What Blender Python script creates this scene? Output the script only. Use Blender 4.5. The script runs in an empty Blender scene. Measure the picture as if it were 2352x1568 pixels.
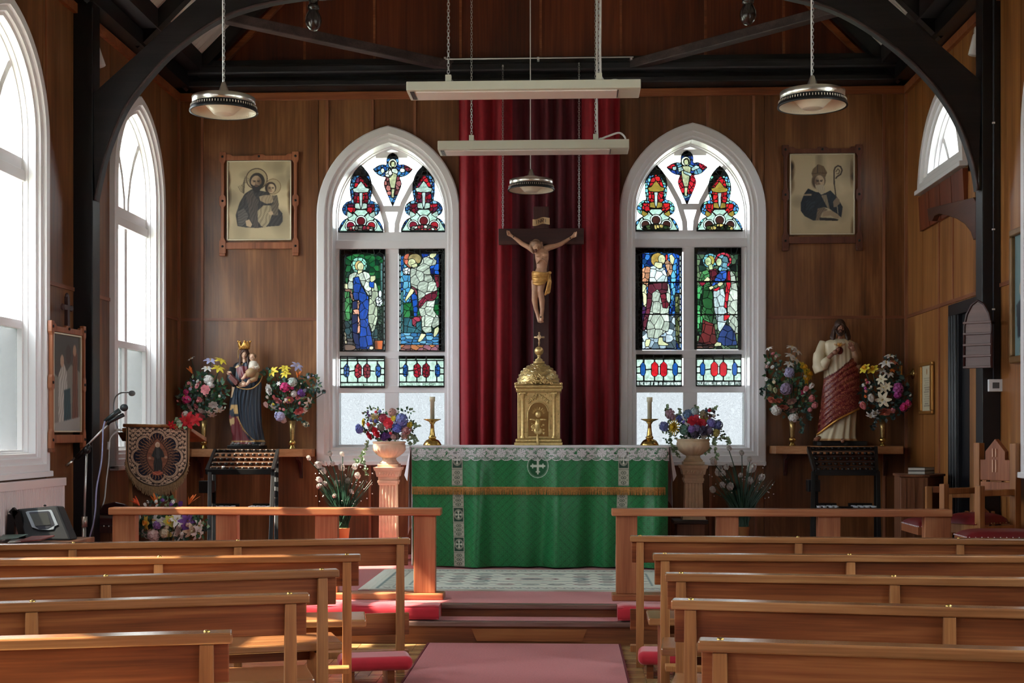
import bpy, bmesh, math, random
import numpy as np
from mathutils import Matrix, Vector
random.seed(7)
C = bpy.context.scene
PI = math.pi
# ------------------------------------------------------------------ camera, world, sun, exposure
F, CX, HY, ZC = 3050.0,1176.0,990.0,1.44          # focal length (px), image centre, horizon row, eye height
YAW = math.atan(129.0 / F)
cam_d = bpy.data.cameras.new('camera')
cam = bpy.data.objects.new('camera', cam_d)
C.collection.objects.link(cam)
cam.location = (0,0, ZC)
cam.rotation_euler = (PI / 2,0, YAW)
cam_d.sensor_width = 36
cam_d.lens = F / 2352 * 36
cam_d.shift_y = (HY - 784) / 2352
cam_d.clip_start = 0.05
C.camera = cam
W = bpy.data.worlds.new('overcast_sky')
C.world = W
W.use_nodes = True
bg = W.node_tree.nodes['Background']
bg.inputs[0].default_value = (0.90,0.96,1.0,1)
bg.inputs[1].default_value = 15.0
sun_d = bpy.data.lights.new('sun', 'SUN')
sun_d.energy = 27
sun_d.angle = 0.012
sun_d.color = (1.0,0.86,0.66)
sun = bpy.data.objects.new('sun', sun_d)
C.collection.objects.link(sun)
sun.rotation_euler = Vector((1.0,0.17,-1.22)).to_track_quat('-Z', 'Y').to_euler()
C.view_settings.view_transform = 'Standard'
C.view_settings.look = 'None'
C.view_settings.gamma = 1
C.view_settings.use_curve_mapping = False
C.view_settings.exposure = 0.42
C.cycles.max_bounces = 8
C.cycles.diffuse_bounces = 5
C.cycles.glossy_bounces = 3
C.cycles.transmission_bounces = 4
C.cycles.transparent_max_bounces = 12
C.cycles.caustics_reflective = False
C.cycles.caustics_refractive = False
C.cycles.sample_clamp_indirect = 6
# ------------------------------------------------------------------ projection helpers
SY, CY = math.sin(YAW), math.cos(YAW)
def ray(px, py):
 u, v = (px - CX) / F, (HY - py) / F
 return (-SY + u * CY, CY + u * SY, v)
def at(px, py, Y):
 r = ray(px, py); t = Y / r[1]
 return Vector((r[0] * t, Y, ZC + r[2] * t))
def onX(px, py, X):
 r = ray(px, py); t = X / r[0]
 return Vector((X, r[1] * t, ZC + r[2] * t))
def onZ(px, py, Z):
 r = ray(px, py); t = (Z - ZC) / r[2]
 return Vector((r[0] * t, r[1] * t, Z))
def ppm(Y): return F / Y
# ------------------------------------------------------------------ object helpers
MW = {}
def mw(o): return MW.get(o.name, Matrix.Identity(4))
def _tag(o, label=None, cat=None, group=None, kind=None):
 if label: o['label'] = label
 if cat: o['category'] = cat
 if group: o['group'] = group
 if kind: o['kind'] = kind
 return o
def thing(name, label, cat, loc=(0,0,0), rotz=0, group=None, kind=None):
 o = bpy.data.objects.new(name, None)
 o.empty_display_size = 0.05
 C.collection.objects.link(o)
 o.location = loc; o.rotation_euler = (0,0, rotz)
 MW[o.name] = Matrix.Translation(Vector(loc)) @ Matrix.Rotation(rotz, 4, 'Z')
 return _tag(o, label, cat, group, kind)
def struct(name, loc=(0,0,0), rotz=0):
 return thing(name, None, None, loc, rotz, None, 'structure')
def dup(o, loc=None, rotz=None, parent=None, label=None, group=None):
 c = o.copy(); C.collection.objects.link(c)
 if parent is not None: c.parent = parent
 if loc is not None:
  c.location = loc
  if rotz is not None: c.rotation_euler = (0,0, rotz)
 if label: c['label'] = label
 if group: c['group'] = group
 MW[c.name] = Matrix.Translation(Vector(c.location)) @ Matrix.Rotation(c.rotation_euler[2],4, 'Z')
 for ch in list(o.children):
  dup(ch, parent=c)
 return c
class MB:
 def __init__(s): s.v = []; s.f = []; s.sm = []; s.mi = []
 def add(s, vs, fs, smooth=False, M=None, mi=0):
  n = len(s.v)
  if M is not None: vs = [M @ Vector(v) for v in vs]
  s.v.extend([tuple(v) for v in vs])
  s.f.extend([tuple(i + n for i in f) for f in fs])
  s.sm.extend([smooth] * len(fs)); s.mi.extend([mi] * len(fs))
  return s
 def box(s, x0, x1, y0, y1, z0, z1, M=None, mi=0):
  vs = [(x, y, z) for x in (x0, x1) for y in (y0, y1) for z in (z0, z1)]
  fs = [(0,1,3,2),(4,6,7,5),(0,4,5,1),(2,3,7,6),(0,2,6,4),(1,5,7,3)]
  return s.add(vs, fs, False, M, mi)
 def bar(s, a, b, w, h, up=(0,0,1), mi=0):
  a, b = Vector(a), Vector(b); d = b - a; L = d.length; d.normalize()
  up = Vector(up); sd = d.cross(up)
  if sd.length < 1e-5: sd = d.cross(Vector((1,0,0)))
  sd.normalize(); u2 = sd.cross(d)
  M = Matrix((sd, d, u2)).transposed().to_4x4(); M.translation = a
  return s.box(-w / 2, w / 2,0, L, -h / 2, h / 2, M, mi)
 def prism(s, poly, fn, d0, d1, mi=0):
  n = len(poly)
  vs = [fn(p[0], p[1], d0) for p in poly] + [fn(p[0], p[1], d1) for p in poly]
  fs = [tuple(range(n))[::-1], tuple(range(n, 2 * n))] + [(i, (i + 1) % n, n + (i + 1) % n, n + i) for i in range(n)]
  return s.add(vs, fs, False, None, mi)
 def tube(s, pts, r, n=8, closed=False, cap=True, mi=0, flat=1.0):
  P = [Vector(p) for p in pts]; m = len(P)
  R = [r] * m if not hasattr(r, '__len__') else r
  vs = []; prev = None
  for i in range(m):
   if closed: t = P[(i + 1) % m] - P[i - 1]
   else: t = P[min(i + 1, m - 1)] - P[max(i - 1,0)]
   if t.length < 1e-9: t = Vector((0,0,1))
   t.normalize()
   if prev is None:
    a = t.cross(Vector((0,1,0)))
    if a.length < 1e-3: a = t.cross(Vector((1,0,0)))
   else: a = prev - t * prev.dot(t)
   if a.length < 1e-6: a = t.cross(Vector((1,0.3,0)))
   a.normalize(); prev = a; b = t.cross(a)
   for k in range(n):
    th = 2 * PI * k / n
    vs.append(P[i] + a * (math.cos(th) * R[i]) + b * (math.sin(th) * R[i] * flat))
  fs = []
  for i in range(m if closed else m - 1):
   j = (i + 1) % m
   for k in range(n):
    k2 = (k + 1) % n
    fs.append((i * n + k, i * n + k2, j * n + k2, j * n + k))
  if cap and not closed:
   fs.append(tuple(range(n))[::-1]); fs.append(tuple(range((m - 1) * n, m * n)))
  return s.add(vs, fs, n > 4, None, mi)
 def lathe(s, prof, c=(0,0,0), n=24, flute=None, mi=0, cap=True, M=None, smooth=True):
  vs = []; m = len(prof)
  for i, (r, z) in enumerate(prof):
   for k in range(n):
    th = 2 * PI * k / n
    rr = r * (flute(th, i) if flute else 1)
    vs.append((c[0] + rr * math.cos(th), c[1] + rr * math.sin(th), c[2] + z))
  fs = []
  for i in range(m - 1):
   for k in range(n):
    k2 = (k + 1) % n
    fs.append((i * n + k, i * n + k2,(i + 1) * n + k2,(i + 1) * n + k))
  if cap:
   fs.append(tuple(range(n))[::-1]); fs.append(tuple(range((m - 1) * n, m * n)))
  return s.add(vs, fs, smooth, M, mi)
 def ball(s, c, r, n=12, M=None, mi=0):
  if not hasattr(r, '__len__'): r = (r, r, r)
  vs = [(c[0], c[1], c[2] - r[2])]; h = max(4, n // 2 + 1)
  for i in range(1, h):
   a = -PI / 2 + PI * i / h
   for k in range(n):
    th = 2 * PI * k / n
    vs.append((c[0] + r[0] * math.cos(a) * math.cos(th), c[1] + r[1] * math.cos(a) * math.sin(th), c[2] + r[2] * math.sin(a)))
  vs.append((c[0], c[1], c[2] + r[2])); L = len(vs) - 1
  fs = [(0,1 + (k + 1) % n, 1 + k) for k in range(n)]
  for i in range(h - 2):
   for k in range(n):
    k2 = (k + 1) % n; b = 1 + i * n
    fs.append((b + k, b + k2, b + n + k2, b + n + k))
  b = 1 + (h - 2) * n
  fs += [(b + k, b + (k + 1) % n, L) for k in range(n)]
  return s.add(vs, fs, True, M, mi)
 def grid(s, fn, nu, nv, smooth=True, mi=0, closeu=False):
  vs = [fn(i / nu, j / nv) for j in range(nv + 1) for i in range(nu + 1)]
  fs = [(j * (nu + 1) + i, j * (nu + 1) + i + 1,(j + 1) * (nu + 1) + i + 1,(j + 1) * (nu + 1) + i) for j in range(nv) for i in range(nu)]
  return s.add(vs, fs, smooth, None, mi)
 def loft(s, rings, n=48, fold=None, mi=0, cap=True):
  vs = []; m = len(rings)
  for i, (x, y, z, rx, ry) in enumerate(rings):
   for k in range(n):
    th = 2 * PI * k / n
    q = 1 + (fold(th, i / (m - 1)) if fold else 0)
    vs.append((x + rx * q * math.cos(th), y + ry * q * math.sin(th), z))
  fs = [(i * n + k, i * n + (k + 1) % n, (i + 1) * n + (k + 1) % n, (i + 1) * n + k) for i in range(m - 1) for k in range(n)]
  if cap: fs.append(tuple(range(n))[::-1]); fs.append(tuple(range((m - 1) * n, m * n)))
  return s.add(vs, fs, True, None, mi)
 def mesh(s, name, mats, M=None):
  me = bpy.data.meshes.new(name)
  vs = s.v
  if M is not None: vs = [tuple(M @ Vector(v)) for v in vs]
  me.from_pydata(vs, [], s.f)
  me.polygons.foreach_set('use_smooth', s.sm)
  if not isinstance(mats, (list, tuple)): mats = [mats]
  for m in mats: me.materials.append(m)
  if len(mats) > 1: me.polygons.foreach_set('material_index', s.mi)
  me.update()
  return me
 def build(s, name, mats, parent=None, kind=None, bevel=0, world=True, label=None):
  M = None
  if parent is not None and world: M = mw(parent).inverted()
  o = bpy.data.objects.new(name, s.mesh(name, mats, M))
  C.collection.objects.link(o)
  if parent is not None:
   o.parent = parent; MW[o.name] = mw(parent)
  if kind: o['kind'] = kind
  if label: o['label'] = label
  if bevel:
   b = o.modifiers.new('bevel', 'BEVEL'); b.width = bevel; b.segments = 2; b.limit_method = 'ANGLE'; b.angle_limit = 0.6
  return o
def organic(mb, name, mats, parent, voxel=0.006, smooth=3, label=None):
 """fuse the overlapping volumes of mb into one continuous skin"""
 o = mb.build(name, mats, parent, label=label)
 r = o.modifiers.new('remesh', 'REMESH'); r.mode = 'VOXEL'; r.voxel_size = voxel; r.use_smooth_shade = True
 if smooth:
  m = o.modifiers.new('smooth', 'SMOOTH'); m.factor = 0.5; m.iterations = smooth
 dg = bpy.context.evaluated_depsgraph_get()
 me = bpy.data.meshes.new_from_object(o.evaluated_get(dg))
 o.modifiers.clear(); old = o.data; o.data = me; bpy.data.meshes.remove(old)
 return o
 # ------------------------------------------------------------------ materials
def lin(c):
 return tuple((x / 255 / 12.92 if x <= 10.3 else ((x / 255 + 0.055) / 1.055) ** 2.4) for x in c[:3]) + (1,)
class NT:
 def __init__(s, name):
  s.m = bpy.data.materials.new(name); s.m.use_nodes = True
  s.t = s.m.node_tree; s.n = s.t.nodes; s.b = s.n['Principled BSDF']; s.out = s.n['Material Output']
 def node(s, k, **kw):
  n = s.n.new(k)
  for a, b in kw.items():
   if a.startswith('i_'):
    key = a[2:]; n.inputs[int(key) if key.isdigit() else key.replace('_', ' ')].default_value = b
   else: setattr(n, a, b)
  return n
 def link(s, a, b): s.t.links.new(a, b)
 def coords(s, scale=(1,1,1), rnd=False, kind='Object'):
  tc = s.node('ShaderNodeTexCoord'); mp = s.node('ShaderNodeMapping'); mp.inputs['Scale'].default_value = scale
  if rnd:
   oi = s.node('ShaderNodeObjectInfo'); mu = s.node('ShaderNodeMath', operation='MULTIPLY', i_1=37.0)
   s.link(oi.outputs['Random'], mu.inputs[0])
   ad = s.node('ShaderNodeVectorMath', operation='ADD')
   s.link(tc.outputs[kind], ad.inputs[0]); s.link(mu.outputs[0], ad.inputs[1]); s.link(ad.outputs[0], mp.inputs[0])
  else: s.link(tc.outputs[kind], mp.inputs[0])
  return mp.outputs[0]
 def ramp(s, fac, stops):
  r = s.node('ShaderNodeValToRGB'); e = r.color_ramp.elements
  while len(e) < len(stops): e.new(0.5)
  for x, (p, c) in zip(e, stops): x.position = p; x.color = c
  s.link(fac, r.inputs[0]); return r.outputs[0]
 def bump(s, h, st=0.3, dist=0.002):
  b = s.node('ShaderNodeBump', i_Strength=st, i_Distance=dist)
  s.link(h, b.inputs['Height']); s.link(b.outputs[0], s.b.inputs['Normal'])
MATS = {}
def plain(name, col, rough=0.5, metal=0.0, vary=0.0, vscale=8, bump=0.0, bscale=60, coat=0, sheen=0, spec=0.5):
 if name in MATS: return MATS[name]
 t = NT(name); c = lin(col); t.b.inputs['Base Color'].default_value = c
 t.b.inputs['Roughness'].default_value = rough; t.b.inputs['Metallic'].default_value = metal
 t.b.inputs['Specular IOR Level'].default_value = spec
 if coat: t.b.inputs['Coat Weight'].default_value = coat; t.b.inputs['Coat Roughness'].default_value = 0.15
 if sheen: t.b.inputs['Sheen Weight'].default_value = sheen; t.b.inputs['Sheen Roughness'].default_value = 0.4
 if vary:
  nz = t.node('ShaderNodeTexNoise', i_Scale=vscale, i_Detail=4.0)
  t.link(t.coords(rnd=True), nz.inputs['Vector'])
  d = tuple(x * (1 - vary) for x in c[:3]) + (1,); l = tuple(min(1, x * (1 + vary)) for x in c[:3]) + (1,)
  t.link(t.ramp(nz.outputs[0],[(0.3, d),(0.7, l)]), t.b.inputs['Base Color'])
 if bump:
  nb = t.node('ShaderNodeTexNoise', i_Scale=bscale, i_Detail=3.0)
  t.link(t.coords(), nb.inputs['Vector']); t.bump(nb.outputs[0], bump)
 MATS[name] = t.m; return t.m
def wood(name, dark, mid, light, axis=0, scale=1.0, rough=0.42, figure=0.5, spec=0.4, coat=0.0, spread=1.0):
 """grain runs along the object axis (0 x, 1 y, 2 z)"""
 if name in MATS: return MATS[name]
 t = NT(name)
 sc = [9.0 * scale * spread] * 3; sc[axis] = 0.55 * scale / spread
 v = t.coords(sc, True)
 n1 = t.node('ShaderNodeTexNoise', i_Scale=1.0, i_Detail=5.0, i_Roughness=0.55, i_Distortion=figure)
 t.link(v, n1.inputs['Vector'])
 sc2 = [110.0 * scale] * 3; sc2[axis] = 3.0 * scale
 n2 = t.node('ShaderNodeTexNoise', i_Scale=1.0, i_Detail=3.0)
 t.link(t.coords(sc2, True), n2.inputs['Vector'])
 n3 = t.node('ShaderNodeTexNoise', i_Scale=1.1 * scale, i_Detail=2.0)
 t.link(t.coords((1,1,1), True), n3.inputs['Vector'])
 a = t.node('ShaderNodeMath', operation='MULTIPLY', i_1=0.28); t.link(n2.outputs[0], a.inputs[0])
 b = t.node('ShaderNodeMath', operation='MULTIPLY_ADD', i_1=0.62); t.link(n1.outputs[0], b.inputs[0]); t.link(a.outputs[0], b.inputs[2])
 c = t.node('ShaderNodeMath', operation='MULTIPLY_ADD', i_1=0.30); t.link(n3.outputs[0], c.inputs[0]); t.link(b.outputs[0], c.inputs[2])
 t.link(t.ramp(c.outputs[0],[(0.40, lin(dark)),(0.60, lin(mid)),(0.82, lin(light))]), t.b.inputs['Base Color'])
 t.b.inputs['Roughness'].default_value = rough; t.b.inputs['Specular IOR Level'].default_value = spec
 if coat: t.b.inputs['Coat Weight'].default_value = coat; t.b.inputs['Coat Roughness'].default_value = 0.2
 t.bump(n2.outputs[0],0.12,0.001)
 MATS[name] = t.m; return t.m
def attrmat(name, rough=0.7, factor=1.0, metal=0.0, sheen=0.0, grain=0.0):
 """colour printed on the mesh itself (flat print)"""
 if name in MATS: return MATS[name]
 t = NT(name); a = t.node('ShaderNodeAttribute', attribute_name='Col')
 t.link(a.outputs['Color'], t.b.inputs['Base Color'])
 t.b.inputs['Roughness'].default_value = rough; t.b.inputs['Metallic'].default_value = metal
 if sheen: t.b.inputs['Sheen Weight'].default_value = sheen
 if grain:
  nb = t.node('ShaderNodeTexNoise', i_Scale=160.0, i_Detail=2.0)
  t.link(t.coords(), nb.inputs['Vector']); t.bump(nb.outputs[0], grain)
 MATS[name] = t.m; return t.m
def glassmat(name, tint, pattern=None, attr=False, factor=1.0):
 """thin window glass: light passes straight through, tinted, with a weak mirror"""
 t = NT(name); t.n.remove(t.b)
 tr = t.node('ShaderNodeBsdfTransparent'); gl = t.node('ShaderNodeBsdfGlossy'); gl.inputs['Roughness'].default_value = 0.08
 tr.inputs[0].default_value = tuple(x * factor for x in tint[:3]) + (1,)
 if attr:
  a = t.node('ShaderNodeAttribute', attribute_name='Col')
  v = t.coords((1,1,1), True)
  nz = t.node('ShaderNodeTexNoise', i_Scale=26.0, i_Detail=4.0); t.link(v, nz.inputs['Vector'])
  mr = t.node('ShaderNodeMapRange'); mr.inputs[1].default_value = 0.3; mr.inputs[2].default_value = 0.7
  mr.inputs[3].default_value = 0.62 * factor; mr.inputs[4].default_value = 1.3 * factor
  t.link(nz.outputs[0], mr.inputs[0])
  mx = t.node('ShaderNodeVectorMath', operation='SCALE'); t.link(a.outputs['Color'], mx.inputs[0]); t.link(mr.outputs[0], mx.inputs['Scale'])
  t.link(mx.outputs[0], tr.inputs[0])
 if pattern:
  v = t.coords((1,1,1), True)
  n0 = t.node('ShaderNodeTexNoise', i_Scale=pattern[0], i_Detail=1.0, i_Distortion=1.5); t.link(v, n0.inputs['Vector'])
  wv = t.node('ShaderNodeMath', operation='PINGPONG', i_1=0.06); t.link(n0.outputs[0], wv.inputs[0])
  mr = t.node('ShaderNodeMapRange'); mr.inputs[2].default_value = 0.06
  mr.inputs[3].default_value = pattern[1]; mr.inputs[4].default_value = pattern[2]
  t.link(wv.outputs[0], mr.inputs[0])
  mx = t.node('ShaderNodeVectorMath', operation='SCALE'); mx.inputs[0].default_value = tint[:3]; t.link(mr.outputs[0], mx.inputs['Scale'])
  t.link(mx.outputs[0], tr.inputs[0])
 ms = t.node('ShaderNodeMixShader', i_0=0.04)
 t.link(tr.outputs[0], ms.inputs[1]); t.link(gl.outputs[0], ms.inputs[2]); t.link(ms.outputs[0], t.out.inputs[0])
 MATS[name] = t.m; return t.m
M_ply = wood('plywood_panelling', (64,36,20),(112,70,40),(160,112,70), axis=2, scale=0.45, rough=0.36, figure=1.8, spec=0.45, spread=.6)
M_ply_red = wood('gable_panelling', (58,22,10),(98,42,20),(134,66,34), axis=2, scale=0.45, rough=0.45, figure=1.4)
M_batten = wood('batten_wood', (96,54,36),(140,88,62),(180,130,98), axis=2, rough=0.4)
M_trim = wood('cornice_wood', (96,46,26),(140,78,46),(176,112,70), axis=0, rough=0.42)
M_beam = wood('dark_beam_wood', (10,8,11),(22,18,22),(46,38,40), axis=0, rough=0.5, scale=0.8)
M_blackwood = plain('black_painted_wood', (8,9,15),0.38, bump=0.15, bscale=25)
M_rafter = wood('raking_beam_wood', (30,20,22),(58,44,44),(92,74,72), axis=0, rough=0.5)
M_white = plain('white_gloss_paint', (226,224,226),0.32, bump=0.03, bscale=14)
M_ceil = plain('pale_ceiling_boards', (196,196,190),0.7, vary=0.12, vscale=4)
M_pew = wood('pew_mahogany', (76,36,20),(122,66,36),(168,108,64), axis=0, rough=0.36, figure=1.1, spec=0.45)
M_pewv = wood('pew_upright_wood', (104,62,34),(152,100,58),(188,138,88), axis=2, rough=0.4)
M_cap = wood('pew_cap_wood', (92,56,34),(140,92,56),(176,128,84), axis=0, rough=0.2, spec=0.6, coat=0.8)
M_rail = wood('altar_rail_wood', (112,60,38),(160,98,64),(194,138,98), axis=0, rough=0.33, coat=0.2)
M_railv = wood('altar_rail_post_wood', (112,60,38),(156,96,64),(190,134,96), axis=2, rough=0.4)
M_oldoak = wood('old_oak', (60,34,22),(104,64,42),(140,96,66), axis=2, rough=0.45)
M_frame = wood('picture_frame_oak', (92,46,26),(138,80,50),(168,108,72), axis=2, rough=0.45)
M_carpet = plain('red_carpet', (172,76,78),0.95, vary=0.16, vscale=90, bump=0.6, bscale=300, sheen=0.3)
M_cushion = plain('red_velour', (176,26,44),0.85, vary=0.1, vscale=12, sheen=0.5, bump=0.1, bscale=30)
M_leather = plain('oxblood_leather', (104,16,26),0.38, vary=0.1)
M_step = wood('step_nosing_wood', (70,50,46),(112,86,78),(146,120,112), axis=0, rough=0.3, coat=0.3)
M_riser = wood('step_riser_wood', (64,30,16),(110,62,34),(146,94,54), axis=0, rough=0.5)
M_brass = plain('polished_brass', (190,158,92),0.26,1.0, bump=0.04, bscale=30)
M_gold = plain('gilded_metal', (214,186,126),0.42,0.75, vary=0.15, vscale=40, bump=0.35, bscale=120)
M_goldleaf = plain('gold_leaf_paint', (214,160,84),0.35,0.8, vary=0.2, vscale=30)
M_steel = plain('brushed_steel', (200,196,188),0.28,1.0)
M_chain = plain('galvanised_chain', (190,190,188),0.35,0.9)
M_black = plain('black_satin_metal', (12,12,14),0.4,0.2)
M_heater = plain('cream_enamel', (206,206,190),0.45)
M_lampwhite = plain('opal_lamp_glass', (226,218,200),0.35)
M_plastic = plain('white_plastic', (222,222,222),0.4)
M_cream_stone = plain('cream_stone', (214,190,158),0.7, vary=0.08, vscale=20, bump=0.1, bscale=60)
M_terracotta = plain('pale_terracotta', (218,182,154),0.7, vary=0.1, vscale=14, bump=0.1, bscale=60)
M_skin = plain('carved_skin', (186,142,112),0.5, vary=0.08, vscale=30)
M_curtain = plain('crimson_velvet', (140,12,30),0.85, vary=0.12, vscale=20, sheen=0.2, bump=0.1, bscale=200)
M_leaf = plain('leaf_green', (50,96,58),0.5, vary=0.35, vscale=14)
M_leafdark = plain('leaf_blue_green', (58,86,80),0.5, vary=0.35, vscale=14)
M_leafpale = plain('leaf_pale_green', (136,160,124),0.5, vary=0.25, vscale=14)
M_stem = plain('stem_green', (34,70,52),0.5)
G_clear = glassmat('clear_window_glass', (0.96,0.975,0.98))
G_frost = glassmat('patterned_obscure_glass', (0.92,0.95,0.96), pattern=(4.5,0.72,1.02))
G_frostb = glassmat('rippled_obscure_glass', (0.225,0.230,0.232), pattern=(16.0,0.84,1.02))
G_froside = glassmat('side_obscure_glass', (0.29,0.30,0.303), pattern=(13.0,0.88,1.02))
G_stain = glassmat('stained_glass', (1,1,1), attr=True, factor=0.092)
M_lead = plain('lead_came', (16,24,22),0.5,0.3)
M_print = attrmat('aged_print', 0.55)
M_cloth_print = attrmat('printed_cloth', 0.85, sheen=0.2, grain=0.2)
# ------------------------------------------------------------------ room shell
XL, XR, YB, YF = -3.83,3.25,12.90,-6.0
XM = (XL + XR) / 2
ZT = 4.76                 # wall top
ZP, ZS1 = 0.24,0.154     # platform level, first step
YS1, YS2 = 8.95,9.20     # step edges
AW, ASP, AAP, SILL = 0.69,3.55,4.40,1.14
AH = AAP - ASP
AR = (AH * AH + AW * AW) / (2 * AW)
def arch_half(z, d=0.0):
 """half width of the pointed opening at height z, inset d"""
 if z <= ASP: return AW - d
 q = (AR - d) ** 2 - (z - ASP) ** 2
 return math.sqrt(max(0, q)) - (AR - AW) if q > 0 else 0
def arch_top(x, d=0.0):
 q = (AR - d) ** 2 - (abs(x) + AR - AW) ** 2
 return ASP + math.sqrt(q) if q > 0 else ASP
def arch_path(d, n=14, sill=None):
 """closed outline of the opening inset by d, from lower left over the apex to lower right"""
 zs = SILL + d if sill is None else sill
 R = AR - d; cx = AR - AW
 a1 = math.acos(min(1, cx / R))
 right = []
 a0 = math.asin((zs - ASP) / R) if zs > ASP else 0.0
 for i in range(n + 1):
  a = a0 + (a1 - a0) * (1 - i / n)
  right.append((R * math.cos(a) - cx, ASP + R * math.sin(a)))
 if zs <= ASP: right.append((AW - d, zs))
 left = [(-x, z) for x, z in right[::-1]][:-1]
 return left + right            # lower-left ... apex ... lower-right
WX = [-1.749,1.198]                       # back windows (world x of the centres)
WYL = [11.645,8.85,6.08,3.31,0.54,-2.23]   # side windows (world y of the centres)
def lower(s, wins, zlo, mode):
 for c, trunc in wins:
  if abs(s - c) < AW: return arch_top(s - c)
 return zlo
def column(mb, fn, a, b, zlo, ztop, wins, depth, base=None):
 """one sheet of panelling from a to b along the wall, cut round the arched windows"""
 ss = [a + (b - a) * i / 12 for i in range(13)]
 for c, _ in wins:
  ss += [q for q in (c + AW * math.cos(PI * k / 60) for k in range(1,60)) if a < q < b]
  for e in (c - AW, c + AW):
   if a < e < b: ss += [e - 1e-4, e + 1e-4]
  if a < c < b: ss.append(c)
 ss = sorted(ss)
 inw = [c for c, _ in wins if abs((a + b) / 2 - c) < AW and a >= c - AW - 1e-3 and b <= c + AW + 1e-3]
 lo = [max(zlo, arch_top(min(AW - 1e-5, abs(s - inw[0]))) if inw else lower(s, wins, zlo, 0)) for s in ss]
 poly = []
 for s, z in zip(ss, lo):
  poly.append((s, min(z, ztop - 0.002)))
 poly += [(b, ztop),(a, ztop)]
 mb.prism(poly, fn, depth[0], depth[1])
fn_back = lambda s, z, d: (s, YB + d, z)
fn_left = lambda s, z, d: (XL - d, s, z)
fn_right = lambda s, z, d: (XR + d, s, z)
# floor
fl = MB(); fl.box(XL - 0.1, XR + 0.1, YF, YS1 + 0.05,-0.1,-0.006)
M_subfloor = plain('floor_subfloor', (44,34,26),0.6)
floor = fl.build('floor', M_subfloor, kind='structure')
M_block = wood('parquet_block', (96,68,42),(150,118,78),(196,166,116), axis=0, rough=0.25, coat=0.3)
def blocks(x0, x1, y0, y1, parent):
 s = 0.30
 proto = [MB().box(0.002, s - 0.002,0.002, s / 4 - 0.002,-0.006,0.0), MB().box(0.002, s / 4 - 0.002,0.002, s - 0.002,-0.006,0.0)]
 me = [p.mesh('floor_block', M_block) for p in proto]
 ny = int(round((y1 - y0) / s)); nx = int(math.ceil((x1 - x0) / s))
 for i in range(nx):
  for j in range(ny):
   o = (i + j) % 2
   for r in range(4):
    b = bpy.data.objects.new('floor_block', me[o]); C.collection.objects.link(b)
    b.parent = parent; b.location = (x0 + i * s + (0 if o == 0 else r * s / 4), y0 + j * s + (r * s / 4 if o == 0 else 0),0)
blocks(-1.70,-0.80,7.15,8.95, floor)
blocks(0.45,1.05,7.15,8.95, floor)
rest = MB()
for (x0, x1, y0, y1) in ((XL, -1.70, YF, YS1),(-1.70,-0.80, YF, 7.15),(-0.80,0.45, YF, YS1),(0.45,1.05, YF, 7.15),(1.05, XR, YF, YS1)):
 rest.box(x0, x1, y0, y1,-0.006,0.0)
rest.build('floor_boards', M_block, floor, kind='stuff')
# platform: two steps
plat = struct('trim_1')
MB().box(XL, XR, YS1 + 0.02, YB, -0.05, ZS1 - 0.03).build('riser_board', M_riser, plat)
pb = MB(); pb.box(XL, XR, YS2 + 0.02, YB, ZS1 - 0.03, ZP - 0.03); pb.build('upper_riser_board', M_riser, plat)
MB().box(XL, XR, YS1, YS1 + 0.07, ZS1 - 0.034, ZS1).build('step_nosing', M_step, plat, bevel=0.008)
MB().box(XL, XR, YS2, YS2 + 0.07, ZP - 0.034, ZP).build('step_nosing', M_step, plat, bevel=0.008)
x0 = onZ(1085,1446,0.1).x; p0 = at(1083,1446, YS1 + 0.015).x; p1 = at(1348,1446, YS1 + 0.015).x
MB().prism([(p0,0.105),(p1,0.105),(p1 - 0.035,0.022),(p0 + 0.035,0.022)], lambda a, b, d: (a, YS1 + 0.02 + d, b),-0.012,0.0).build('patch_board', wood('patched_riser_wood', (84,44,22),(136,84,46),(160,110,66), axis=0), plat)
MB().box(XL, XR, YS1 + 0.07, YS2 + 0.02, ZS1 - 0.03, ZS1 - 0.002).build('tread_carpet', M_carpet, plat)
MB().box(XL, XR, YS2 + 0.07, YB, ZP - 0.03, ZP).build('platform_carpet', M_carpet, plat)
# back wall
bw = [(c, 0) for c in WX]
wb = MB()
for a, b in ((XL - 0.1, WX[0] - AW),(WX[0] + AW, WX[1] - AW),(WX[1] + AW, XR + 0.1)): wb.box(a, b, YB + 0.012, YB + 0.30,-0.1, ZT + 0.05)
for c in WX:
 wb.box(c - AW, c + AW, YB + 0.012, YB + 0.30,-0.1, SILL)
 column(wb, fn_back, c - AW, c + AW, SILL, ZT + 0.05, bw, (0.012,0.30))
wb.prism([(XL - 0.1, ZT + 0.05),(XR + 0.1, ZT + 0.05),(XM, ZT + 0.05 + (XR - XL) / 2 + 0.1)], fn_back, 0.012,0.30)
wall_back = wb.build('wall_back', M_ply, kind='structure')
bx = lambda px: at(px, 700, YB).x
def panel_strip(parent, fn, edges, zlo, ztop, wins, mat, th=0.012):
 for a, b in zip(edges[:-1], edges[1:]):
  mb = MB(); column(mb, fn, a + 0.004, b - 0.004, zlo, ztop, wins, (0, th)); mb.build('panel', mat, parent)
ZD = 2.54
def sub(edges): return [bx(e) if e > 10 else e for e in edges]
uppL = [XL] + sub([465,752,856,953,1052,1426,1527,1625,1731,2030]) + [XR]
panel_strip(wall_back, fn_back, [XL] + sub([465]) + [WX[0] - AW], ZD, ZT, bw, M_ply)
panel_strip(wall_back, fn_back, [WX[0] - AW] + sub([752,856,953]) + [WX[0] + AW], ASP - 0.05, ZT, bw, M_ply)
panel_strip(wall_back, fn_back, [WX[0] + AW, WX[1] - AW], ZP, ZT, bw, M_ply)
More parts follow.
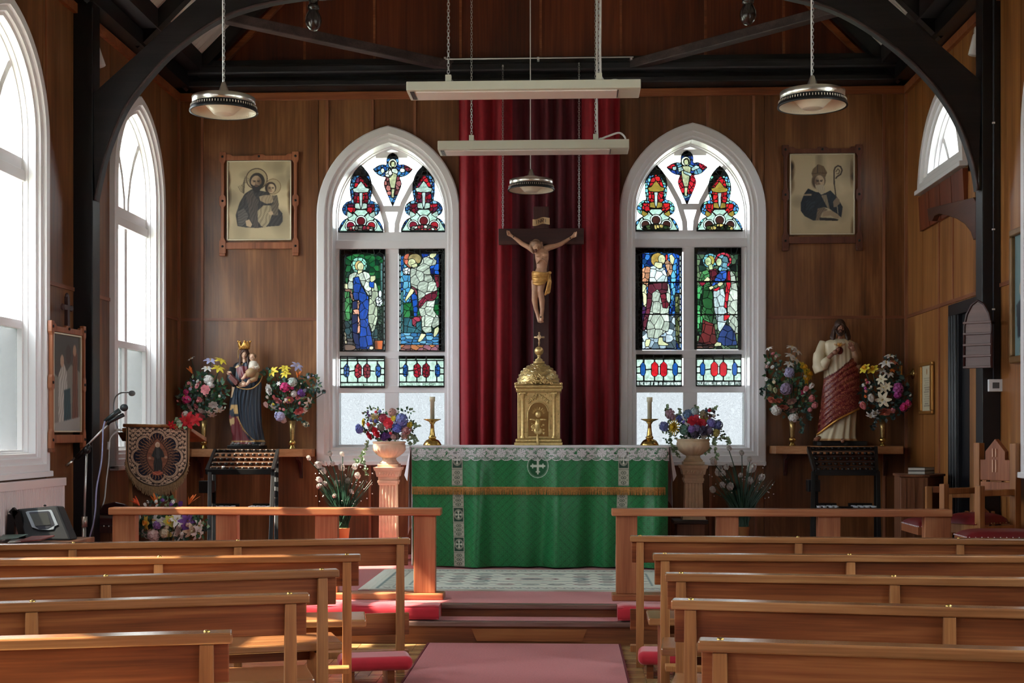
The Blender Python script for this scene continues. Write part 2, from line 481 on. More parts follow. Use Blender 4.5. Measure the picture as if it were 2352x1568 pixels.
panel_strip(wall_back, fn_back, [WX[1] - AW] + sub([1527,1625,1731]) + [WX[1] + AW], ASP - 0.05, ZT, bw, M_ply)
panel_strip(wall_back, fn_back, [WX[1] + AW] + sub([2030]) + [XR], ZD, ZT, bw, M_ply)
panel_strip(wall_back, fn_back, [XL] + sub([465]) + [WX[0] - AW], ZP, ZD - 0.012,[], M_ply)
panel_strip(wall_back, fn_back, [WX[1] + AW] + sub([2030]) + [XR], ZP, ZD - 0.012,[], M_ply)
panel_strip(wall_back, fn_back, [WX[0] - AW] + sub([850,950]) + [WX[0] + AW], ZP, SILL - 0.01,[], M_ply)
panel_strip(wall_back, fn_back, [WX[1] - AW] + sub([1540,1632,1736]) + [WX[1] + AW], ZP, SILL - 0.01,[], M_ply)
def batten(x, z0, z1): MB().box(x - 0.012, x + 0.012, YB - 0.012, YB + 0.004, z0, z1).build('batten', M_batten, wall_back)
for px in (465,2030): batten(bx(px), ZP, ZT)
for c, ps in ((WX[0],(752,856,953)),(WX[1],(1527,1625,1731))):
 for px in ps: batten(bx(px), arch_top(bx(px) - c) + 0.01, ZT)
for px in (850,1632,1736): batten(bx(px), ZP, SILL)
for a, b in ((XL, WX[0] - AW),(WX[1] + AW, XR)): MB().box(a, b, YB - 0.009, YB + 0.004, ZD - 0.018, ZD + 0.010).build('batten', wood('batten_wood_level', (84,44,28),(124,74,50),(164,114,84), axis=0), wall_back)
MB().box(XL, XL + 0.025, YB - 0.025, YB, ZP, ZT).build('batten', M_batten, wall_back)
MB().box(XR - 0.025, XR, YB - 0.025, YB, ZP, ZT).build('batten', M_batten, wall_back)
# gable panelling above the tie beam
ge = sorted([XL, XR, bx(1058), bx(1242), bx(1426), bx(860), bx(1620), bx(700), bx(1800)])
for a, b in zip(ge[:-1], ge[1:]):
 za = ZT + 0.02 + min(a - XL, XR - a); zb = ZT + 0.02 + min(b - XL, XR - b)
 poly = [(a + 0.004, ZT + 0.01),(b - 0.004, ZT + 0.01),(b - 0.004, max(zb, ZT + 0.03)),(a + 0.004, max(za, ZT + 0.03))]
 if a < XM < b: poly.insert(3,(XM, ZT + (XR - XL) / 2))
 MB().prism(poly, fn_back, 0,0.012).build('gable_panel', M_ply_red, wall_back)
 if a > XL: MB().box(a - 0.012, a + 0.012, YB - 0.012, YB + 0.004, ZT + 0.02, za).build('batten', M_trim, wall_back)
for s in (0,1):
 a = (XL + 0.28, ZT + 0.12) if s == 0 else (XR - 0.28, ZT + 0.12)
 b = (XM, ZT + 0.12 + (XR - XL) / 2 - 0.28)
 MB().bar((a[0], YB - 0.02, a[1]),(b[0], YB - 0.02, b[1]),0.05,0.045, up=(0,1,0)).build('gable_trim', M_trim, wall_back)
 # cornice strip below the tie beam and knots
cn = MB().box(XL, XR, YB - 0.035, YB, ZT - 0.085, ZT - 0.01); cn.build('trim_2', M_trim, kind='structure', bevel=0.006)
# side walls
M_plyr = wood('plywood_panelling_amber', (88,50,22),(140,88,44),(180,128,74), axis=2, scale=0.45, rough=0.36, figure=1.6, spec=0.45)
wl = [(c, 0) for c in WYL]
def side_wall(name, fn, wins, mat, edges):
 w = MB(); e = [YF] + sorted(sum([[c - AW, c + AW] for c, _ in wins],[])) + [YB + 0.1]
 for i in range(0, len(e),2): w.prism([(e[i],-0.1),(e[i + 1],-0.1),(e[i + 1], ZT + 0.05),(e[i], ZT + 0.05)], fn, 0.012,0.30)
 for c, low in wins:
  w.prism([(c - AW, -0.1),(c + AW, -0.1),(c + AW, low),(c - AW, low)], fn, 0.012,0.30)
  column(w, fn, c - AW, c + AW, low, ZT + 0.05, wins, (0.012,0.30))
 return w.build(name, mat, kind='structure')
ZR5 = 3.63
wr = [(WYL[0], ZR5)] + [(c, SILL) for c in WYL[1:]]
wall_left = side_wall('wall_left', fn_left, [(c, SILL) for c in WYL], M_ply, None)
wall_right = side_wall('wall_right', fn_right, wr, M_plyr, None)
def side_panels(parent, fn, wins, mat, cuts, ylo):
 for lo, hi in ((0.02, ZD - 0.012),(ZD, ZT)):
  for a, b in zip(cuts[:-1], cuts[1:]):
   c = [w for w in wins if abs((a + b) / 2 - w[0]) < AW]
   if not c:
    mb = MB(); mb.prism([(a + .004, lo),(b - .004, lo),(b - .004, hi),(a + .004, hi)], fn, 0,0.012); mb.build('panel', mat, parent)
   else:
    if lo < c[0][1]:
     mb = MB(); mb.prism([(a + .004, lo),(b - .004, lo),(b - .004, min(hi, c[0][1])),(a + .004, min(hi, c[0][1]))], fn, 0,0.012); mb.build('panel', mat, parent)
    if hi > ASP:
     mb = MB(); column(mb, fn, a + .004, b - .004, ASP, hi, wins, (0,0.012)); mb.build('panel', mat, parent)
ly = lambda px: onX(px, 700, XL).y
ry = lambda px: onX(px, 700, XR).y
side_panels(wall_left, fn_left, [(c, SILL) for c in WYL[:3]], M_ply, [5.0,5.39,6.77,8.16,9.54,10.15,10.955,12.335, YB],5)
cr = sorted([8.0, ry(2345),10.2, ry(2240), ry(2190), ry(2158), WYL[0] + AW, YB])
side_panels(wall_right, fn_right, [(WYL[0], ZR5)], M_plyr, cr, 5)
for py in cr[2:-2]:
 if abs(py - WYL[0]) < AW:
  MB().box(XR - 0.010, XR + 0.004, py - 0.012, py + 0.012,0.2, ZR5 - 0.05).build('batten', M_batten, wall_right)
for nm, w, fn, segs in (('l', wall_left, fn_left, ((9.56,10.93),(12.36, YB))),('r', wall_right, fn_right, ((6, YB),))):
 for a, b in segs:
  MB().prism([(a, ZD - 0.018),(b, ZD - 0.018),(b, ZD + 0.012),(a, ZD + 0.012)], fn, -0.012,0.004).build('batten', wood('batten_wood_depth', (84,44,28),(124,74,50),(164,114,84), axis=1), w)
 MB().prism([(-6, ZT - 0.085),(YB, ZT - 0.085),(YB, ZT - 0.01),(-6, ZT - 0.01)], fn, -0.035,0.004).build('cornice', M_trim, w)
MB().prism([(9.58,1.0),(9.60,1.0),(9.60, ZT),(9.58, ZT)], fn_left, -0.01,0.004).build('batten', M_batten, wall_left)
# apron panels under the high right-hand window, proud of the wall and leaning
ya, yb = ry(2122), ry(2238)
nb = 4
for i in range(nb):
 a = WYL[0] + AW - 0.02 - (2 * AW) * i / nb; b = a - 2 * AW / nb + 0.012
 z1, z0 = ZR5 - 0.05, ZR5 - 0.36
 MB().add([(XR, a, z0),(XR, b, z0),(XR, b, z1),(XR, a, z1),(XR - 0.03, a, z0),(XR - 0.03, b, z0),(XR - 0.045, b, z1),(XR - 0.045, a, z1)],
[(0,1,2,3),(7,6,5,4),(0,4,5,1),(1,5,6,2),(2,6,7,3),(3,7,4,0)]).build('apron_panel', M_ply_red, wall_right)
 # front wall behind the camera
MB().box(XL - 0.1, XR + 0.1, YF - 0.1, YF, -0.1,8.5).build('wall_front', M_ply, kind='structure')
# ceiling: two boarded slopes
half = (XR - XL) / 2
ceil = struct('ceiling')
cb = MB()
for s in (-1,1):
 x0 = XM + s * (half + 0.1)
 cb.add([(x0, YF, ZT - 0.05),(x0, YB + 0.1, ZT - 0.05),(XM, YB + 0.1, ZT + half + 0.05),(XM, YF, ZT + half + 0.05),
(x0, YF, ZT + 0.05),(x0, YB + 0.1, ZT + 0.05),(XM, YB + 0.1, ZT + half + 0.15),(XM, YF, ZT + half + 0.15)],
[(0,1,2,3),(7,6,5,4),(0,4,5,1),(1,5,6,2),(2,6,7,3),(3,7,4,0)])
cb.build('ceiling_deck', M_ceil, ceil)
board = MB(); L = half * 1.35
for s in (-1,1):
 me = None
 for k in range(26):
  y = YB - 0.02 - k * 0.115
  mb = MB(); x0 = XM + s * half
  mb.add([(x0, y - 0.107, ZT + 0.04),(x0, y, ZT + 0.04),(XM, y, ZT + half + 0.04),(XM, y - 0.107, ZT + half + 0.04),
(x0 - s * 0.01, y - 0.107, ZT + 0.03),(x0 - s * 0.01, y, ZT + 0.03),(XM, y, ZT + half + 0.02),(XM, y - 0.107, ZT + half + 0.02)],
[(0,1,2,3),(7,6,5,4),(0,4,5,1),(1,5,6,2),(2,6,7,3),(3,7,4,0)])
  mb.build('ceiling_board', M_ceil, ceil)
  # outdoor ground
MB().box(-60,60,-60,60,-0.7,-0.6).build('ground', plain('outdoor_ground', (150,156,140),0.9, vary=0.2, vscale=0.5), kind='structure')
# ------------------------------------------------------------------ pointed windows
def sweep(mb, paths, close=False):
 """join a list of equally long outlines [(x,y,z)] into a moulded strip"""
 n = len(paths[0]); vs = [p for path in paths for p in path]
 fs = []
 for i in range(len(paths) - 1):
  for k in range(n - 1 if not close else n):
   k2 = (k + 1) % n
   fs.append((i * n + k, i * n + k2,(i + 1) * n + k2,(i + 1) * n + k))
 mb.add(vs, fs, False)
def ring(d, y, sill=None):
 return [(x, y, z) for x, z in arch_path(d, 14, sill)]
def arcbar(mb, pts, w, y0, y1):
 n = len(pts); L, R = [],[]
 for i, (x, z) in enumerate(pts):
  a = pts[max(0, i - 1)]; b = pts[min(n - 1, i + 1)]
  dx, dz = b[0] - a[0], b[1] - a[1]; l = math.hypot(dx, dz); nx, nz = -dz / l, dx / l
  L.append((x + nx * w / 2, z + nz * w / 2)); R.append((x - nx * w / 2, z - nz * w / 2))
 for i in range(n - 1):
  q = [L[i], L[i + 1], R[i + 1], R[i]]
  mb.prism(q, lambda a, b, d: (a, d, b), y0, y1)
def window(n, loc, rotz, rails, mull, clear, frost, low=None, tracery=True, zfrost=2.2, stained=False, dep=0.09):
 """local frame: x along the wall, y outwards, z up; loc is the foot of the centre line on the wall face"""
 root = struct('window_%d' % n, loc, rotz)
 def part(mb, nm, mat, **k): return mb.build(nm, mat, root, world=False, **k)
 base = SILL if low is None else low
 def rg(d, y): return ring(d, y, base + d)
 f = MB()
 sweep(f, [rg(-0.012,0.004), rg(-0.012,-0.045), rg(0.0,-0.052), rg(0.062,-0.052), rg(0.070,-0.030), rg(0.085,-0.026), rg(0.105,-0.026), rg(0.112,-0.008),
rg(0.118,-0.002), rg(0.138,-0.002), rg(0.142, dep - .04), rg(0.150, dep - .038), rg(0.154, dep - .005), rg(0.165, dep - .003), rg(0.168,.31)], close=True)
 part(f, 'window_frame', M_white)
 s = MB(); s.box(-AW - 0.012, AW + 0.012,-0.075,0.0, base - 0.03, base + 0.012); part(s, 'window_sill', M_white, bevel=0.006)
 y0, y1 = dep, dep + 0.063
 zq = lambda z: ZC + (z - ZC) * (1 + dep / 12.9)
 rails = [(zq(a), zq(b), c) for a, b, c in rails]
 for (z0, z1, proud) in rails:
  hw = min(arch_half(z0,0.13), arch_half(z1,0.13))
  MBr = MB().box(-hw, hw, y0 - proud, y1, z0, z1); part(MBr, 'glazing_bar', M_white, bevel=0.004)
 if stained:
  for sg in (-1,1):
   part(MB().box(min(sg * 0.468, sg * 0.56), max(sg * 0.468, sg * 0.56), y0 + 0.002, y1 - 0.002,2.2,3.3), 'sash_stile', M_white)
   part(MB().box(min(sg * 0.40, sg * 0.56), max(sg * 0.40, sg * 0.56), y0 + 0.004, y1 - 0.008,3.945,3.995), 'glazing_bar', M_white)
  part(MB().box(-0.53,0.53, y0 + 0.001, y1 - 0.003,3.20,3.25), 'glazing_bar', M_white)
  part(MB().box(-0.10,0.10, y0 + 0.005, y1 - 0.009,3.615,3.675), 'glazing_bar', M_white)
 if mull: part(MB().box(-mull, mull, y0 + 0.006, y1 - 0.004, base + 0.1,3.3), 'mullion', M_white, bevel=0.004)
 if tracery:
  for sgn in (-1,1):
   pts = [(0.045,3.3),(0.055,3.50),(0.115,3.70),(0.20,3.86),(0.315,4.01),(0.43,4.10)]
   mb = MB(); arcbar(mb, [(sgn * x, z) for x, z in pts],0.052, y0 + 0.003, y1 - 0.006); part(mb, 'tracery_bar', M_white)
   # glass
 def pane(poly, mat, nm='pane'):
  part(MB().prism(poly, lambda a, b, d: (a, d, b), dep + 0.033, dep + 0.037), nm, mat)
 zf = zfrost
 if base < zf:
  for sg in (-1,1):
   pane([(0 if sg > 0 else -AW + 0.15, base + 0.14),(AW - 0.15 if sg > 0 else 0, base + 0.14),(AW - 0.15 if sg > 0 else 0, zf),(0 if sg > 0 else -AW + 0.15, zf)], frost, 'frosted_pane')
   pane([(0 if sg > 0 else -AW + 0.15, zf),(AW - 0.15 if sg > 0 else 0, zf),(AW - 0.15 if sg > 0 else 0,3.3),(0 if sg > 0 else -AW + 0.15,3.3)], clear)
 top = [p for p in arch_path(0.15,14,3.3 if base < 3.3 else base + 0.14)]
 pane(top, clear, 'arched_pane')
 return root
rails_back = [(3.215,3.30,0.05),(3.30,3.385,0.0),(2.145,2.225,0.0),(1.815,1.885,0.0),(1.24,1.30,0.0),(4.105,4.165,0.0)]
rails_side = [(3.22,3.30,0.02),(3.30,3.39,0.0),(2.17,2.23,0.0),(1.24,1.30,0.0)]
win1 = window(1,(WX[0], YB, 0),0, rails_back, 0.068, G_clear, G_frostb, zfrost=1.85, stained=True, dep=0.20)
win2 = window(2,(WX[1], YB, 0),0, rails_back, 0.068, G_clear, G_frostb, zfrost=1.85, stained=True, dep=0.20)
nw = 3
for i, y in enumerate(WYL):
 window(nw, (XL, y, 0), PI / 2, rails_side, 0.035, G_clear, G_froside if i < 2 else G_frost); nw += 1
for i, y in enumerate(WYL):
 window(nw, (XR, y, 0),-PI / 2, rails_side[:0] if i == 0 else rails_side, 0.0 if i == 0 else 0.035, G_clear, G_frost, low=ZR5 if i == 0 else None); nw += 1
 # daylight sampling guides just outside the side windows (portals emit nothing themselves)
for s, X, ys in ((1, XL - 0.34, WYL),(-1, XR + 0.34, WYL)):
 for i, y in enumerate(ys):
  ld = bpy.data.lights.new('sky_portal', 'AREA'); ld.shape = 'RECTANGLE'
  zlo = ZR5 if (s < 0 and i == 0) else SILL
  ld.size = 1.3; ld.size_y = AAP - zlo; ld.cycles.is_portal = True
  lo = bpy.data.objects.new('sky_portal', ld); C.collection.objects.link(lo)
  lo.location = (X, y, (zlo + AAP) / 2); lo.rotation_euler = (PI / 2,0,-s * PI / 2)
for x in WX:
 ld = bpy.data.lights.new('sky_portal', 'AREA'); ld.shape = 'RECTANGLE'; ld.size = 1.3; ld.size_y = 3.2; ld.cycles.is_portal = True
 lo = bpy.data.objects.new('sky_portal', ld); C.collection.objects.link(lo)
 lo.location = (x, YB + 0.34,2.77); lo.rotation_euler = (-PI / 2,0,0)
 # ------------------------------------------------------------------ roof timbers
YA = 10.15
def pts(lst, Y): return [(lambda v: (v.x, v.z))(at(a, b, Y)) for a, b in lst]
def slab(poly, Y0, Y1, nm, mat, parent, bevel=0):
 return MB().prism(poly, lambda a, b, d: (a, d, b), Y0, Y1).build(nm, mat, parent, bevel=bevel)
truss = struct('trim_3')
def crv(P, n=10):
 """Catmull-Rom through the points"""
 out = []
 for i in range(len(P) - 1):
  p0, p1, p2, p3 = P[max(0, i - 1)], P[i], P[i + 1], P[min(len(P) - 1, i + 2)]
  for k in range(n):
   t = k / n
   out.append(tuple(0.5 * ((2 * p1[j]) + (-p0[j] + p2[j]) * t + (2 * p0[j] - 5 * p1[j] + 4 * p2[j] - p3[j]) * t * t + (-p0[j] + 3 * p1[j] - 3 * p2[j] + p3[j]) * t ** 3) for j in range(len(p1))))
 out.append(tuple(P[-1])); return out
inL = [(218,460),(228,412),(246,345),(283,255),(330,190),(400,115),(500,45),(600,10),(690,-6)]
outL = [(210,218),(260,173),(330,110),(400,45),(450,0),(520,-60)]
inR = [(2246,437),(2236,380),(2205,290),(2155,208),(2080,130),(1990,62),(1900,16),(1800,-10)]
outR = [(2256,188),(2190,130),(2120,70),(2040,0),(1980,-55)]
for I, O, e in ((inL, outL, 'l'),(inR, outR, 'r')):
 poly = crv(pts(I, YA),5) + crv(pts(O, YA),5)[::-1]
 slab(poly, YA, YA + 0.10, 'curved_brace', M_beam, truss, 0.004)
 mold = [Vector((p[0], YA - 0.004, p[1])) for p in crv(pts(I, YA),5)]
 MB().tube(mold, 0.012,6).build('brace_moulding', M_rafter, truss)
 # the brace runs on above the picture to the collar
 a = pts([I[-1], O[-1]], YA)
 s = 1 if e == 'l' else -1
 slab([a[0],(XM, a[0][1] + 0.06),(XM, a[0][1] + 0.42), a[1]], YA, YA + 0.10, 'collar', M_beam, truss)
xl0, xl1 = onX(168,700, XL).x, at(212,700, YA).x
yl = onX(168,700, XL).y
MB().box(XL, at(213,500, YA - 0.02).x, YA - 0.02, YA + 0.14,0.0,6.2).build('post', M_blackwood, truss, bevel=0.006)
MB().box(at(2254,500, YA).x, XR, YA - 0.02, YA + 0.14,0.0,6.2).build('post', M_blackwood, truss, bevel=0.006)
# plates along the side walls
for s, X in ((1, XL),(-1, XR)):
 MB().box(min(X, X + s * 0.17), max(X, X + s * 0.17), YF, YB, ZT + 0.0, ZT + 0.13).build('wall_plate', M_blackwood, truss)
 MB().box(min(X + s * 0.02, X + s * 0.30), max(X + s * 0.02, X + s * 0.30), YF, YB, ZT + 0.15, ZT + 0.36).build('wall_plate', wood('plate_wood', (16,13,17),(34,28,32),(58,48,50), axis=1), truss)
 for yy in (12.72,11.35,10.05,7.4,4.6,1.9):
  a = (X + s * 0.05, yy, ZT + 0.05); b = (XM, yy, ZT + half)
  MB().bar(a, b, 0.10,0.20, up=(0,1,0) if False else (s, 0,1)).build('rafter', M_blackwood, truss)
 for k in (0.32,0.66):
  xx = X + s * half * k; zz = ZT + half * k - 0.08
  MB().box(xx - 0.06, xx + 0.06, YF, YB, zz - 0.09, zz + 0.06).build('purlin', M_blackwood, truss)
  # tie beam at the back wall with its mouldings
M_tie = wood('tie_beam_wood', (10,10,14),(24,24,28),(60,58,62), axis=0, rough=0.45)
MB().box(XL, XR, YB - 0.22, YB, ZT + 0.0, ZT + 0.06).build('tie_beam', M_tie, truss, bevel=0.012)
MB().box(XL, XR, YB - 0.14, YB, ZT + 0.05, ZT + 0.12).build('tie_beam', M_blackwood, truss)
MB().box(XL + 0.15, XR - 0.15, YB - 0.26, YB, ZT + 0.11, ZT + 0.20).build('tie_beam', M_tie, truss, bevel=0.02)
MB().box(XL + 0.15, XR - 0.15, YB - 0.18, YB, ZT + 0.19, ZT + 0.265).build('tie_beam', M_blackwood, truss)
# raking beams and turned pendants hanging from the collar
for A, B in (((505,38),(1035,152)),((1955,14),(1450,150))):
 a, b = at(A[0], A[1],11.2), at(B[0], B[1], YB - 0.2)
 MB().bar(a, b, 0.11,0.085).build('raking_beam', M_rafter, truss, bevel=0.008)
prof = [(0.0,-0.005),(0.018,0.0),(0.03,0.003),(0.052,0.03),(0.064,0.065),(0.062,0.10),(0.044,0.14),(0.034,0.16),(0.046,0.165),(0.046,0.19),(0.036,0.195),(0.034,0.225),(0.052,0.25),(0.054,0.27),(0.034,0.285),(0.032,0.45),(0.03,0.95)]
for px, py in ((720,70),(1718,57)):
 c = at(px, py, YA + 0.05)
 MB().lathe(prof, c, 20).build('turned_pendant', plain('dark_varnished_turning', (34,24,24),0.25, coat=0.5), truss)
 # ------------------------------------------------------------------ picture raster: leaded glass and flat prints
RNG = np.random.default_rng(5)
def pmask(pts, X, Y):
 m = np.zeros(X.shape, bool); n = len(pts); j = n - 1
 for i in range(n):
  xi, yi = pts[i]; xj, yj = pts[j]
  if yi != yj:
   c = ((yi > Y) != (yj > Y)) & (X < (xj - xi) * (Y - yi) / (yj - yi) + xi); m ^= c
  j = i
 return m
def emask(e, X, Y):
 cx, cy, rx, ry = e[:4]; a = e[4] if len(e) > 4 else 0
 dx, dy = X - cx, Y - cy
 if a: dx, dy = dx * math.cos(a) + dy * math.sin(a),-dx * math.sin(a) + dy * math.cos(a)
 return (dx / rx) ** 2 + (dy / ry) ** 2 < 1
def lmask(pts, w, X, Y):
 m = np.zeros(X.shape, bool)
 for (ax, ay),(bx_, by_) in zip(pts[:-1], pts[1:]):
  dx, dy = bx_ - ax, by_ - ay; L = dx * dx + dy * dy + 1e-9
  t = np.clip(((X - ax) * dx + (Y - ay) * dy) / L, 0,1)
  m |= (X - ax - t * dx) ** 2 + (Y - ay - t * dy) ** 2 < (w / 2) ** 2
 return m
def vor(X, Y, cut, sy=1.0):
 nx, ny = int(np.ptp(X) / cut) + 3, int(np.ptp(Y) / (cut * sy)) + 3
 sx = X.min() + (np.arange(nx) - 0.5)[None, :] * cut + RNG.uniform(-.38,.38,(ny, nx)) * cut
 sY = Y.min() + (np.arange(ny) - 0.5)[:, None] * cut * sy + RNG.uniform(-.38,.38,(ny, nx)) * cut * sy
 best = np.full(X.shape, 1e18); idx = np.zeros(X.shape, int)
 for k, (a, b) in enumerate(zip(sx.ravel(), sY.ravel())):
  d = (X - a) ** 2 + ((Y - b) / sy) ** 2
  u = d < best; best[u] = d[u]; idx[u] = k
 return idx
def wob(X, Y, s, seed=0):
 r = np.random.default_rng(seed); o = np.zeros(X.shape)
 for _ in range(5):
  a, p, q = r.uniform(0,6.28), r.uniform(0,6.28), r.uniform(.6,1.6)
  o += np.sin((X * math.cos(a) + Y * math.sin(a)) / s * q + p)
 return o / 3
def paint(x0, y0, x1, y1, step, layers, base=(0,0,0), shape=None):
 nx, ny = int(round((x1 - x0) / step)), int(round((y1 - y0) / step))
 xs = x0 + (np.arange(nx) + .5) * (x1 - x0) / nx; ys = y0 + (np.arange(ny) + .5) * (y1 - y0) / ny
 X, Y = np.meshgrid(xs, ys)
 col = np.zeros((ny, nx, 3)); col[:] = base; lab = np.ones((ny, nx), int); nl = 2
 for L in layers:
  k = L[0]
  if k == 'L': lab[lmask(L[2], L[1], X, Y)] = 0; continue
  if k == 'S':
   m = lmask(L[3], L[2], X, Y); col[m] = L[1]; continue
  if k == 'D':            # soft shade: multiply inside an ellipse
   e = L[2]; dx, dy = (X - e[0]) / e[2],(Y - e[1]) / e[3]
   f = np.clip(1 - (dx * dx + dy * dy),0,1)[..., None]; col = col * (1 - f * (1 - np.array(L[1]))); continue
  m = pmask(L[2], X, Y) if k in 'PV' else emask(L[2], X, Y)
  opt = L[3] if len(L) > 3 else {}
  if k == 'V':
   v = vor(X, Y, opt['cut'], opt.get('sy', 1)); cs = np.array(L[1], float)
   r = RNG.integers(0, len(cs), v.max() + 1)
   col[m] = cs[r[v]][m]; lab[m] = nl + v[m]; nl += v.max() + 1
   continue
  col[m] = L[1]
  if 'cut' in opt:
   v = vor(X, Y, opt['cut'], opt.get('sy', 1)); lab[m] = nl + v[m]; nl += v.max() + 1
   sh = RNG.uniform(.82,1.12, v.max() + 1); col[m] *= sh[v[m]][:, None]
  elif not opt.get('same'): lab[m] = nl; nl += 1
  if 'fold' in opt:
   a, wl, dp = opt['fold']
   s = np.sin((X * math.cos(a) + Y * math.sin(a)) / wl * 6.28 + 2.4 * wob(X, Y, wl * .75, int(wl * 7)))
   s2 = np.sin((X * math.cos(a + .35) + Y * math.sin(a + .35)) / wl * 15 + 2.6 * wob(X, Y, wl * .9, int(wl * 3) + 1))
   col[m] *= (1 - dp * (.62 * np.clip(s * .5 + .5,0,1) ** 2 + .5 * np.clip(s2,0,1) ** 2))[m][:, None]
 if shape is not None: lab[~shape(X, Y)] = -1
 return col, lab
def add_leads(lab, w=1):
 a = lab.copy(); out = a.copy()
 d = np.zeros(a.shape, bool)
 d[:, :-1] |= a[:, :-1] != a[:, 1:]; d[:-1] |= a[:-1] != a[1:]
 if w > 1: d[:, 1:] |= a[:, :-1] != a[:, 1:]; d[1:] |= a[:-1] != a[1:]
 if w > 2:
  e = d.copy(); d[:, 1:] |= e[:, :-1]; d[:, :-1] |= e[:, 1:]; d[1:] |= e[:-1]; d[:-1] |= e[1:]
 out[d & (a >= 0)] = 0
 return out
def smooth_grid(lab, P, it=2):
 """slide vertices along piece borders so that outlines run smooth"""
 ny, nx = lab.shape
 L = np.full((ny + 2, nx + 2),-2); L[1:-1,1:-1] = lab
 right = L[:-1,1:] != L[1:, 1:]     # edge to the right neighbour vertex
 down = L[1:, :-1] != L[1:, 1:]      # edge to the lower neighbour vertex
 right = right[:ny + 1, :nx + 1].copy(); down = down[:ny + 1, :nx + 1].copy()
 right[:, -1] = False; down[-1] = False
 for _ in range(it):
  acc = np.zeros_like(P); cnt = np.zeros(P.shape[:2])
  acc[:, :-1] += P[:, 1:] * right[:, :-1, None]; cnt[:, :-1] += right[:, :-1]
  acc[:, 1:] += P[:, :-1] * right[:, :-1, None]; cnt[:, 1:] += right[:, :-1]
  acc[:-1] += P[1:] * down[:-1, :, None]; cnt[:-1] += down[:-1]
  acc[1:] += P[:-1] * down[:-1, :, None]; cnt[1:] += down[:-1]
  m = cnt == 2
  P[m] = .5 * P[m] + .5 * (acc[m] / 2)
 return P
def np_mesh(name, V, Fq, mat, C3=None):
 me = bpy.data.meshes.new(name)
 me.vertices.add(len(V)); me.vertices.foreach_set('co', V.astype(np.float32).ravel())
 n = len(Fq); me.loops.add(n * 4); me.polygons.add(n)
 me.loops.foreach_set('vertex_index', Fq.astype(np.int32).ravel())
 me.polygons.foreach_set('loop_start', np.arange(0, n * 4,4, dtype=np.int32))
 me.update(calc_edges=True)
 if C3 is not None:
  at_ = me.color_attributes.new('Col', 'FLOAT_COLOR', 'POINT')
  rgba = np.ones((len(V),4), np.float32); rgba[:, :3] = C3
  at_.data.foreach_set('color', rgba.ravel())
 me.materials.append(mat); me.validate(); return me
def srgb(c):
 c = np.clip(np.asarray(c) / 255.0,0,1)
 return np.where(c <= 0.04045, c / 12.92,((c + 0.055) / 1.055) ** 2.4)
def extract(lab, P, ids, col=None):
 ny, nx = lab.shape
 m = np.isin(lab, ids); jj, ii = np.nonzero(m)
 if len(jj) == 0: return None
 W1 = nx + 1
 q = np.stack([jj * W1 + ii, (jj + 1) * W1 + ii, (jj + 1) * W1 + ii + 1, jj * W1 + ii + 1],1)
 u, inv = np.unique(q.ravel(), return_inverse=True)
 V = P.reshape(-1, P.shape[-1])[u]
 c3 = None
 if col is not None:
  acc = np.zeros((len(u),3)); cnt = np.zeros(len(u)); cc = col[jj, ii]
  f = inv.reshape(-1,4)
  for k in range(4): np.add.at(acc, f[:, k], cc); np.add.at(cnt, f[:, k],1)
  c3 = acc / cnt[:, None]
 return V, inv.reshape(-1,4), c3
def link_mesh(name, me, parent, kind=None):
 o = bpy.data.objects.new(name, me); C.collection.objects.link(o)
 if parent is not None: o.parent = parent; MW[o.name] = mw(parent)
 if kind: o['kind'] = kind
 return o
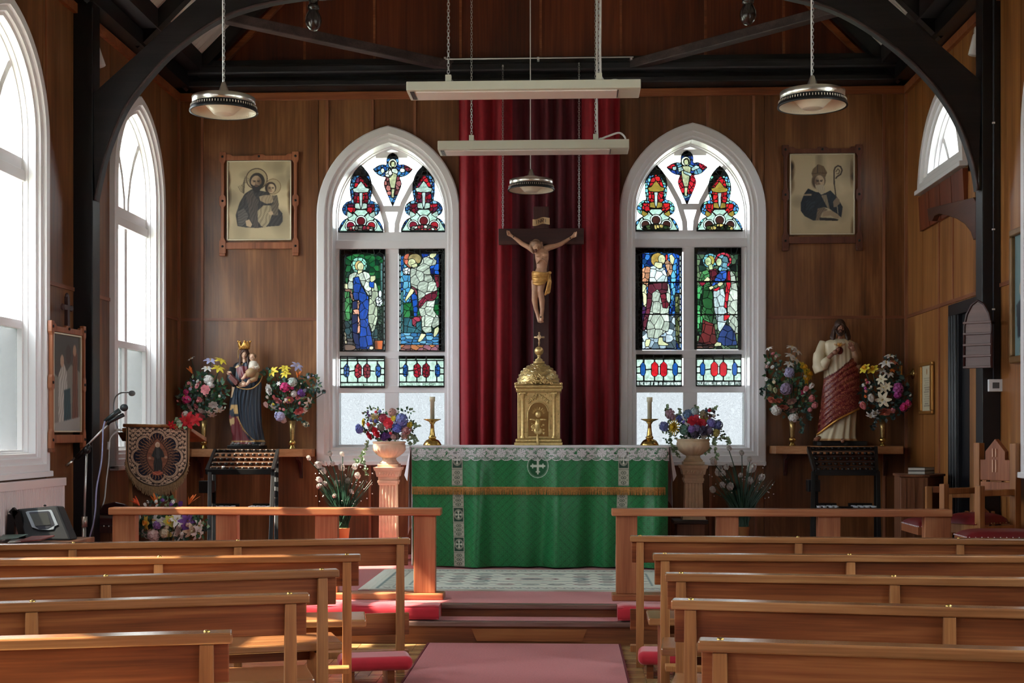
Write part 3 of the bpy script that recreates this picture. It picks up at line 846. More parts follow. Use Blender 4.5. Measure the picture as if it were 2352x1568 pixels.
def glass_panel(parent, name, box, step, layers, to_world, base, shape=None, lead_w=2, thick=0.006, border=2):
 """parent > panel (the lead network) > glass_piece (one mesh for each piece of glass)"""
 x0, y0, x1, y1 = box
 col, lab = paint(x0, y0, x1, y1, step, layers, base, shape)
 lab = add_leads(lab, lead_w)
 if border:
  ins = lab >= 0; e = ins.copy()
  for _ in range(border):
   e2 = e.copy(); e2[1:] &= e[:-1]; e2[:-1] &= e[1:]; e2[:, 1:] &= e[:, :-1]; e2[:, :-1] &= e[:, 1:]
   e2[0] = e2[-1] = False; e2[:, 0] = e2[:, -1] = False; e = e2
  lab[ins & ~e] = 0
 ids, cnt = np.unique(lab[lab > 0], return_counts=True)
 lab[np.isin(lab, ids[cnt < 5])] = 0
 ny, nx = lab.shape
 gx = np.linspace(x0, x1, nx + 1); gy = np.linspace(y0, y1, ny + 1)
 P = np.zeros((ny + 1, nx + 1,2)); P[..., 0] = gx[None]; P[..., 1] = gy[:, None]
 P = smooth_grid(lab, P, 3)
 A, B, Cc = to_world(x0, y0), to_world(x1, y0), to_world(x0, y1)      # affine map
 inv = mw(parent).inverted()
 A, B, Cc = inv @ A, inv @ B, inv @ Cc
 a = (P[..., 0] - x0) / (x1 - x0); b = (P[..., 1] - y0) / (y1 - y0)
 P3 = np.array(A)[None, None] + a[..., None] * np.array(B - A) + b[..., None] * np.array(Cc - A)
 lin_col = srgb(col)
 V, Fq, _ = extract(lab, P3,[0])
 out = np.array(inv.to_3x3() @ Vector((0,1,0)))
 n = len(V); V2 = np.concatenate([V - out * thick / 2, V + out * thick / 2])
 e = np.concatenate([Fq[:, [0,1]], Fq[:, [1,2]], Fq[:, [2,3]], Fq[:, [3,0]]])
 key = np.sort(e, 1); key = key[:, 0].astype(np.int64) * n + key[:, 1]
 uq, first, cnt = np.unique(key, return_index=True, return_counts=True)
 s = e[first[cnt == 1]]
 sides = np.stack([s[:, 0], s[:, 0] + n, s[:, 1] + n, s[:, 1]],1)
 panel = link_mesh(name, np_mesh('lead_network', V2, np.concatenate([Fq, Fq[:, ::-1] + n, sides]), M_lead), parent)
 ids, cnt = np.unique(lab[lab > 0], return_counts=True)
 small = list(ids[cnt < 5]); big = [i for i, c in zip(ids, cnt) if c >= 5]
 for i in big:
  V, Fq, c3 = extract(lab, P3,[i], lin_col)
  link_mesh('glass_piece', np_mesh('glass_piece', V, Fq, G_stain, c3), panel)
 return panel
def glyphs(text, x, y, w, h, wd, col):
 """painted capitals as strokes"""
 G = {'T': '0020 1012', 'O': '0020 2022 2202 0200', 'H': '0002 2022 0121', 'E': '2000 0002 0222 0111', 'G': '2000 0002 0222 2221 2111', 'L': '0002 0222', 'R': '0002 0020 2021 2101 0122', 'Y': '0011 2011 1112',
'F': '0002 0020 0111', 'D': '0002 0010 1021 2112 1202', 'A': '0210 1022 0121', 'I': '1012', 'N': '0200 0022 2220', 'M': '0200 0011 1120 2022', 'K': '0002 2001 0122', 'W': '0002 0211 1122 2220', 'S': '2000 0001 0121 2122 2202',
'B': '0002 0020 2021 2101 2122 2202', 'C': '2000 0002 0222', 'U': '0002 0222 2220', 'V': '0012 1220', 'P': '0002 0020 2021 2101', '1': '1012', '9': '2101 0100 0020 2022', '7': '0020 2012', '2': '0020 2021 2101 0102 0222', '-': '0121', '.': '0212'}
 out = []; n = len(text); cw = w / n
 for i, ch in enumerate(text):
  for st in G.get(ch, '').split():
   a = (x + (i + .12 + int(st[0]) * .36) * cw, y + int(st[1]) * h / 2); b = (x + (i + .12 + int(st[2]) * .36) * cw, y + int(st[3]) * h / 2)
   out.append(('S', col, wd, [a, b]))
 return out
def border_strips(x0, x1, y0, y1, w=13, n=17, c=(214,236,226)):
 out = []
 for x in (x0, x1):
  out.append(('P', (10,30,26),[(x - 1, y0),(x + w + 1, y0),(x + w + 1, y1),(x - 1, y1)]))
  h = (y1 - y0) / n
  for k in range(n): out.append(('P', c, [(x, y0 + k * h + 4),(x + w, y0 + k * h + 4),(x + w, y0 + (k + 1) * h - 3),(x, y0 + (k + 1) * h - 3)]))
 return out
SK, WH, DK = (206,208,160),(214,226,204),(26,30,34)
def face(cx, cy, rx, ry, d=1, hair=(176,146,84), skin=SK, hx=-8):
 """a small painted head turned towards d"""
 return [('E', hair, (cx + hx * d, cy - ry * .22, rx * 1.28, ry * 1.12)),('E', skin, (cx, cy, rx, ry)),
('S', (84,84,52),3,[(cx - rx * .3, cy - ry * .18),(cx + rx * .05, cy - ry * .22)]),('S', (84,84,52),3,[(cx + d * rx * .35, cy - ry * .2),(cx + d * rx * .65, cy - ry * .16)]),
('S', (40,40,30),4,[(cx - rx * .15, cy - ry * .04),(cx, cy - ry * .04)]),('S', (40,40,30),4,[(cx + d * rx * .45, cy - ry * .04),(cx + d * rx * .6, cy - ry * .04)]),
('S', (120,112,74),3,[(cx + d * rx * .3, cy - ry * .1),(cx + d * rx * .42, cy + ry * .3),(cx + d * rx * .22, cy + ry * .32)]),
('S', (150,84,66),4,[(cx + d * rx * .08, cy + ry * .56),(cx + d * rx * .42, cy + ry * .55)])]
GRN = [(14,62,34),(20,84,44),(30,98,50),(10,42,28),(44,112,60),(16,50,40)]
BLU = [(18,52,130),(30,84,176),(14,34,92),(52,116,190),(24,62,110)]
panA = [('V', GRN, [(48,52),(533,52),(533,1140),(48,1140)], {'cut': 62}),
('V', [(22,24,30),(34,30,40),(18,22,24)],[(48,52),(533,52),(533,190),(505,150),(440,112),(290,92),(160,112),(90,150),(48,190)], {'cut': 60}),
('P', (92,134,122),[(78,130),(104,130),(104,440),(78,440)], {'cut': 120}),('P', (70,110,104),[(478,200),(504,200),(504,560),(478,560)], {'cut': 120}),
('P', (34,76,82),[(80,800),(182,800),(182,1000),(80,1000)], {'cut': 60, 'fold': (0,24,.5)}),('P', (48,84,84),[(380,880),(450,880),(450,1020),(380,1020)], {'cut': 60}),
('P', (58,54,52),[(70,1000),(510,1000),(510,1130),(70,1130)], {'cut': 70}),
('E', (140,206,180),(252,224,84,84), {'cut': 46}), *face(268,240,34,46,1,(188,162,104), hx=-16),
('P', SK, [(236,276),(292,276),(284,316),(240,316)]),
('P', WH, [(150,326),(215,294),(246,322),(300,286),(356,308),(376,350),(382,450),(388,545),(348,545),(308,480),(262,390),(248,345),(196,356),(190,420),(196,482),(134,472),(134,400)], {'cut': 84, 'fold': (.5,30,.35)}),
('P', (28,78,176),[(190,360),(250,345),(270,420),(310,500),(352,560),(362,700),(356,850),(382,950),(404,1080),(352,1112),(220,1108),(190,1000),(176,850),(180,640),(190,500)], {'cut': 92, 'fold': (.25,34,.5)}),
('P', (14,34,82),[(182,610),(236,600),(240,900),(262,1108),(220,1108),(190,1000),(176,850)], {'cut': 110, 'fold': (.1,20,.4)}),
('P', (212,150,124),[(236,600),(264,600),(252,690),(264,830),(264,945),(232,948),(238,860),(240,742),(192,748),(188,700),(236,682)], {'cut': 70}),
('P', (206,220,186),[(385,400),(430,410),(450,470),(456,560),(430,640),(456,700),(446,800),(420,900),(386,946),(374,880),(348,820),(352,700),(362,560),(388,545)], {'cut': 88, 'fold': (.15,26,.35)}),
('P', (28,78,170),[(360,400),(412,400),(412,468),(362,455)]),('P', SK, [(375,340),(426,334),(428,376),(390,408),(366,390)]),
('E', (222,236,234),(465,606,38,56), {'cut': 34}),('E', (222,236,230),(476,528,18,40)),
('V', [(34,58,44),(60,84,66),(24,44,36)],[(446,662),(500,662),(496,1020),(452,1020)], {'cut': 32}),
('P', (190,96,52),[(414,1022),(506,1022),(498,1118),(420,1116)]),('D', (.4,.4,.4),(420,1080,40,80)),
('P', (70,172,88),[(75,505),(152,505),(160,815),(75,810)], {'cut': 84, 'fold': (.2,30,.55)}),
('P', (142,104,84),[(75,478),(170,478),(206,600),(176,606),(150,505),(75,505)], {'cut': 60}),('P', SK, [(82,420),(130,418),(136,478),(85,472)]),
('E', (112,84,68),(145,1096,72,32), {'fold': (.6,18,.5)}),('P', (176,164,134),[(84,960),(100,920),(118,960),(126,1060),(80,1060)], {'cut': 40}),('E', (214,206,176),(383,1100,24,19)),
*border_strips(57,511,118,1128)]
panB = [('V', GRN, [(672,47),(1160,47),(1160,1138),(672,1138)], {'cut': 60}),
('V', [(22,22,32),(34,30,44),(24,34,40)],[(672,47),(1160,47),(1160,130),(672,130)], {'cut': 60}),
('V', [(70,140,180),(96,170,196),(40,90,150),(30,70,120)],[(690,130),(790,130),(800,620),(690,620)], {'cut': 58}),
('P', (60,110,110),[(690,500),(720,500),(724,1010),(690,1010)], {'cut': 110}),
('V', BLU, [(900,80),(1140,80),(1140,330),(1000,330)], {'cut': 54}),
('P', (60,120,130),[(726,780),(915,780),(915,965),(726,965)], {'cut': 90, 'fold': (0,22,.65)}),
('V', [(70,130,170),(110,170,196),(50,100,140)],[(690,940),(1140,940),(1140,1100),(690,1100)], {'cut': 74, 'sy': .5}),
('V', [(150,96,66),(128,84,78),(176,110,70),(140,90,100)],[(690,1066),(1145,1066),(1145,1128),(690,1128)], {'cut': 66, 'sy': .8}),
('E', (206,110,84),(806,168,84,84), {'cut': 54}),('E', (176,156,104),(842,160,70,58), {'fold': (.4,14,.5)}), *face(812,200,42,44,-1,(176,156,104), hx=-22)[1:],
('P', SK, [(800,225),(868,200),(876,262),(832,264)]),
('P', WH, [(800,262),(880,240),(914,190),(926,150),(1010,116),(1074,178),(1066,220),(1000,236),(1012,330),(1076,430),(1082,500),(1060,590),(1040,700),(1100,780),(1106,850),(1040,892),(1022,870),(1020,930),(960,946),(916,900),(914,790),(884,690),(880,600),(872,480),(800,440),(792,330)], {'cut': 92, 'fold': (.9,30,.42)}),
('P', SK, [(1000,110),(1040,88),(1076,100),(1064,130),(1030,156),(996,140)]),('P', (226,238,236),[(720,260),(770,240),(796,270),(790,320),(740,332),(716,300)], {'cut': 34}),
('P', SK, [(800,470),(840,486),(820,530),(780,570),(748,612),(736,590),(756,550)]),
('P', (120,54,66),[(806,440),(870,480),(866,570),(850,560),(846,500),(806,462)], {'cut': 60}),
('P', (142,44,66),[(884,610),(960,540),(1084,486),(1080,556),(1040,600),(960,606),(900,680),(878,676)], {'cut': 66, 'fold': (.6,22,.5)}),
('P', (34,90,190),[(804,540),(846,512),(870,570),(874,690),(866,766),(834,766),(820,640)], {'cut': 70, 'fold': (.1,20,.4)}),
('P', (160,60,78),[(812,790),(852,766),(914,760),(910,816),(862,830),(850,880),(816,866)], {'cut': 56}),('P', (140,40,60),[(1044,330),(1104,330),(1106,440),(1080,470)], {'cut': 60, 'fold': (.2,18,.5)}),
('P', SK, [(910,945),(964,955),(936,1000),(900,1036),(872,1036),(880,1010)]),('P', SK, [(1050,900),(1088,872),(1106,900),(1078,960),(1052,986),(1038,970)]),
*border_strips(680,1132,112,1126)]
panC = [('V', BLU, [(58,42),(560,42),(566,1122),(66,1122)], {'cut': 56}),
('V', [(26,24,24),(38,32,30),(16,18,20)],[(58,42),(560,42),(560,130),(480,96),(300,84),(140,96),(58,130)], {'cut': 60}),
('V', [(96,48,110),(74,36,84),(118,60,130),(60,40,70)],[(95,660),(190,660),(170,1100),(95,1100)], {'cut': 60}),
('V', [(84,96,48),(60,72,40),(104,110,70),(48,50,40)],[(486,520),(540,520),(540,1100),(486,1000)], {'cut': 58}),
('V', [(150,170,180),(100,120,130),(190,204,210),(70,84,90)],[(366,760),(486,760),(500,1110),(100,1110),(130,920),(200,900),(366,960)], {'cut': 66}),
('V', [(70,150,196),(96,176,206),(40,96,170)],[(440,240),(504,200),(490,500),(446,740)], {'cut': 60}),('P', (70,150,206),[(94,440),(140,480),(140,660),(116,650)], {'cut': 60}),
('P', (214,44,40),[(240,110),(262,106),(262,160),(238,170)]),('P', (214,44,40),[(384,110),(410,116),(404,180),(384,170)]),
('E', (198,162,78),(306,168,76,74), {'fold': (.8,13,.5)}), *face(346,162,38,50,1, hx=0)[1:],('P', SK, [(276,190),(350,200),(352,256),(300,262),(262,230)]),
('P', SK, [(424,120),(452,110),(484,150),(470,214),(440,220),(430,160)]),
('P', (226,170,130),[(374,196),(410,166),(450,210),(462,280),(440,340),(404,344),(400,280)], {'cut': 60, 'fold': (.3,16,.4)}),
('P', (228,160,120),[(128,270),(180,236),(232,246),(240,300),(206,380),(200,450),(150,480),(104,440),(96,380)], {'cut': 62, 'fold': (.9,18,.4)}),
('P', (212,230,226),[(226,240),(262,230),(320,268),(372,240),(404,340),(404,410),(216,412),(216,350)], {'cut': 76}),
('P', WH, [(250,420),(420,420),(440,520),(436,620),(420,760),(430,860),(410,930),(386,930),(320,980),(300,1000),(196,992),(186,880),(220,700),(236,560)], {'cut': 96, 'fold': (.2,26,.32)}),
('P', (104,44,58),[(206,420),(404,408),(412,460),(396,516),(340,530),(300,480),(246,520),(240,640),(216,740),(172,900),(148,920),(146,830),(180,700),(192,560)], {'cut': 92, 'fold': (.7,20,.5)}),
('P', (140,44,60),[(330,540),(392,516),(398,590),(424,640),(404,682),(356,674),(346,620)], {'cut': 66, 'fold': (.5,18,.5)}),
('P', SK, [(140,420),(182,440),(188,560),(184,670),(150,660),(146,560),(134,480)], {'cut': 120}),
('P', SK, [(180,1010),(230,1006),(222,1050),(206,1090),(172,1088),(168,1050)]),('P', SK, [(316,990),(356,984),(360,1030),(420,1060),(416,1076),(310,1072),(304,1040)]),
*border_strips(80,536,118,1100),('L', 8,[(70,405),(550,405)]),('L', 8,[(70,746),(550,746)])]
panD = [('V', [(74,98,72),(96,118,84),(50,76,56),(34,58,46),(20,30,28)],[(690,38),(1185,38),(1190,1118),(696,1118)], {'cut': 62}),
('V', [(22,24,28),(32,34,40),(16,24,22)],[(690,38),(1185,38),(1185,110),(690,110)], {'cut': 66}),
('V', [(24,60,34),(16,44,26),(70,160,90),(90,180,110)],[(722,440),(780,440),(790,930),(722,930)], {'cut': 62}),
('E', (120,196,206),(860,176,80,76), {'cut': 50}),('E', (196,52,72),(998,172,88,82), {'cut': 54}),
*face(838,186,34,46,-1,(170,160,76),(186,206,150), hx=-24),('P', (186,206,150),[(836,226),(880,210),(890,268),(850,276)]),
('P', (120,176,190),[(938,140),(984,112),(1040,130),(1058,190),(1034,230),(1074,262),(1010,290),(980,304),(938,270),(968,226)], {'cut': 50, 'fold': (.7,18,.4)}), *face(952,192,30,42,-1,(120,176,190),(190,206,160), hx=0)[1:],
('P', (86,158,92),[(736,390),(776,290),(830,272),(856,320),(850,400),(880,470),(892,600),(900,760),(876,850),(800,830),(770,760),(770,560),(790,440)], {'cut': 86, 'fold': (.5,24,.5)}),
('P', (44,100,52),[(770,480),(850,440),(884,520),(900,700),(880,846),(846,790),(780,690)], {'cut': 90, 'fold': (.4,22,.5)}),
('P', (104,34,46),[(846,280),(920,258),(940,300),(904,400),(866,380)], {'cut': 60, 'fold': (.2,14,.5)}),('P', (128,30,48),[(738,410),(800,380),(812,420),(770,450)]),
('P', SK, [(790,390),(830,344),(860,370),(850,400),(800,410)]),
('P', (118,44,44),[(780,800),(850,830),(900,850),(920,980),(930,1060),(880,1080),(730,1040),(772,930)], {'cut': 92, 'fold': (.15,22,.55)}),
('P', WH, [(1076,280),(1120,330),(1150,480),(1150,760),(1160,940),(1130,950),(1060,870),(1040,700),(1046,420)], {'cut': 92, 'fold': (.1,22,.4)}),
('P', (206,226,224),[(890,500),(1000,470),(1020,560),(1040,800),(1010,870),(960,930),(940,900),(920,760),(900,700)], {'cut': 88, 'fold': (.2,24,.35)}),
('P', (52,96,186),[(916,350),(960,290),(1040,280),(1044,380),(1000,390),(940,420),(900,440),(870,450)], {'cut': 56, 'fold': (.3,16,.4)}),
('P', (184,32,46),[(1036,290),(1066,280),(1080,420),(1060,520),(1036,680),(1006,676),(1020,520)], {'cut': 90}),('P', (206,40,54),[(880,490),(960,450),(964,468),(930,500)]),('P', (206,34,44),[(1004,740),(1040,732),(1070,760),(1040,800),(1004,816)]),
('P', SK, [(936,420),(976,390),(1000,420),(970,450),(940,446)]),('P', SK, [(842,460),(880,442),(900,460),(860,492)]),
('P', (34,62,122),[(1016,850),(1070,870),(1116,930),(1146,1070),(1010,1078),(930,1040),(960,940)], {'cut': 80, 'fold': (.2,24,.5)}),('P', SK, [(900,1070),(930,1036),(978,1046),(976,1078),(910,1086)]),
('V', [(96,66,56),(70,50,46),(50,40,40)],[(716,1050),(900,1066),(900,1104),(716,1104)], {'cut': 70, 'sy': .4}),
*border_strips(704,1154,120,1100),('L', 8,[(700,400),(1180,400)]),('L', 8,[(700,748),(1180,748)])]
def small_panel(x0, y0, x1, y1, dark, text, light):
 w, h = x1 - x0, y1 - y0; PG = (196,224,204)
 gx = lambda a: x0 + a * w; gy = lambda b: y0 + b * h
 def hexp(c, a, b0, b1, hw, col, cut=None):
  return ('P', col, [(gx(a), gy(b0)),(gx(a + hw), gy(b0 + .1)),(gx(a + hw), gy(b1 - .07)),(gx(a + hw * .5), gy(b1)),(gx(a - hw * .5), gy(b1)),(gx(a - hw), gy(b1 - .07)),(gx(a - hw), gy(b0 + .1))], {'cut': cut} if cut else {})
 L = [('P', PG, [(x0, y0),(x1, y0),(x1, y1),(x0, y1)], {'fold': (0,16,.16)}),('P', (70,110,90),[(x0, y0),(x1, y0),(x1, gy(.06)),(x0, gy(.06))], {'same': 1}),
('L', 9,[(x0, gy(.15)),(x1, gy(.15))]),('L', 9,[(x0, gy(.83)),(x1, gy(.83))])]
 for a in (.17,.4,.6,.83): L.append(('L', 7,[(gx(a), gy(.15)),(gx(a), gy(.83))]))
 for a in (.17,.38,.6): L.append(('L', 7,[(gx(a), gy(.0)),(gx(a), gy(.15))]))
 L += [('L', 7,[(gx(.22), gy(.48)),(gx(.33), gy(.46))]),('L', 7,[(gx(.66), gy(.46)),(gx(.77), gy(.48))]),('L', 7,[(x0, gy(.4)),(gx(.12), gy(.38))]),('L', 7,[(x0, gy(.58)),(gx(.12), gy(.58))]),('L', 7,[(gx(.88), gy(.38)),(x1, gy(.4))]),('L', 7,[(gx(.88), gy(.58)),(x1, gy(.58))])]
 cut = 40 if dark else None
 R1, R2 = ((150,26,40),(120,24,36)) if dark else ((200,30,38),(176,26,36))
 L += [hexp(0,.15,.24,.66,.055,(28,76,140), cut), hexp(0,.85,.24,.66,.055,(28,80,150), cut), hexp(0,.405,.22,.68,.075, R1, cut), hexp(0,.6,.22,.68,.075, R2, cut)]
 L += [('P', (220,228,224),[(gx(.485), gy(.38)),(gx(.52), gy(.38)),(gx(.52), gy(.62)),(gx(.485), gy(.62))])]
 if light: L += [('P', (8,34,30),[(x0, gy(.845)),(x1, gy(.845)),(x1, gy(.965)),(x0, gy(.965))], {'same': 1})]
 L += glyphs(text, gx(.02), gy(.865), w * .96, h * .075,4.2,(222,236,226) if light else (30,70,40))
 return L
MAPW = lambda ox, oy, sc, Y: (lambda x, y: at(ox + x / sc, oy + y / sc, Y))
YG = YB + 0.185
c1, c2 = MAPW(770,560,4.611, YG), MAPW(1445,560,4.611, YG)
glass_panel(win1, 'stained_panel', (48,52,533,1140),3.4, panA, c1, GRN[0]).name
glass_panel(win1, 'stained_panel', (672,47,1160,1138),3.4, panB, c1, GRN[0])
glass_panel(win2, 'stained_panel', (58,42,562,1122),3.4, panC, c2, BLU[0])
glass_panel(win2, 'stained_panel', (690,38,1188,1118),3.4, panD, c2, GRN[0])
for w, mp, (x0, y0, x1, y1), dk, tx, lg in ((win1, c1,(48,1185,527,1525),1, 'TO THE GLORY OF GOD', 0),(win1, c1,(672,1182,1157,1520),1, 'IN LOVING MEMORY OF', 0),
(win2, c2,(72,1168,562,1510),0, 'TO THE GLORY OF GOD AND IN LOVING MEMORY', 1),(win2, c2,(705,1168,1192,1508),0, 'EMILY FRANKLIN WHO DIED FEB 1917', 1)):
 glass_panel(w, 'stained_panel', (x0, y0, x1, y1),3.4, small_panel(x0, y0, x1, y1, dk, tx, lg), mp, (190,220,200), border=3)
 # trefoil-headed lights
def spl(P, n=6): return crv(P + [P[0]], n)
def trefoil(x0, x1, y0, y1):
 fx = lambda a: x0 + a * (x1 - x0); fy = lambda b: y0 + b * (y1 - y0)
 half = [(.5,0),(.58,.05),(.68,.14),(.735,.25),(.75,.36),(.735,.46),(.72,.52),(.80,.54),(.88,.585),(.92,.66),(.88,.73),(.80,.765),(.80,.78),(.88,.81),(.95,.87),(.99,.94),(1.0,1.0)]
 pts = half + [(1 - a, b) for a, b in half[::-1]][:-1]
 return [(fx(a), fy(b)) for a, b in pts]
def trefoil_art(x0, x1, y0, y1, right):
 fx = lambda a: x0 + a * (x1 - x0); fy = lambda b: y0 + b * (y1 - y0)
 Q = lambda *p: [(fx(a), fy(b)) for a, b in p]
 mir = lambda p: [(1 - a, b) for a, b in p]
 RD = [(150,20,36),(190,30,40),(110,20,36),(90,30,60)] if not right else [(206,32,36),(180,26,36)]
 BL = [(44,96,150),(70,130,170),(30,70,130),(120,170,190)] if not right else [(80,150,210),(120,200,200),(96,170,220),(130,210,180)]
 PG = (190,226,204); GO = (176,150,60) if right else (196,224,206)
 full = [(x0, y0),(x1, y0),(x1, y1),(x0, y1)]
 L = [('V', BL, full, {'cut': 46}),('V', [(10,16,22),(14,22,26),(8,12,14)], Q((.3,0),(.7,0),(.75,.16),(.5,.155),(.25,.16)), {'cut': 70}),
('V', RD, Q((.5,.15),(.6,.2),(.66,.32),(.66,.55),(.5,.6),(.34,.55),(.34,.32),(.4,.2)), {'cut': 56}),
('V', RD, Q((.2,.58),(.36,.58),(.42,.66),(.32,.73),(.2,.66)), {'cut': 70}),('V', RD, Q(*mir([(.2,.58),(.36,.58),(.42,.66),(.32,.73),(.2,.66)])), {'cut': 70}),
('P', GO, Q((.5,.24),(.57,.3),(.6,.335),(.69,.35),(.66,.4),(.5,.415),(.34,.4),(.31,.35),(.4,.335),(.43,.3)), {'fold': (1.2,20,.45)}),
('P', (200,222,214), Q((.46,.41),(.54,.41),(.53,.56),(.57,.66),(.43,.66),(.47,.56)), {'fold': (0,14,.3)}),
('P', GO, Q((.36,.57),(.46,.56),(.5,.66),(.36,.64)), {'fold': (.6,14,.5)}),('P', GO, Q((.64,.57),(.54,.56),(.5,.66),(.64,.64)), {'fold': (.6,14,.5)}),
('P', PG, Q((.40,.66),(.6,.66),(.72,.76),(.8,.78),(1,1),(0,1),(.2,.78),(.28,.76)), {'fold': (.8,40,.2)}),
('L', 8, Q((.36,.66),(.64,.66))),('L', 8, Q((.32,.69),(.44,.77),(.56,.77),(.68,.69))),('L', 8, Q((.2,.79),(.27,.86))),('L', 8, Q((.8,.79),(.73,.86))),
('P', GO, Q((.2,.68),(.3,.72),(.33,.74),(.24,.78),(.18,.76)), {'fold': (.4,14,.5)}),('P', GO, Q((.8,.68),(.7,.72),(.67,.74),(.76,.78),(.82,.76)), {'fold': (.4,14,.5)})]
 for k, (cx, cy, r) in enumerate(((.5,.83,.17),(.27,.9,.16),(.73,.9,.16))):
  L += [('E', (222,240,226),(fx(cx), fy(cy), r * (x1 - x0) * .74, r * (x1 - x0) * .74)),('E', [(96,26,34),(120,26,44),(150,30,40)][k] if not right else (64,34,30),(fx(cx), fy(cy), r * (x1 - x0) * .52, r * (x1 - x0) * .52))]
 L += [('V', [(196,206,190),(150,60,60),(120,30,50),(90,90,80)] if not right else [(40,60,30),(60,80,40),(30,30,24),(180,160,90)], Q((.22,.92),(.5,.88),(.78,.92),(.8,.975),(.2,.975)), {'cut': 44}),
('P', (10,26,26), Q((0,.972),(1,.972),(1,1),(0,1)), {'same': 1})]
 return L
def cross_pts(x0, x1, y0, y1):
 fx = lambda a: x0 + a * (x1 - x0); fy = lambda b: y0 + b * (y1 - y0)
 half = [(.5,0),(.58,.025),(.64,.09),(.66,.16),(.66,.22),(.76,.215),(.88,.245),(.96,.285),(1,.31),(.95,.36),(.86,.42),(.76,.45),(.68,.46),(.70,.50),(.725,.57),(.71,.64),(.66,.74),(.58,.88),(.5,1)]
 return [(fx(a), fy(b)) for a, b in half + [(1 - a, b) for a, b in half[::-1]][1:-1]]
def cross_art(x0, x1, y0, y1, right):
 fx = lambda a: x0 + a * (x1 - x0); fy = lambda b: y0 + b * (y1 - y0)
 Q = lambda *p: [(fx(a), fy(b)) for a, b in p]
 full = [(x0, y0),(x1, y0),(x1, y1),(x0, y1)]; PS = (190,196,150)
 cx = .5 if not right else .47
 L = [('V', [(50,110,170),(34,80,150),(90,150,190)] if not right else [(40,70,150),(30,60,120),(96,150,170)], full, {'cut': 60}),
('V', [(150,90,90),(120,50,60),(180,110,100),(90,50,50)] if not right else [(200,34,46),(180,30,44)], Q((.27,.44),(.73,.44),(.73,.7),(.6,.8),(.4,.8),(.27,.7)), {'cut': 60}),
('V', [(150,60,60),(110,40,50)] if not right else [(196,30,44),(170,30,50)], Q((.8,.2),(1,.3),(.88,.36),(.78,.3)), {'cut': 60}),('V', [(60,60,80),(40,90,140)] if not right else [(196,30,44),(60,90,150)], Q((.2,.2),(0,.3),(.12,.36),(.22,.3)), {'cut': 60}),
('P', (12,18,28), Q((.3,0),(.7,0),(.7,.1),(.5,.07),(.3,.1)), {'cut': 60}),
('E', (222,236,206),(fx(cx), fy(.2),.11 * (x1 - x0),.115 * (x1 - x0))), *face(fx(cx + .01), fy(.215),.055 * (x1 - x0),.07 * (x1 - x0),1 if not right else -1,(150,130,70), PS, hx=-4),
('P', PS, Q((cx - .1,.46),(cx - .12,.3),(cx - .03,.28),(cx + .05,.28),(cx + .13,.31),(cx + .1,.46),(cx + .08,.56),(cx + .05,.68),(cx + .03,.8),(cx + .05,.84),(cx - .03,.84),(cx - .03,.7),(cx - .08,.56)), {'fold': (.1,30,.2)}),
('L', 6, Q((cx - .06,.67),(cx + .06,.67)))]
 if not right:
  L += [('P', (224,236,216), Q((.3,.39),(.4,.31),(.44,.29),(.5,.4),(.44,.46),(.34,.45)), {'cut': 56}),('P', (220,234,214), Q((.47,.3),(.6,.29),(.64,.36),(.6,.4),(.48,.36))),
('E', (220,234,214),(fx(.25), fy(.335),26,34)),('E', (220,234,220),(fx(.74), fy(.33),36,30))]
 else:
  for q in (((.14,.3),(.24,.29),(.25,.36),(.16,.37)),((.26,.32),(.38,.3),(.42,.36),(.3,.4)),((.42,.37),(.62,.43),(.6,.48),(.42,.42)),((.6,.33),(.72,.27),(.82,.3),(.76,.34),(.62,.38))):
   L += [('P', (176,206,200), Q(*q))]
  L += glyphs('AVE', fx(.27), fy(.325),70,30,4,(40,70,70)) + glyphs('DEI', fx(.45), fy(.405),80,28,4,(40,70,70)) + glyphs('LUX', fx(.63), fy(.30),70,30,4,(40,70,70))
 L += [('P', (14,20,26), Q((.4,.92),(.6,.92),(.5,1)), {'same': 1})]
 return L
c3, c4 = MAPW(720,285,5.703, YG), MAPW(1420,285,5.703, YG)
for w, mp, (x0, x1, y0, y1), rt in ((win1, c3,(325,920,535,1420),0),(win1, c3,(1145,1745,530,1415),0),(win2, c4,(195,795,525,1405),1),(win2, c4,(1025,1632,540,1405),1)):
 o = spl(trefoil(x0, x1, y0, y1),3)
 glass_panel(w, 'stained_trefoil', (x0, y0, x1, y1),4.9, trefoil_art(x0, x1, y0, y1, rt), mp, (60,110,160), shape=lambda X, Y, o=o: pmask(o, X, Y), border=2)
for w, mp, (x0, x1, y0, y1), rt in ((win1, c3,(775,1300,375,1075),0),(win2, c4,(632,1170,345,1055),1)):
 o = spl(cross_pts(x0, x1, y0, y1),3)
 glass_panel(w, 'stained_cross', (x0, y0, x1, y1),4.9, cross_art(x0, x1, y0, y1, rt), mp, (40,80,150), shape=lambda X, Y, o=o: pmask(o, X, Y), border=2)
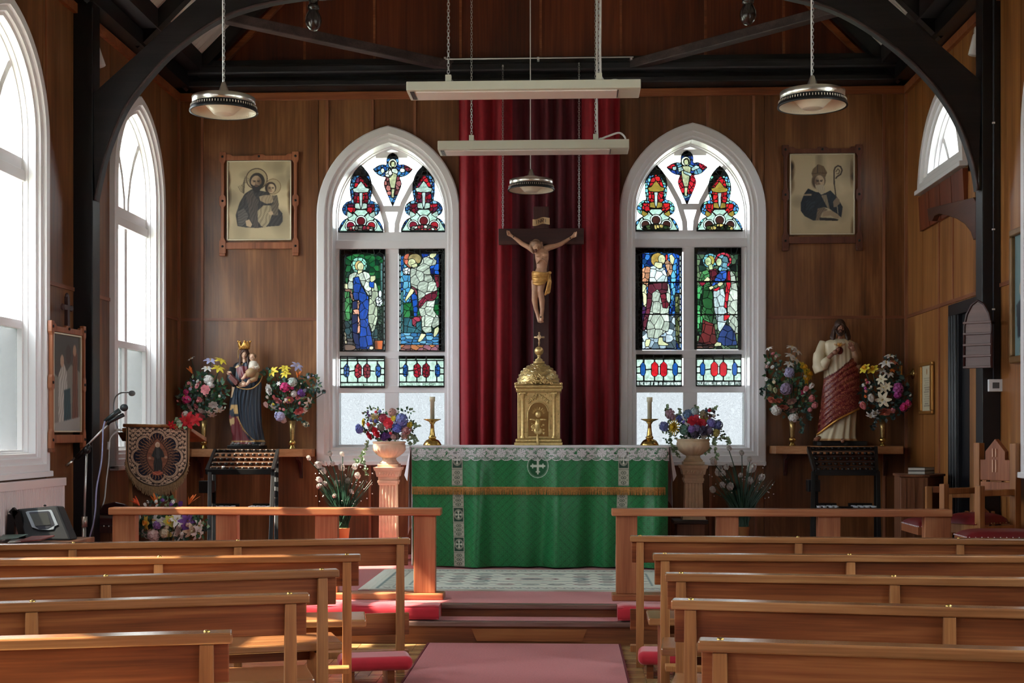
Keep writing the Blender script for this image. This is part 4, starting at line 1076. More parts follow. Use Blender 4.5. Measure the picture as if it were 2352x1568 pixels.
 # ------------------------------------------------------------------ pews
def on_line(px, A, B):
 """distance along A->B (plan) where the sight line of column px crosses"""
 r = ray(px, 990); d = (B.x - A.x, B.y - A.y)
 # r*t = A + d*s
 det = r[0] * (-d[1]) - (-d[0]) * r[1]
 s = (r[0] * A.y - r[1] * A.x) / det
 return s * math.hypot(*d)
def solve_s(px, A, B):
 r = ray(px, 990); d = (B - A); n = (r[1],-r[0])
 s = -(A.x * n[0] + A.y * n[1]) / (d.x * n[0] + d.y * n[1])
 return s * math.hypot(d.x, d.y)
HC = 0.80
def pew(label, pL, pR, end, posts, length=None, seat=True, front_rail=False, kneeler=False, tone=None):
 """pL,pR: picture points of the near top edge of the cap; end: which end ('L'/'R') lies in the picture"""
 A, B = onZ(*pL, HC), onZ(*pR, HC)
 if end == 'R':                      # right end visible, run on to the left wall
  d = (A - B).normalized(); E = B; far = B + d * ((B.x - (XL + 0.12)) / -d.x)
  O, X = far, E
 else:
  d = (B - A).normalized(); far = A + d * (((XR - 0.12) - A.x) / d.x)
  O, X = A, far
 L = (X - O).length; rz = math.atan2(X.y - O.y, X.x - O.x)
 t = thing('pew', label, 'pew', (O.x, O.y, 0), rz, 'pews facing the altar')
 W2 = lambda mb, nm, m, **k: mb.build(nm, m, t, world=False, **k)
 W2(MB().box(0, L, 0.0,0.085, HC - 0.036, HC), 'cap_rail', M_cap, bevel=0.006)
 mb = MB(); z0, z1 = HC - 0.037 - 0.128, HC - 0.037
 mb.add([(0.01,.042, z0),(L - .01,.042, z0),(L - .01,.066, z0),(.01,.066, z0),(0.01,.030, z1),(L - .01,.030, z1),(L - .01,.054, z1),(.01,.054, z1)],
[(3,2,1,0),(4,5,6,7),(0,1,5,4),(1,2,6,5),(2,3,7,6),(3,0,4,7)])
 W2(mb, 'back_panel', M_pew, bevel=0.004)
 P0 = Vector((O.x, O.y, 0)); P1 = Vector((X.x, X.y, 0))
 for px in posts:
  s = solve_s(px, P0, P1)
  if not (0.02 < s < L - 0.02): continue
  mb = MB()
  mb.add([(s - .024,-.012,0),(s + .024,-.012,0),(s + .024,.075,0),(s - .024,.075,0),
(s - .022,0.004, HC - .037),(s + .022,0.004, HC - .037),(s + .022,.03, HC - .037),(s - .022,.03, HC - .037),
(s - .024,-.004,.46),(s + .024,-.004,.46),(s + .024,.045,.46),(s - .024,.045,.46)],
[(3,2,1,0),(4,5,6,7),(0,1,9,8),(1,2,10,9),(2,3,11,10),(3,0,8,11),(8,9,5,4),(9,10,6,5),(10,11,7,6),(11,8,4,7)])
  W2(mb, 'upright', M_pewv, bevel=0.003)
  W2(MB().ball((s, .045, HC),(.012,.012,.006),10), 'brass_stud', M_brass)
  if seat:
   W2(MB().box(s - .022, s + .022,.078,.40,0.0,.405), 'seat_support', M_pew, bevel=0.003)
 if seat:
  W2(MB().box(-0.02, L + 0.03,.10,.43,.412,.45), 'seat', M_cap, bevel=0.008)
  W2(MB().box(0.05, L - 0.05,.30,.33,.34,.411), 'seat_apron', M_pew)
  W2(MB().box(0.06, L - 0.06,-.105,-.014,.205,.235), 'foot_rail', M_pewv, bevel=0.004)
 if front_rail:
  W2(MB().box(0.0, L, .076,.105,.215,.345), 'lower_board', M_pew, bevel=0.004)
  W2(MB().box(0.0, L, .076,.15,.08,.12), 'foot_rail', M_pewv, bevel=0.004)
 if kneeler:
  a, b = kneeler
  s0, s1 = sorted((solve_s(a, P0, P1), solve_s(b, P0, P1)))
  s0, s1 = max(s0,0.05), min(s1, L - 0.03)
  kb = W2(MB().box(s0, s1,-.42,-.18,.085,.165), 'kneeler_pad', M_cushion, bevel=0.035)
  kb.modifiers[0].segments = 6; kb.data.polygons.foreach_set('use_smooth', [True] * len(kb.data.polygons)); kb.modifiers[0].harden_normals = True
  W2(MB().box(s0 + .05, s0 + .09,-.36,-.02,0,.09), 'kneeler_leg', M_pew)
  W2(MB().box(s1 - .14, s1 - .10,-.36,-.02,0,.09), 'kneeler_leg', M_pew)
 return t
pew('nearest left pew, its broad orange-lit back at the bottom corner of the picture', (0,1468),(533,1453), 'R', [474], )
pew('second left pew from the camera, dark back with seat board showing at its end', (0,1386),(712,1364), 'R', [72,668])
pew('third left pew from the camera, long streak of sunlight along its cap', (0,1331),(780,1308), 'R', [243,742])
pew('fourth left pew from the camera, sunlit orange back panel under a bright cap', (0,1284),(829,1274), 'R', [363,797])
pew('frontmost left bench, open kneeling desk nearest the altar rail with a red kneeler behind it', (0,1250),(943,1236), 'R', [166,546,920], seat=False, front_rail=True, kneeler=(770,935))
pew('nearest right pew, dark mahogany back filling the lower right corner', (1602,1471),(2352,1494), 'L', [1653,2420])
pew('second right pew from the camera, cap corner beside the aisle with blue glint', (1541,1378),(2352,1399), 'L', [1585,2182])
pew('third right pew from the camera, short stretch of shining cap at the aisle end', (1527,1317),(2352,1329), 'L', [1564,2056])
pew('fourth right pew from the camera, slim cap just behind the front bench', (1500,1272),(2352,1277), 'L', [1528,1955])
pew('frontmost right bench, open kneeling desk before the altar rail with red kneeler at its foot', (1447,1231),(2352,1238), 'L', [1470,1835,2207], seat=False, front_rail=True, kneeler=(1449,1600))
# ------------------------------------------------------------------ carpets, rug, cushions
a, b = onZ(985,1481,0), onZ(1421,1481,0)
cr_ = thing('aisle_carpet', 'plain red carpet runner along the aisle between the pews', 'carpet')
MB().box(a.x, b.x, 0.5, YS1 - 0.005,0.0005,0.012).build('carpet_runner', M_carpet, cr_, bevel=0.004)
mb = MB(); mb.box(a.x - 0.012, a.x - 0.001,0.5, YS1 - 0.005,0.0005,0.013); mb.box(b.x + 0.001, b.x + 0.012,0.5, YS1 - 0.005,0.0005,0.013)
mb.build('bound_edge', plain('dark_red_binding', (96,20,30),0.9), cr_)
# patterned rug
r0, r1 = onZ(848,1356, ZP), onZ(1585,1356, ZP)
RX0, RX1, RY0, RY1 = r0.x, r1.x, r0.y, onZ(1200,1311, ZP).y
rw, rh = 400,230
CR, DG, TQ, RO = (208,212,196),(34,46,48),(84,116,114),(110,60,58)
RL = [('P', CR, [(0,0),(rw, 0),(rw, rh),(0, rh)], {'same': 1})]
for k, (ins, c) in enumerate(((6, TQ),(10, CR),(26, DG),(28, CR),(44, TQ),(46, CR))): RL.append(('P', c, [(ins, ins),(rw - ins, ins),(rw - ins, rh - ins),(ins, rh - ins)], {'same': 1}))
for k in range(34):
 x = 18 + k * (rw - 36) / 33
 for y in (18, rh - 18):
  RL.append(('S', DG if k % 2 else RO, 3.2,[(x - 3.5, y - 4),(x + 3.5, y + 4)])); RL.append(('S', DG, 1.6,[(x + 4, y - 6),(x + 6, y + 5)]))
for k in range(18):
 y = 20 + k * (rw - 60) / 33
 for x in (18, rw - 18): RL.append(('S', DG, 3,[(x - 8, y),(x + 8, y + 3)]))
RL += [('E', TQ, (200,115,74,34)),('E', CR, (200,115,68,30)),('E', RO, (200,115,36,16)),('E', CR, (200,115,30,12)),('E', DG, (200,115,16,7))]
rr = random.Random(3)
for k in range(9):
 for j in range(5):
  cx, cy = 68 + k * 33,58 + j * 28.5
  if abs(cx - 200) < 60 and abs(cy - 115) < 30: continue
  c = (DG, RO, TQ)[(k + j) % 3]
  RL += [('S', c, 3.6,[(cx - 11, cy),(cx - 4, cy - 7),(cx + 4, cy - 7),(cx + 11, cy)]),('S', c, 3.6,[(cx - 11, cy),(cx - 4, cy + 7),(cx + 4, cy + 7),(cx + 11, cy)]),
('S', DG, 5,[(cx - 3, cy),(cx + 3, cy)]),('S', DG, 3,[(cx + 13, cy - 9),(cx + 20, cy - 9)]),('S', DG, 3,[(cx - 4, cy + 13),(cx + 8, cy + 13)])]
def print_grid(name, box, step, layers, fn, mat, parent, base=(0,0,0), shape=None, kind=None, blur=0):
 col, lab = paint(*box, step, layers, base, shape)
 ny, nx = lab.shape
 for _ in range(blur):
  c = np.pad(col, ((1,1),(1,1),(0,0)), 'edge'); col = (c[1:-1,1:-1] * 2 + c[:-2,1:-1] + c[2:, 1:-1] + c[1:-1, :-2] + c[1:-1,2:]) / 6
 gx = np.linspace(box[0], box[2], nx + 1); gy = np.linspace(box[1], box[3], ny + 1)
 gX, gY = np.meshgrid(gx, gy)
 P = np.stack(fn(gX, gY),-1)
 if parent is not None:
  m = np.array(mw(parent).inverted()); P = P @ m[:3, :3].T + m[:3,3]
 lab2 = np.where(lab < 0,-1,1)
 V, Fq, c3 = extract(lab2, P, [1], srgb(col))
 return link_mesh(name, np_mesh(name, V, Fq, mat, c3), parent, kind)
rug = thing('rug', 'pale cream rug with dark motifs and fringed ends, in front of the altar', 'rug', (0,0,0))
MB().box(RX0, RX1, RY0, RY1, ZP + 0.0008, ZP + 0.011).build('rug_backing', plain('rug_backing_weave', (190,194,180),0.95), rug)
print_grid('rug_pile', (0,0, rw, rh),1.25, RL, lambda X, Y: (RX0 + X / rw * (RX1 - RX0), RY1 + Y / rh * (RY0 - RY1), ZP + 0.0125 + 0 * X), M_cloth_print, rug, CR)
mb = MB()
for k in range(90):
 y = RY0 + (k + .5) / 90 * (RY1 - RY0)
 for x, s in ((RX0,-1),(RX1,1)):
  j = rr.uniform(-.012,.012)
  mb.tube([(x, y, ZP + .009),(x + s * .04, y + j * .4, ZP + .010),(x + s * .085, y + j, ZP + .006)],[.006,.006,.004],4)
mb.build('fringe', plain('rug_fringe_wool', (214,216,204),0.95), rug, kind='stuff')
# red kneeling cushions on the step
def cushion(label, pa, pb):
 y0, y1 = YS1 + 0.02, YS2 - 0.005
 xa, xb = onZ(pa, 1398, ZS1 + .1).x, onZ(pb, 1398, ZS1 + .1).x
 t = thing('kneeling_cushion', label, 'cushion', (0,0,0),0, 'red kneeling cushions on the sanctuary step')
 mb = MB()
 def f(u, v):
  th = 2 * PI * v; n = 5.0
  c, s = math.cos(th), math.sin(th)
  r = 1 / (abs(c) ** n + abs(s) ** n) ** (1 / n)
  e = 1 - max(0, abs(u - .5) * 2 - .965) / .035 * .12
  w = 0.006 * math.sin(u * 31 + 2 * math.sin(u * 9)) * (s > 0)
  return (xa + (xb - xa) * u, (y0 + y1) / 2 + c * r * e * (y1 - y0) / 2, ZS1 + .053 + s * r * e * (.052 + w))
 mb.grid(f, 60,28)
 n = 29
 mb.build('cushion_cover', M_cushion, t)
 mb = MB(); mb.box(xa + .004, xb - .004, y0 + .02, y1 - .02, ZS1 + .01, ZS1 + .095); mb.build('cushion_filling', M_cushion, t)
 mb = MB();
 for z in (.012,.094): mb.tube([(xa, y0 + .012, ZS1 + z),(xb, y0 + .012, ZS1 + z)],.004,6)
 mb.build('piping', M_cushion, t)
cushion('long red velour cushion lying on the left half of the sanctuary step, sunlit', 330,1003)
cushion('long red velour cushion lying on the right half of the sanctuary step, in shade', 1420,2280)
# ------------------------------------------------------------------ altar rails
YRL = 9.47
def altar_rail(label, px0, px1, posts, foot0, foot1):
 c = at((px0 + px1) / 2,1377, YRL)
 t = thing('altar_rail', label, 'rail', (0,0,0),0, 'altar rails either side of the gap')
 x0, x1 = at(px0,1170, YRL - .03).x, at(px1,1170, YRL - .03).x
 zt = at(600,1166, YRL - .03).z
 MB().box(x0, x1, YRL - .05, YRL + .09, zt - .052, zt).build('top_rail', M_rail, t, bevel=0.008)
 f0, f1 = at(foot0,1370, YRL - .07).x, at(foot1,1370, YRL - .07).x
 MB().box(f0, f1, YRL - .07, YRL + .11, ZP + .0005, ZP + .045).build('foot_board', M_rail, t, bevel=0.008)
 for a, b in posts:
  xa, xb = at(a, 1250, YRL - .02).x, at(b, 1250, YRL - .02).x
  MB().box(xa, xb, YRL - .02, YRL + .06, ZP + .045, zt - .052).build('post', M_railv, t, bevel=0.005)
altar_rail('left altar rail with a sun-bleached top, standing before the lectern and candle stand', 250,1013,[(258,311),(495,545),(723,775),(950,1000)],252,1018)
altar_rail('right altar rail in shade, standing before the dark candle stand', 1405,2187,[(1415,1464),(1645,1697),(1879,1931),(2124,2185)],1406,2190)
# ------------------------------------------------------------------ altar with its cloths
YAL = 11.62
ax0, ax1 = at(948,1200, YAL).x, at(1534,1200, YAL).x
azt = at(1240,1025, YAL).z
altar = thing('altar', 'wooden altar table hidden under green and white cloths', 'altar', ((ax0 + ax1) / 2, YAL + .35, ZP))
MB().box(ax0 + .03, ax1 - .03, YAL + .04, YAL + .70, azt - .06, azt - .005).build('altar_top', M_oldoak, altar)
for x in (ax0 + .05, ax1 - .13):
 for y in (YAL + .06, YAL + .60): MB().box(x, x + .08, y, y + .08, ZP + .001, azt - .06).build('leg', M_oldoak, altar)
MB().box(ax0 + .06, ax1 - .06, YAL + .08, YAL + .66, ZP + .10, ZP + .14).build('lower_shelf', M_oldoak, altar)
def damask():
 t = NT('green_damask'); v = t.coords((1,1,1))
 sx = t.node('ShaderNodeSeparateXYZ'); t.link(v, sx.inputs[0])
 def m(op, a, b=None, bv=None):
  n = t.node('ShaderNodeMath', operation=op)
  t.link(a, n.inputs[0])
  if b is not None: t.link(b, n.inputs[1])
  elif bv is not None: n.inputs[1].default_value = bv
  return n.outputs[0]
 k = 2 * PI / 0.145
 p = m('SINE', m('MULTIPLY', m('ADD', sx.outputs[0], sx.outputs[2]), bv=k)); q = m('SINE', m('MULTIPLY', m('SUBTRACT', sx.outputs[0], sx.outputs[2]), bv=k))
 d = m('MULTIPLY', m('ABSOLUTE', p), m('ABSOLUTE', q))
 k2 = 2 * PI / 0.034
 e = m('MULTIPLY', m('SINE', m('MULTIPLY', sx.outputs[0], bv=k2)), m('SINE', m('MULTIPLY', sx.outputs[2], bv=k2)))
 f = m('ADD', d, m('MULTIPLY', e, bv=.16))
 t.link(t.ramp(f, [(0.08, lin((15,96,51))),(0.18, lin((20,116,62))),(0.55, lin((22,122,66))),(0.66, lin((14,92,48))),(0.9, lin((24,124,68)))]), t.b.inputs['Base Color'])
 t.b.inputs['Roughness'].default_value = .34; t.b.inputs['Specular IOR Level'].default_value = .45; t.b.inputs['Sheen Weight'].default_value = .25
 return t.m
M_damask = damask()
def wave(u, v):
 """forward bulge of the hanging cloth, u across, v downwards"""
 x = u * 19
 return (0.018 + 0.066 * v) * (math.sin(x) * .5 + math.sin(x * 1.9 + 1.3 + .8 * v) * .35 + math.sin(x * 3.3 + .4 + 1.1 * v) * .22)
ZF1 = azt - .012
frontal = thing('altar_frontal', 'green damask frontal with woven cross bands hanging on the altar', 'altar cloth', ((ax0 + ax1) / 2, YAL, ZP))
def fr(u, v, off=0.0): return (ax0 + u * (ax1 - ax0), YAL - .022 - off + wave(u, v), ZF1 + v * (ZP + .016 - ZF1))
MB().grid(lambda u, v: fr(u, v),260,40).build('frontal_cloth', M_damask, frontal)
sup = thing('superfrontal', 'green damask strip with gold fringe across the top of the altar front', 'altar cloth', ((ax0 + ax1) / 2, YAL, azt - .2))
vS = (azt - at(1240,1118, YAL).z) / (azt - ZP)
def sf(u, v, off=0.0): return (ax0 - .004 + u * (ax1 - ax0 - .02), YAL - .046 - off + wave(u, v * vS) * 1.1, ZF1 + v * vS * (ZP - ZF1))
MB().grid(lambda u, v: sf(u, v),260,12).build('strip', M_damask, sup)
M_fringe = plain('gold_fringe', (172,124,62),0.6, vary=.35, vscale=90, sheen=.3)
MB().grid(lambda u, v: (sf(u, .97)[0], sf(u, .97)[1] - .004, sf(u, .97)[2] - v * .014),200,2).build('braid', M_fringe, sup)
mb = MB(); rr = random.Random(9)
for k in range(420):
 u = (k + .5) / 420; p = sf(u, .99); j = rr.uniform(-.003,.003)
 mb.tube([(p[0], p[1] - .003, p[2]),(p[0] + j, p[1] - .006 + j, p[2] - .03),(p[0] + 2 * j, p[1] - .003, p[2] - .062)],[.003,.0032,.002],4)
mb.build('fringe', M_fringe, sup, kind='stuff')
SV, DGR = (164,162,146),(30,62,48)
def band_art(n):
 L = [('P', SV, [(0,0),(26,0),(26, n * 72),(0, n * 72)], {'same': 1})]
 for k in range(n):
  y = k * 72
  L += [('P', DGR, [(1.5, y + 2),(24.5, y + 2),(24.5, y + 35),(1.5, y + 35)], {'same': 1}),('E', SV, (13, y + 18,11,12.5)),('E', DGR, (13, y + 18,9.4,11)),('E', SV, (13, y + 18,8.4,10)),('E', DGR, (13, y + 18,7.6,9)),
('S', (196,198,182),2.6,[(13, y + 10),(13, y + 26)]),('S', (196,198,182),2.6,[(6.5, y + 18),(19.5, y + 18)])]
  for (dx, dy) in ((0,-7),(0,7),(-5.5,0),(5.5,0)): L.append(('E', (196,198,182),(13 + dx, y + 18 + dy, 2.4,2.4)))
  for yy in (y + 45, y + 55, y + 65): L += [('E', DGR, (13, yy, 6.5,3.9)),('E', SV, (13, yy, 4.6,2.6)),('E', DGR, (13, yy, 2,1.4))]
  for yy in (y + 50, y + 60): L += [('E', (120,130,110),(4, yy, 2,2)),('E', (120,130,110),(22, yy, 2,2))]
  L += [('S', DGR, 1.2,[(0, y + 38),(26, y + 38)]),('S', DGR, 1.2,[(0, y + 70.5),(26, y + 70.5)])]
 return L
def band(parent, fn, u0, u1, v0, v1, n, name, du=0.0):
 V = np.vectorize
 def f(X, Y):
  pts_ = [fn(u0 + (u1 - u0) * x / 26 + du * (y / (72 * n)), v0 + (v1 - v0) * y / (72 * n),.005) for x, y in zip(X.ravel(), Y.ravel())]
  a_ = np.array(pts_); return a_[:, 0].reshape(X.shape), a_[:, 1].reshape(X.shape), a_[:, 2].reshape(X.shape)
 print_grid(name, (0,0,26,72 * n),.9, band_art(n), f, M_cloth_print, parent, SV)
uu = lambda px: (px - 948) / (1534 - 948)
band(frontal, fr, uu(1040), uu(1065),.25,1.0,3, 'orphrey_band', uu(4) - uu(0)); band(frontal, fr, uu(1419), uu(1443),.25,1.0,3, 'orphrey_band', uu(-6) - uu(0))
band(sup, sf, uu(1039) + .004, uu(1064) + .004,.08,.94,1, 'orphrey_band'); band(sup, sf, uu(1420) + .01, uu(1444) + .01,.08,.94,1, 'orphrey_band')
EM = [('P', (30,92,56),[(0,0),(60,0),(60,60),(0,60)], {'same': 1}),('E', (170,196,176),(30,30,29,29)),('E', (18,84,48),(30,30,27.2,27.2)),('E', (110,150,120),(30,30,25.5,25.5)),('E', (18,84,48),(30,30,24.6,24.6)),
('S', (204,216,200),5,[(30,15),(30,45)]),('S', (204,216,200),5,[(15,30),(45,30)])]
for dx, dy in ((0,1),(0,-1),(1,0),(-1,0)):
 EM += [('S', (204,216,200),3,[(30 + dx * 14 - dy * 4.5,30 + dy * 14 - dx * 4.5),(30 + dx * 14 + dy * 4.5,30 + dy * 14 + dx * 4.5)]),('E', (204,216,200),(30 + dx * 18,30 + dy * 18,2.2,2.2))]
def emf(X, Y):
 a_ = np.array([sf(uu(1215) + (uu(1266) - uu(1215)) * x / 60,.14 + .62 * y / 60,.006) for x, y in zip(X.ravel(), Y.ravel())]); return [a_[:, k].reshape(X.shape) for k in range(3)]
print_grid('cross_emblem', (0,0,60,60),.8, EM, emf, M_cloth_print, sup, shape=lambda X, Y: (X - 30) ** 2 + (Y - 30) ** 2 < 29 ** 2)
# white altar cloth: sheet, lace front and the hanging corners
M_linen = plain('white_linen', (226,226,230),0.8, sheen=.2, bump=.1, bscale=120)
cloth = thing('altar_cloth', 'white linen altar cloth with a lace edge covering the altar top', 'tablecloth', ((ax0 + ax1) / 2, YAL, azt))
MB().box(ax0 - .012, ax1 + .012, YAL - .03, YAL + .74, azt - .004, azt + .006).build('linen_sheet', M_linen, cloth, bevel=0.004)
lw, lh = 1180,70
def lace_shape(X, Y):
 s = 1 - np.abs(np.mod(X, 46) - 23) / 23
 edge = 54 + 13 * np.sqrt(np.clip(1 - (1 - s) ** 2,0,1))
 keep = (Y < edge) & (Y > edge - 3.2) | (Y < 7)
 fx = np.mod(X, 92) - 46; fy = Y - 32
 r = np.hypot(fx, fy * 1.05); a_ = np.arctan2(fy, fx)
 petal = (r < 21) & (r > 4) & (np.abs(np.sin(a_ * 4.5 + .6)) > .34)
 core = r < 3.4
 gx = np.mod(X + 46,92) - 46; leaf = np.zeros(X.shape, bool)
 for cx, cy, rx, ry, rot in ((-14,22,13,5,.7),(12,20,13,5,-.8),(-13,42,12,5,-.6),(14,42,12,4.6,.5),(0,30,6,12,0),(0,52,14,4,0)):
  c_, s_ = math.cos(rot), math.sin(rot); dx, dy = gx - cx, Y - cy
  e = ((dx * c_ + dy * s_) / rx) ** 2 + ((-dx * s_ + dy * c_) / ry) ** 2; leaf |= (e < 1) & ~((e < .25) & (np.mod(X, 4) < 2))
 stem = np.abs(Y - 30 - 10 * np.sin(X / 14.64)) < 1.6
 mesh = (np.mod(X + Y, 7) < 1.3) | (np.mod(X - Y, 7) < 1.3)
 return (keep | petal | core | leaf | stem | mesh) & (Y < edge)
M_lace = plain('lace_thread', (206,208,208),0.85)
def lace_fn(X, Y):
 U = X / lw; w_ = np.vectorize(lambda u, v: wave(u, v * .14))(U, Y / lh)
 return (ax0 - .006 + U * (ax1 - ax0 + .012), YAL - .056 + w_, azt + .004 - Y / lh * (azt - at(1240,1059, YAL).z + .004))
print_grid('lace_edge', (0,0, lw, lh),1.7,[], lace_fn, M_lace, cloth, (255,255,255), shape=lace_shape, kind='stuff')
for s, x in ((-1, ax0),(1, ax1)):
 mb = MB()
 def sd(u, v, s=s, x=x):
  drop = (.78 if s < 0 else .55) * (1 - .25 * u)
  return (x + s * (.014 + .016 * math.sin(u * 5 + 1) + .012 * v), YAL - .02 + u * .70, azt - v * drop)
 mb.grid(sd, 14,10); mb.build('side_drop', M_linen, cloth)
 mb = MB(); mb.grid(lambda u, v, s=s, x=x: (x + s * (.016 + .055 * v * (1 - abs(u - .5)) + .015 * u), YAL - .035 - .012 * math.sin(u * 6) + .14 * u, azt - .004 - v * (.30 - .10 * u)),10,10); mb.build('hanging_corner', M_linen, cloth)
MB().box(ax0 - .010, ax0 - .004, YAL + .0, YAL + .05, ZP + .02, azt - .01).build('under_cloth', M_linen, cloth)
# dossal curtain behind
CY0, CY1 = 12.70,12.86
cz0, cz1 = ZP + .05, ZT - .07
cx0, cx1 = at(1053,600,12.75).x, at(1424,600,12.75).x
dos = thing('curtain', 'tall crimson velvet dossal curtain hanging in pleats behind the altar', 'curtain', ((cx0 + cx1) / 2,12.78, ZP))
def pleat(u, v):
 q = (1 - v)
 a_ = u * 2 * PI * 10.5 + .9 * math.sin(u * 9 + 1) + .35 * math.sin(v * 3 + u * 20)
 dep = .050 + .046 * v
 mid = .05 * max(0, min(1,(u - .31) / .04)) * max(0, min(1,(.78 - u) / .04))
 return (cx0 + u * (cx1 - cx0) + .012 * math.cos(a_) * v, 12.75 + mid + dep * (math.sin(a_) * .75 + .35 * math.sin(a_ * .5 + 1.1)), cz1 + v * (cz0 - cz1))
M_curtain_mid = plain('curtain_middle_velvet', (84,8,26),0.85, vary=0.12, vscale=20, sheen=0.15, bump=0.1, bscale=200)  # middle stretch of the curtain, coloured darker than its two sides
for a, b, m in ((0,.335, M_curtain),(.335,.765, M_curtain_mid),(.765,1, M_curtain)):
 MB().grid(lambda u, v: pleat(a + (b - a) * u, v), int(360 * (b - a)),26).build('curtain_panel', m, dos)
MB().box(cx0 - .02, cx1 + .02,12.74,12.86, cz1 - .005, cz1 + .03).build('curtain_rail', M_trim, dos)
# ------------------------------------------------------------------ lamps, heaters, chains
def chain(mb, a, b, link=0.028, r=0.002):
 a, b = Vector(a), Vector(b); d = b - a; L = d.length; d.normalize(); n = max(2, int(L / (link * .72)))
 s1 = d.cross(Vector((0.3,1,0))).normalized(); s2 = d.cross(s1)
 for k in range(n):
  c = a + d * (L * (k + .5) / n); s = s1 if k % 2 else s2
  pts_ = [c + d * (link / 2 * math.sin(t)) + s * (link * .27 * math.cos(t)) for t in [2 * PI * i / 8 for i in range(8)]]
  mb.tube(pts_, r, 4, closed=True)
def ceil_z(x): return ZT + 0.02 + min(x - XL, XR - x)
def pendant(label, px, py, Y, diam_px, with_chain=True):
 R = diam_px / 2 / F * Y; c = at(px, py, Y)
 t = thing('pendant_lamp', label, 'lamp', tuple(c),0, 'saucer pendant lamps')
 k = R / 0.21
 P = lambda l: [(r * k, z * k) for r, z in l]
 MB().lathe(P([(.198,.0),(.210,-.002),(.2105,.003),(.196,.045),(.188,.047)]), c, 48, cap=False).build('slotted_band', M_black, t)
 MB().lathe(P([(.206,.001),(.186,.046),(.12,.062),(.06,.070)]), c, 48, cap=False).build('inner_reflector', M_lampwhite, t)
 mb = MB()
 for i in range(72):
  th = 2 * PI * i / 72; q = Matrix.Translation(c) @ Matrix.Rotation(th, 4, 'Z')
  mb.box(.1985 * k, .2035 * k, -.0015 * k, .0015 * k, .013 * k, .036 * k, q)
 mb.build('slots', M_lampwhite, t, kind='stuff')
 MB().lathe(P([(.188,.044),(.192,.046),(.194,.088),(.190,.090),(.10,.094),(.03,.098)]), c, 48, cap=False).build('steel_ring', M_steel, t)
 MB().lathe(P([(.098,.092),(.094,.106),(.075,.118),(.04,.122),(.02,.123)]), c, 32).build('opal_dome', M_lampwhite, t)
 MB().lathe(P([(.040,.115),(.036,.122),(.012,.185),(.006,.19)]), c, 24).build('steel_cone', M_steel, t)
 MB().lathe(P([(.0,-.012),(.058,-.012),(.062,-.010),(.118,.045),(.112,.06)]), c, 40, cap=False).build('opal_bowl', M_lampwhite, t)
 top = Vector((c.x, c.y, ceil_z(c.x) + .03))
 a = c + Vector((0,0,.186 * k))
 MB().tube([a + Vector((-.006,0,0)),(a + top) / 2 + Vector((-.008,0,0)), top],.004,6).build('flex', M_plastic, t)
 if with_chain:
  mb = MB(); chain(mb, a, top); mb.build('chain', M_chain, t, kind='stuff')
 MB().lathe([(.05,-.03),(.05,0),(.0,0.01)], tuple(top + Vector((0,0,-.02))),16).build('ceiling_rose', M_plastic, t)
pendant('saucer pendant lamp on a chain at upper left, near the left arch brace', 514,258,8.0,157)
pendant('saucer pendant lamp on a chain at upper right, near the right arch brace', 1866,245,8.0,158)
pendant('smallest saucer pendant lamp on a plain cord, before the curtain above the crucifix', 1220,437,11.6,108, False)
def heater(label, px0, px1, y0, y1, Y, dep, hang, cable):
 t0, t1 = at(px0, y1, Y), at(px1, y1, Y); z0 = t0.z; h = (y1 - y0) / F * Y
 t = thing('strip_heater', label, 'heater', ((t0.x + t1.x) / 2, Y + dep / 2, z0),0, 'hanging strip heaters')
 x0, x1 = t0.x, t1.x
 mb = MB()
 fn = lambda a, b, d: (d, a, b)
 mb.prism([(Y, z0),(Y + .05, z0 - .004),(Y + dep, z0 - .004),(Y + dep, z0 + h * .6),(Y + dep * .6, z0 + h),(Y, z0 + h)], fn, x0, x1)
 mb.build('casing', M_heater, t, bevel=0.004)
 MB().box(x0 + .06, x1 - .16, Y + .035, Y + dep - .03, z0 - .010, z0 - .002).build('heating_panel', plain('heater_panel_white', (232,222,216),.5), t, bevel=0.002)
 mb = MB();
 for s in range(4): mb.box(x0 + .022 + s * .008, x0 + .026 + s * .008, Y + .03, Y + dep - .03, z0 - .008, z0 - .003)
 mb.box(x1 - .155, x1 - .15, Y + .04, Y + dep - .04, z0 - .008, z0 - .003)
 mb.build('end_louvre', M_black, t)
 for k, px in enumerate(hang):
  p = at(px, y0, Y + .04)
  MB().box(p.x - .02, p.x + .02, Y + .02, Y + .06, z0 + h - .002, z0 + h + .05).build('bracket', M_heater, t, bevel=.002)
  top = Vector((p.x, Y + .04, ceil_z(p.x) - .03))
  mb = MB(); chain(mb, (p.x, Y + .04, z0 + h + .04), top, .032)
  chain(mb, (p.x, Y + .04, z0 + h + .04),(p.x + .03, Y + .05, z0 + h - .0),.03)
  mb.build('chain', M_chain, t, kind='stuff')
 MB().tube([Vector(q) for q in crv(cable(z0 + h, Y),6)],.0085,8).build('cable', M_plastic, t)
def cab1(z, Y):
 p = at(1375,0, Y); return [(p.x + .18, Y + .1, z - .0),(p.x + .12, Y + .1, z + .02),(p.x + .03, Y + .05, z + .01),(p.x + .012, Y + .045, z + .16),(p.x + .014, Y + .045, z + .8),(p.x + .014, Y + .045, ceil_z(p.x) - .03)]
def cab2(z, Y):
 p = at(1368,0, Y); e = at(1436,0, Y)
 return [(e.x, Y + .03, z - .01),(e.x, Y + .03, z + .02),(e.x - .05, Y + .03, z + .058),(p.x + .10, Y + .03, z + .03),(p.x + .04, Y + .03, z + .012),(p.x + .015, Y + .035, z + .06),(p.x + .012, Y + .035, z + .9),(p.x + .012, Y + .035, ceil_z(p.x) - .03)]
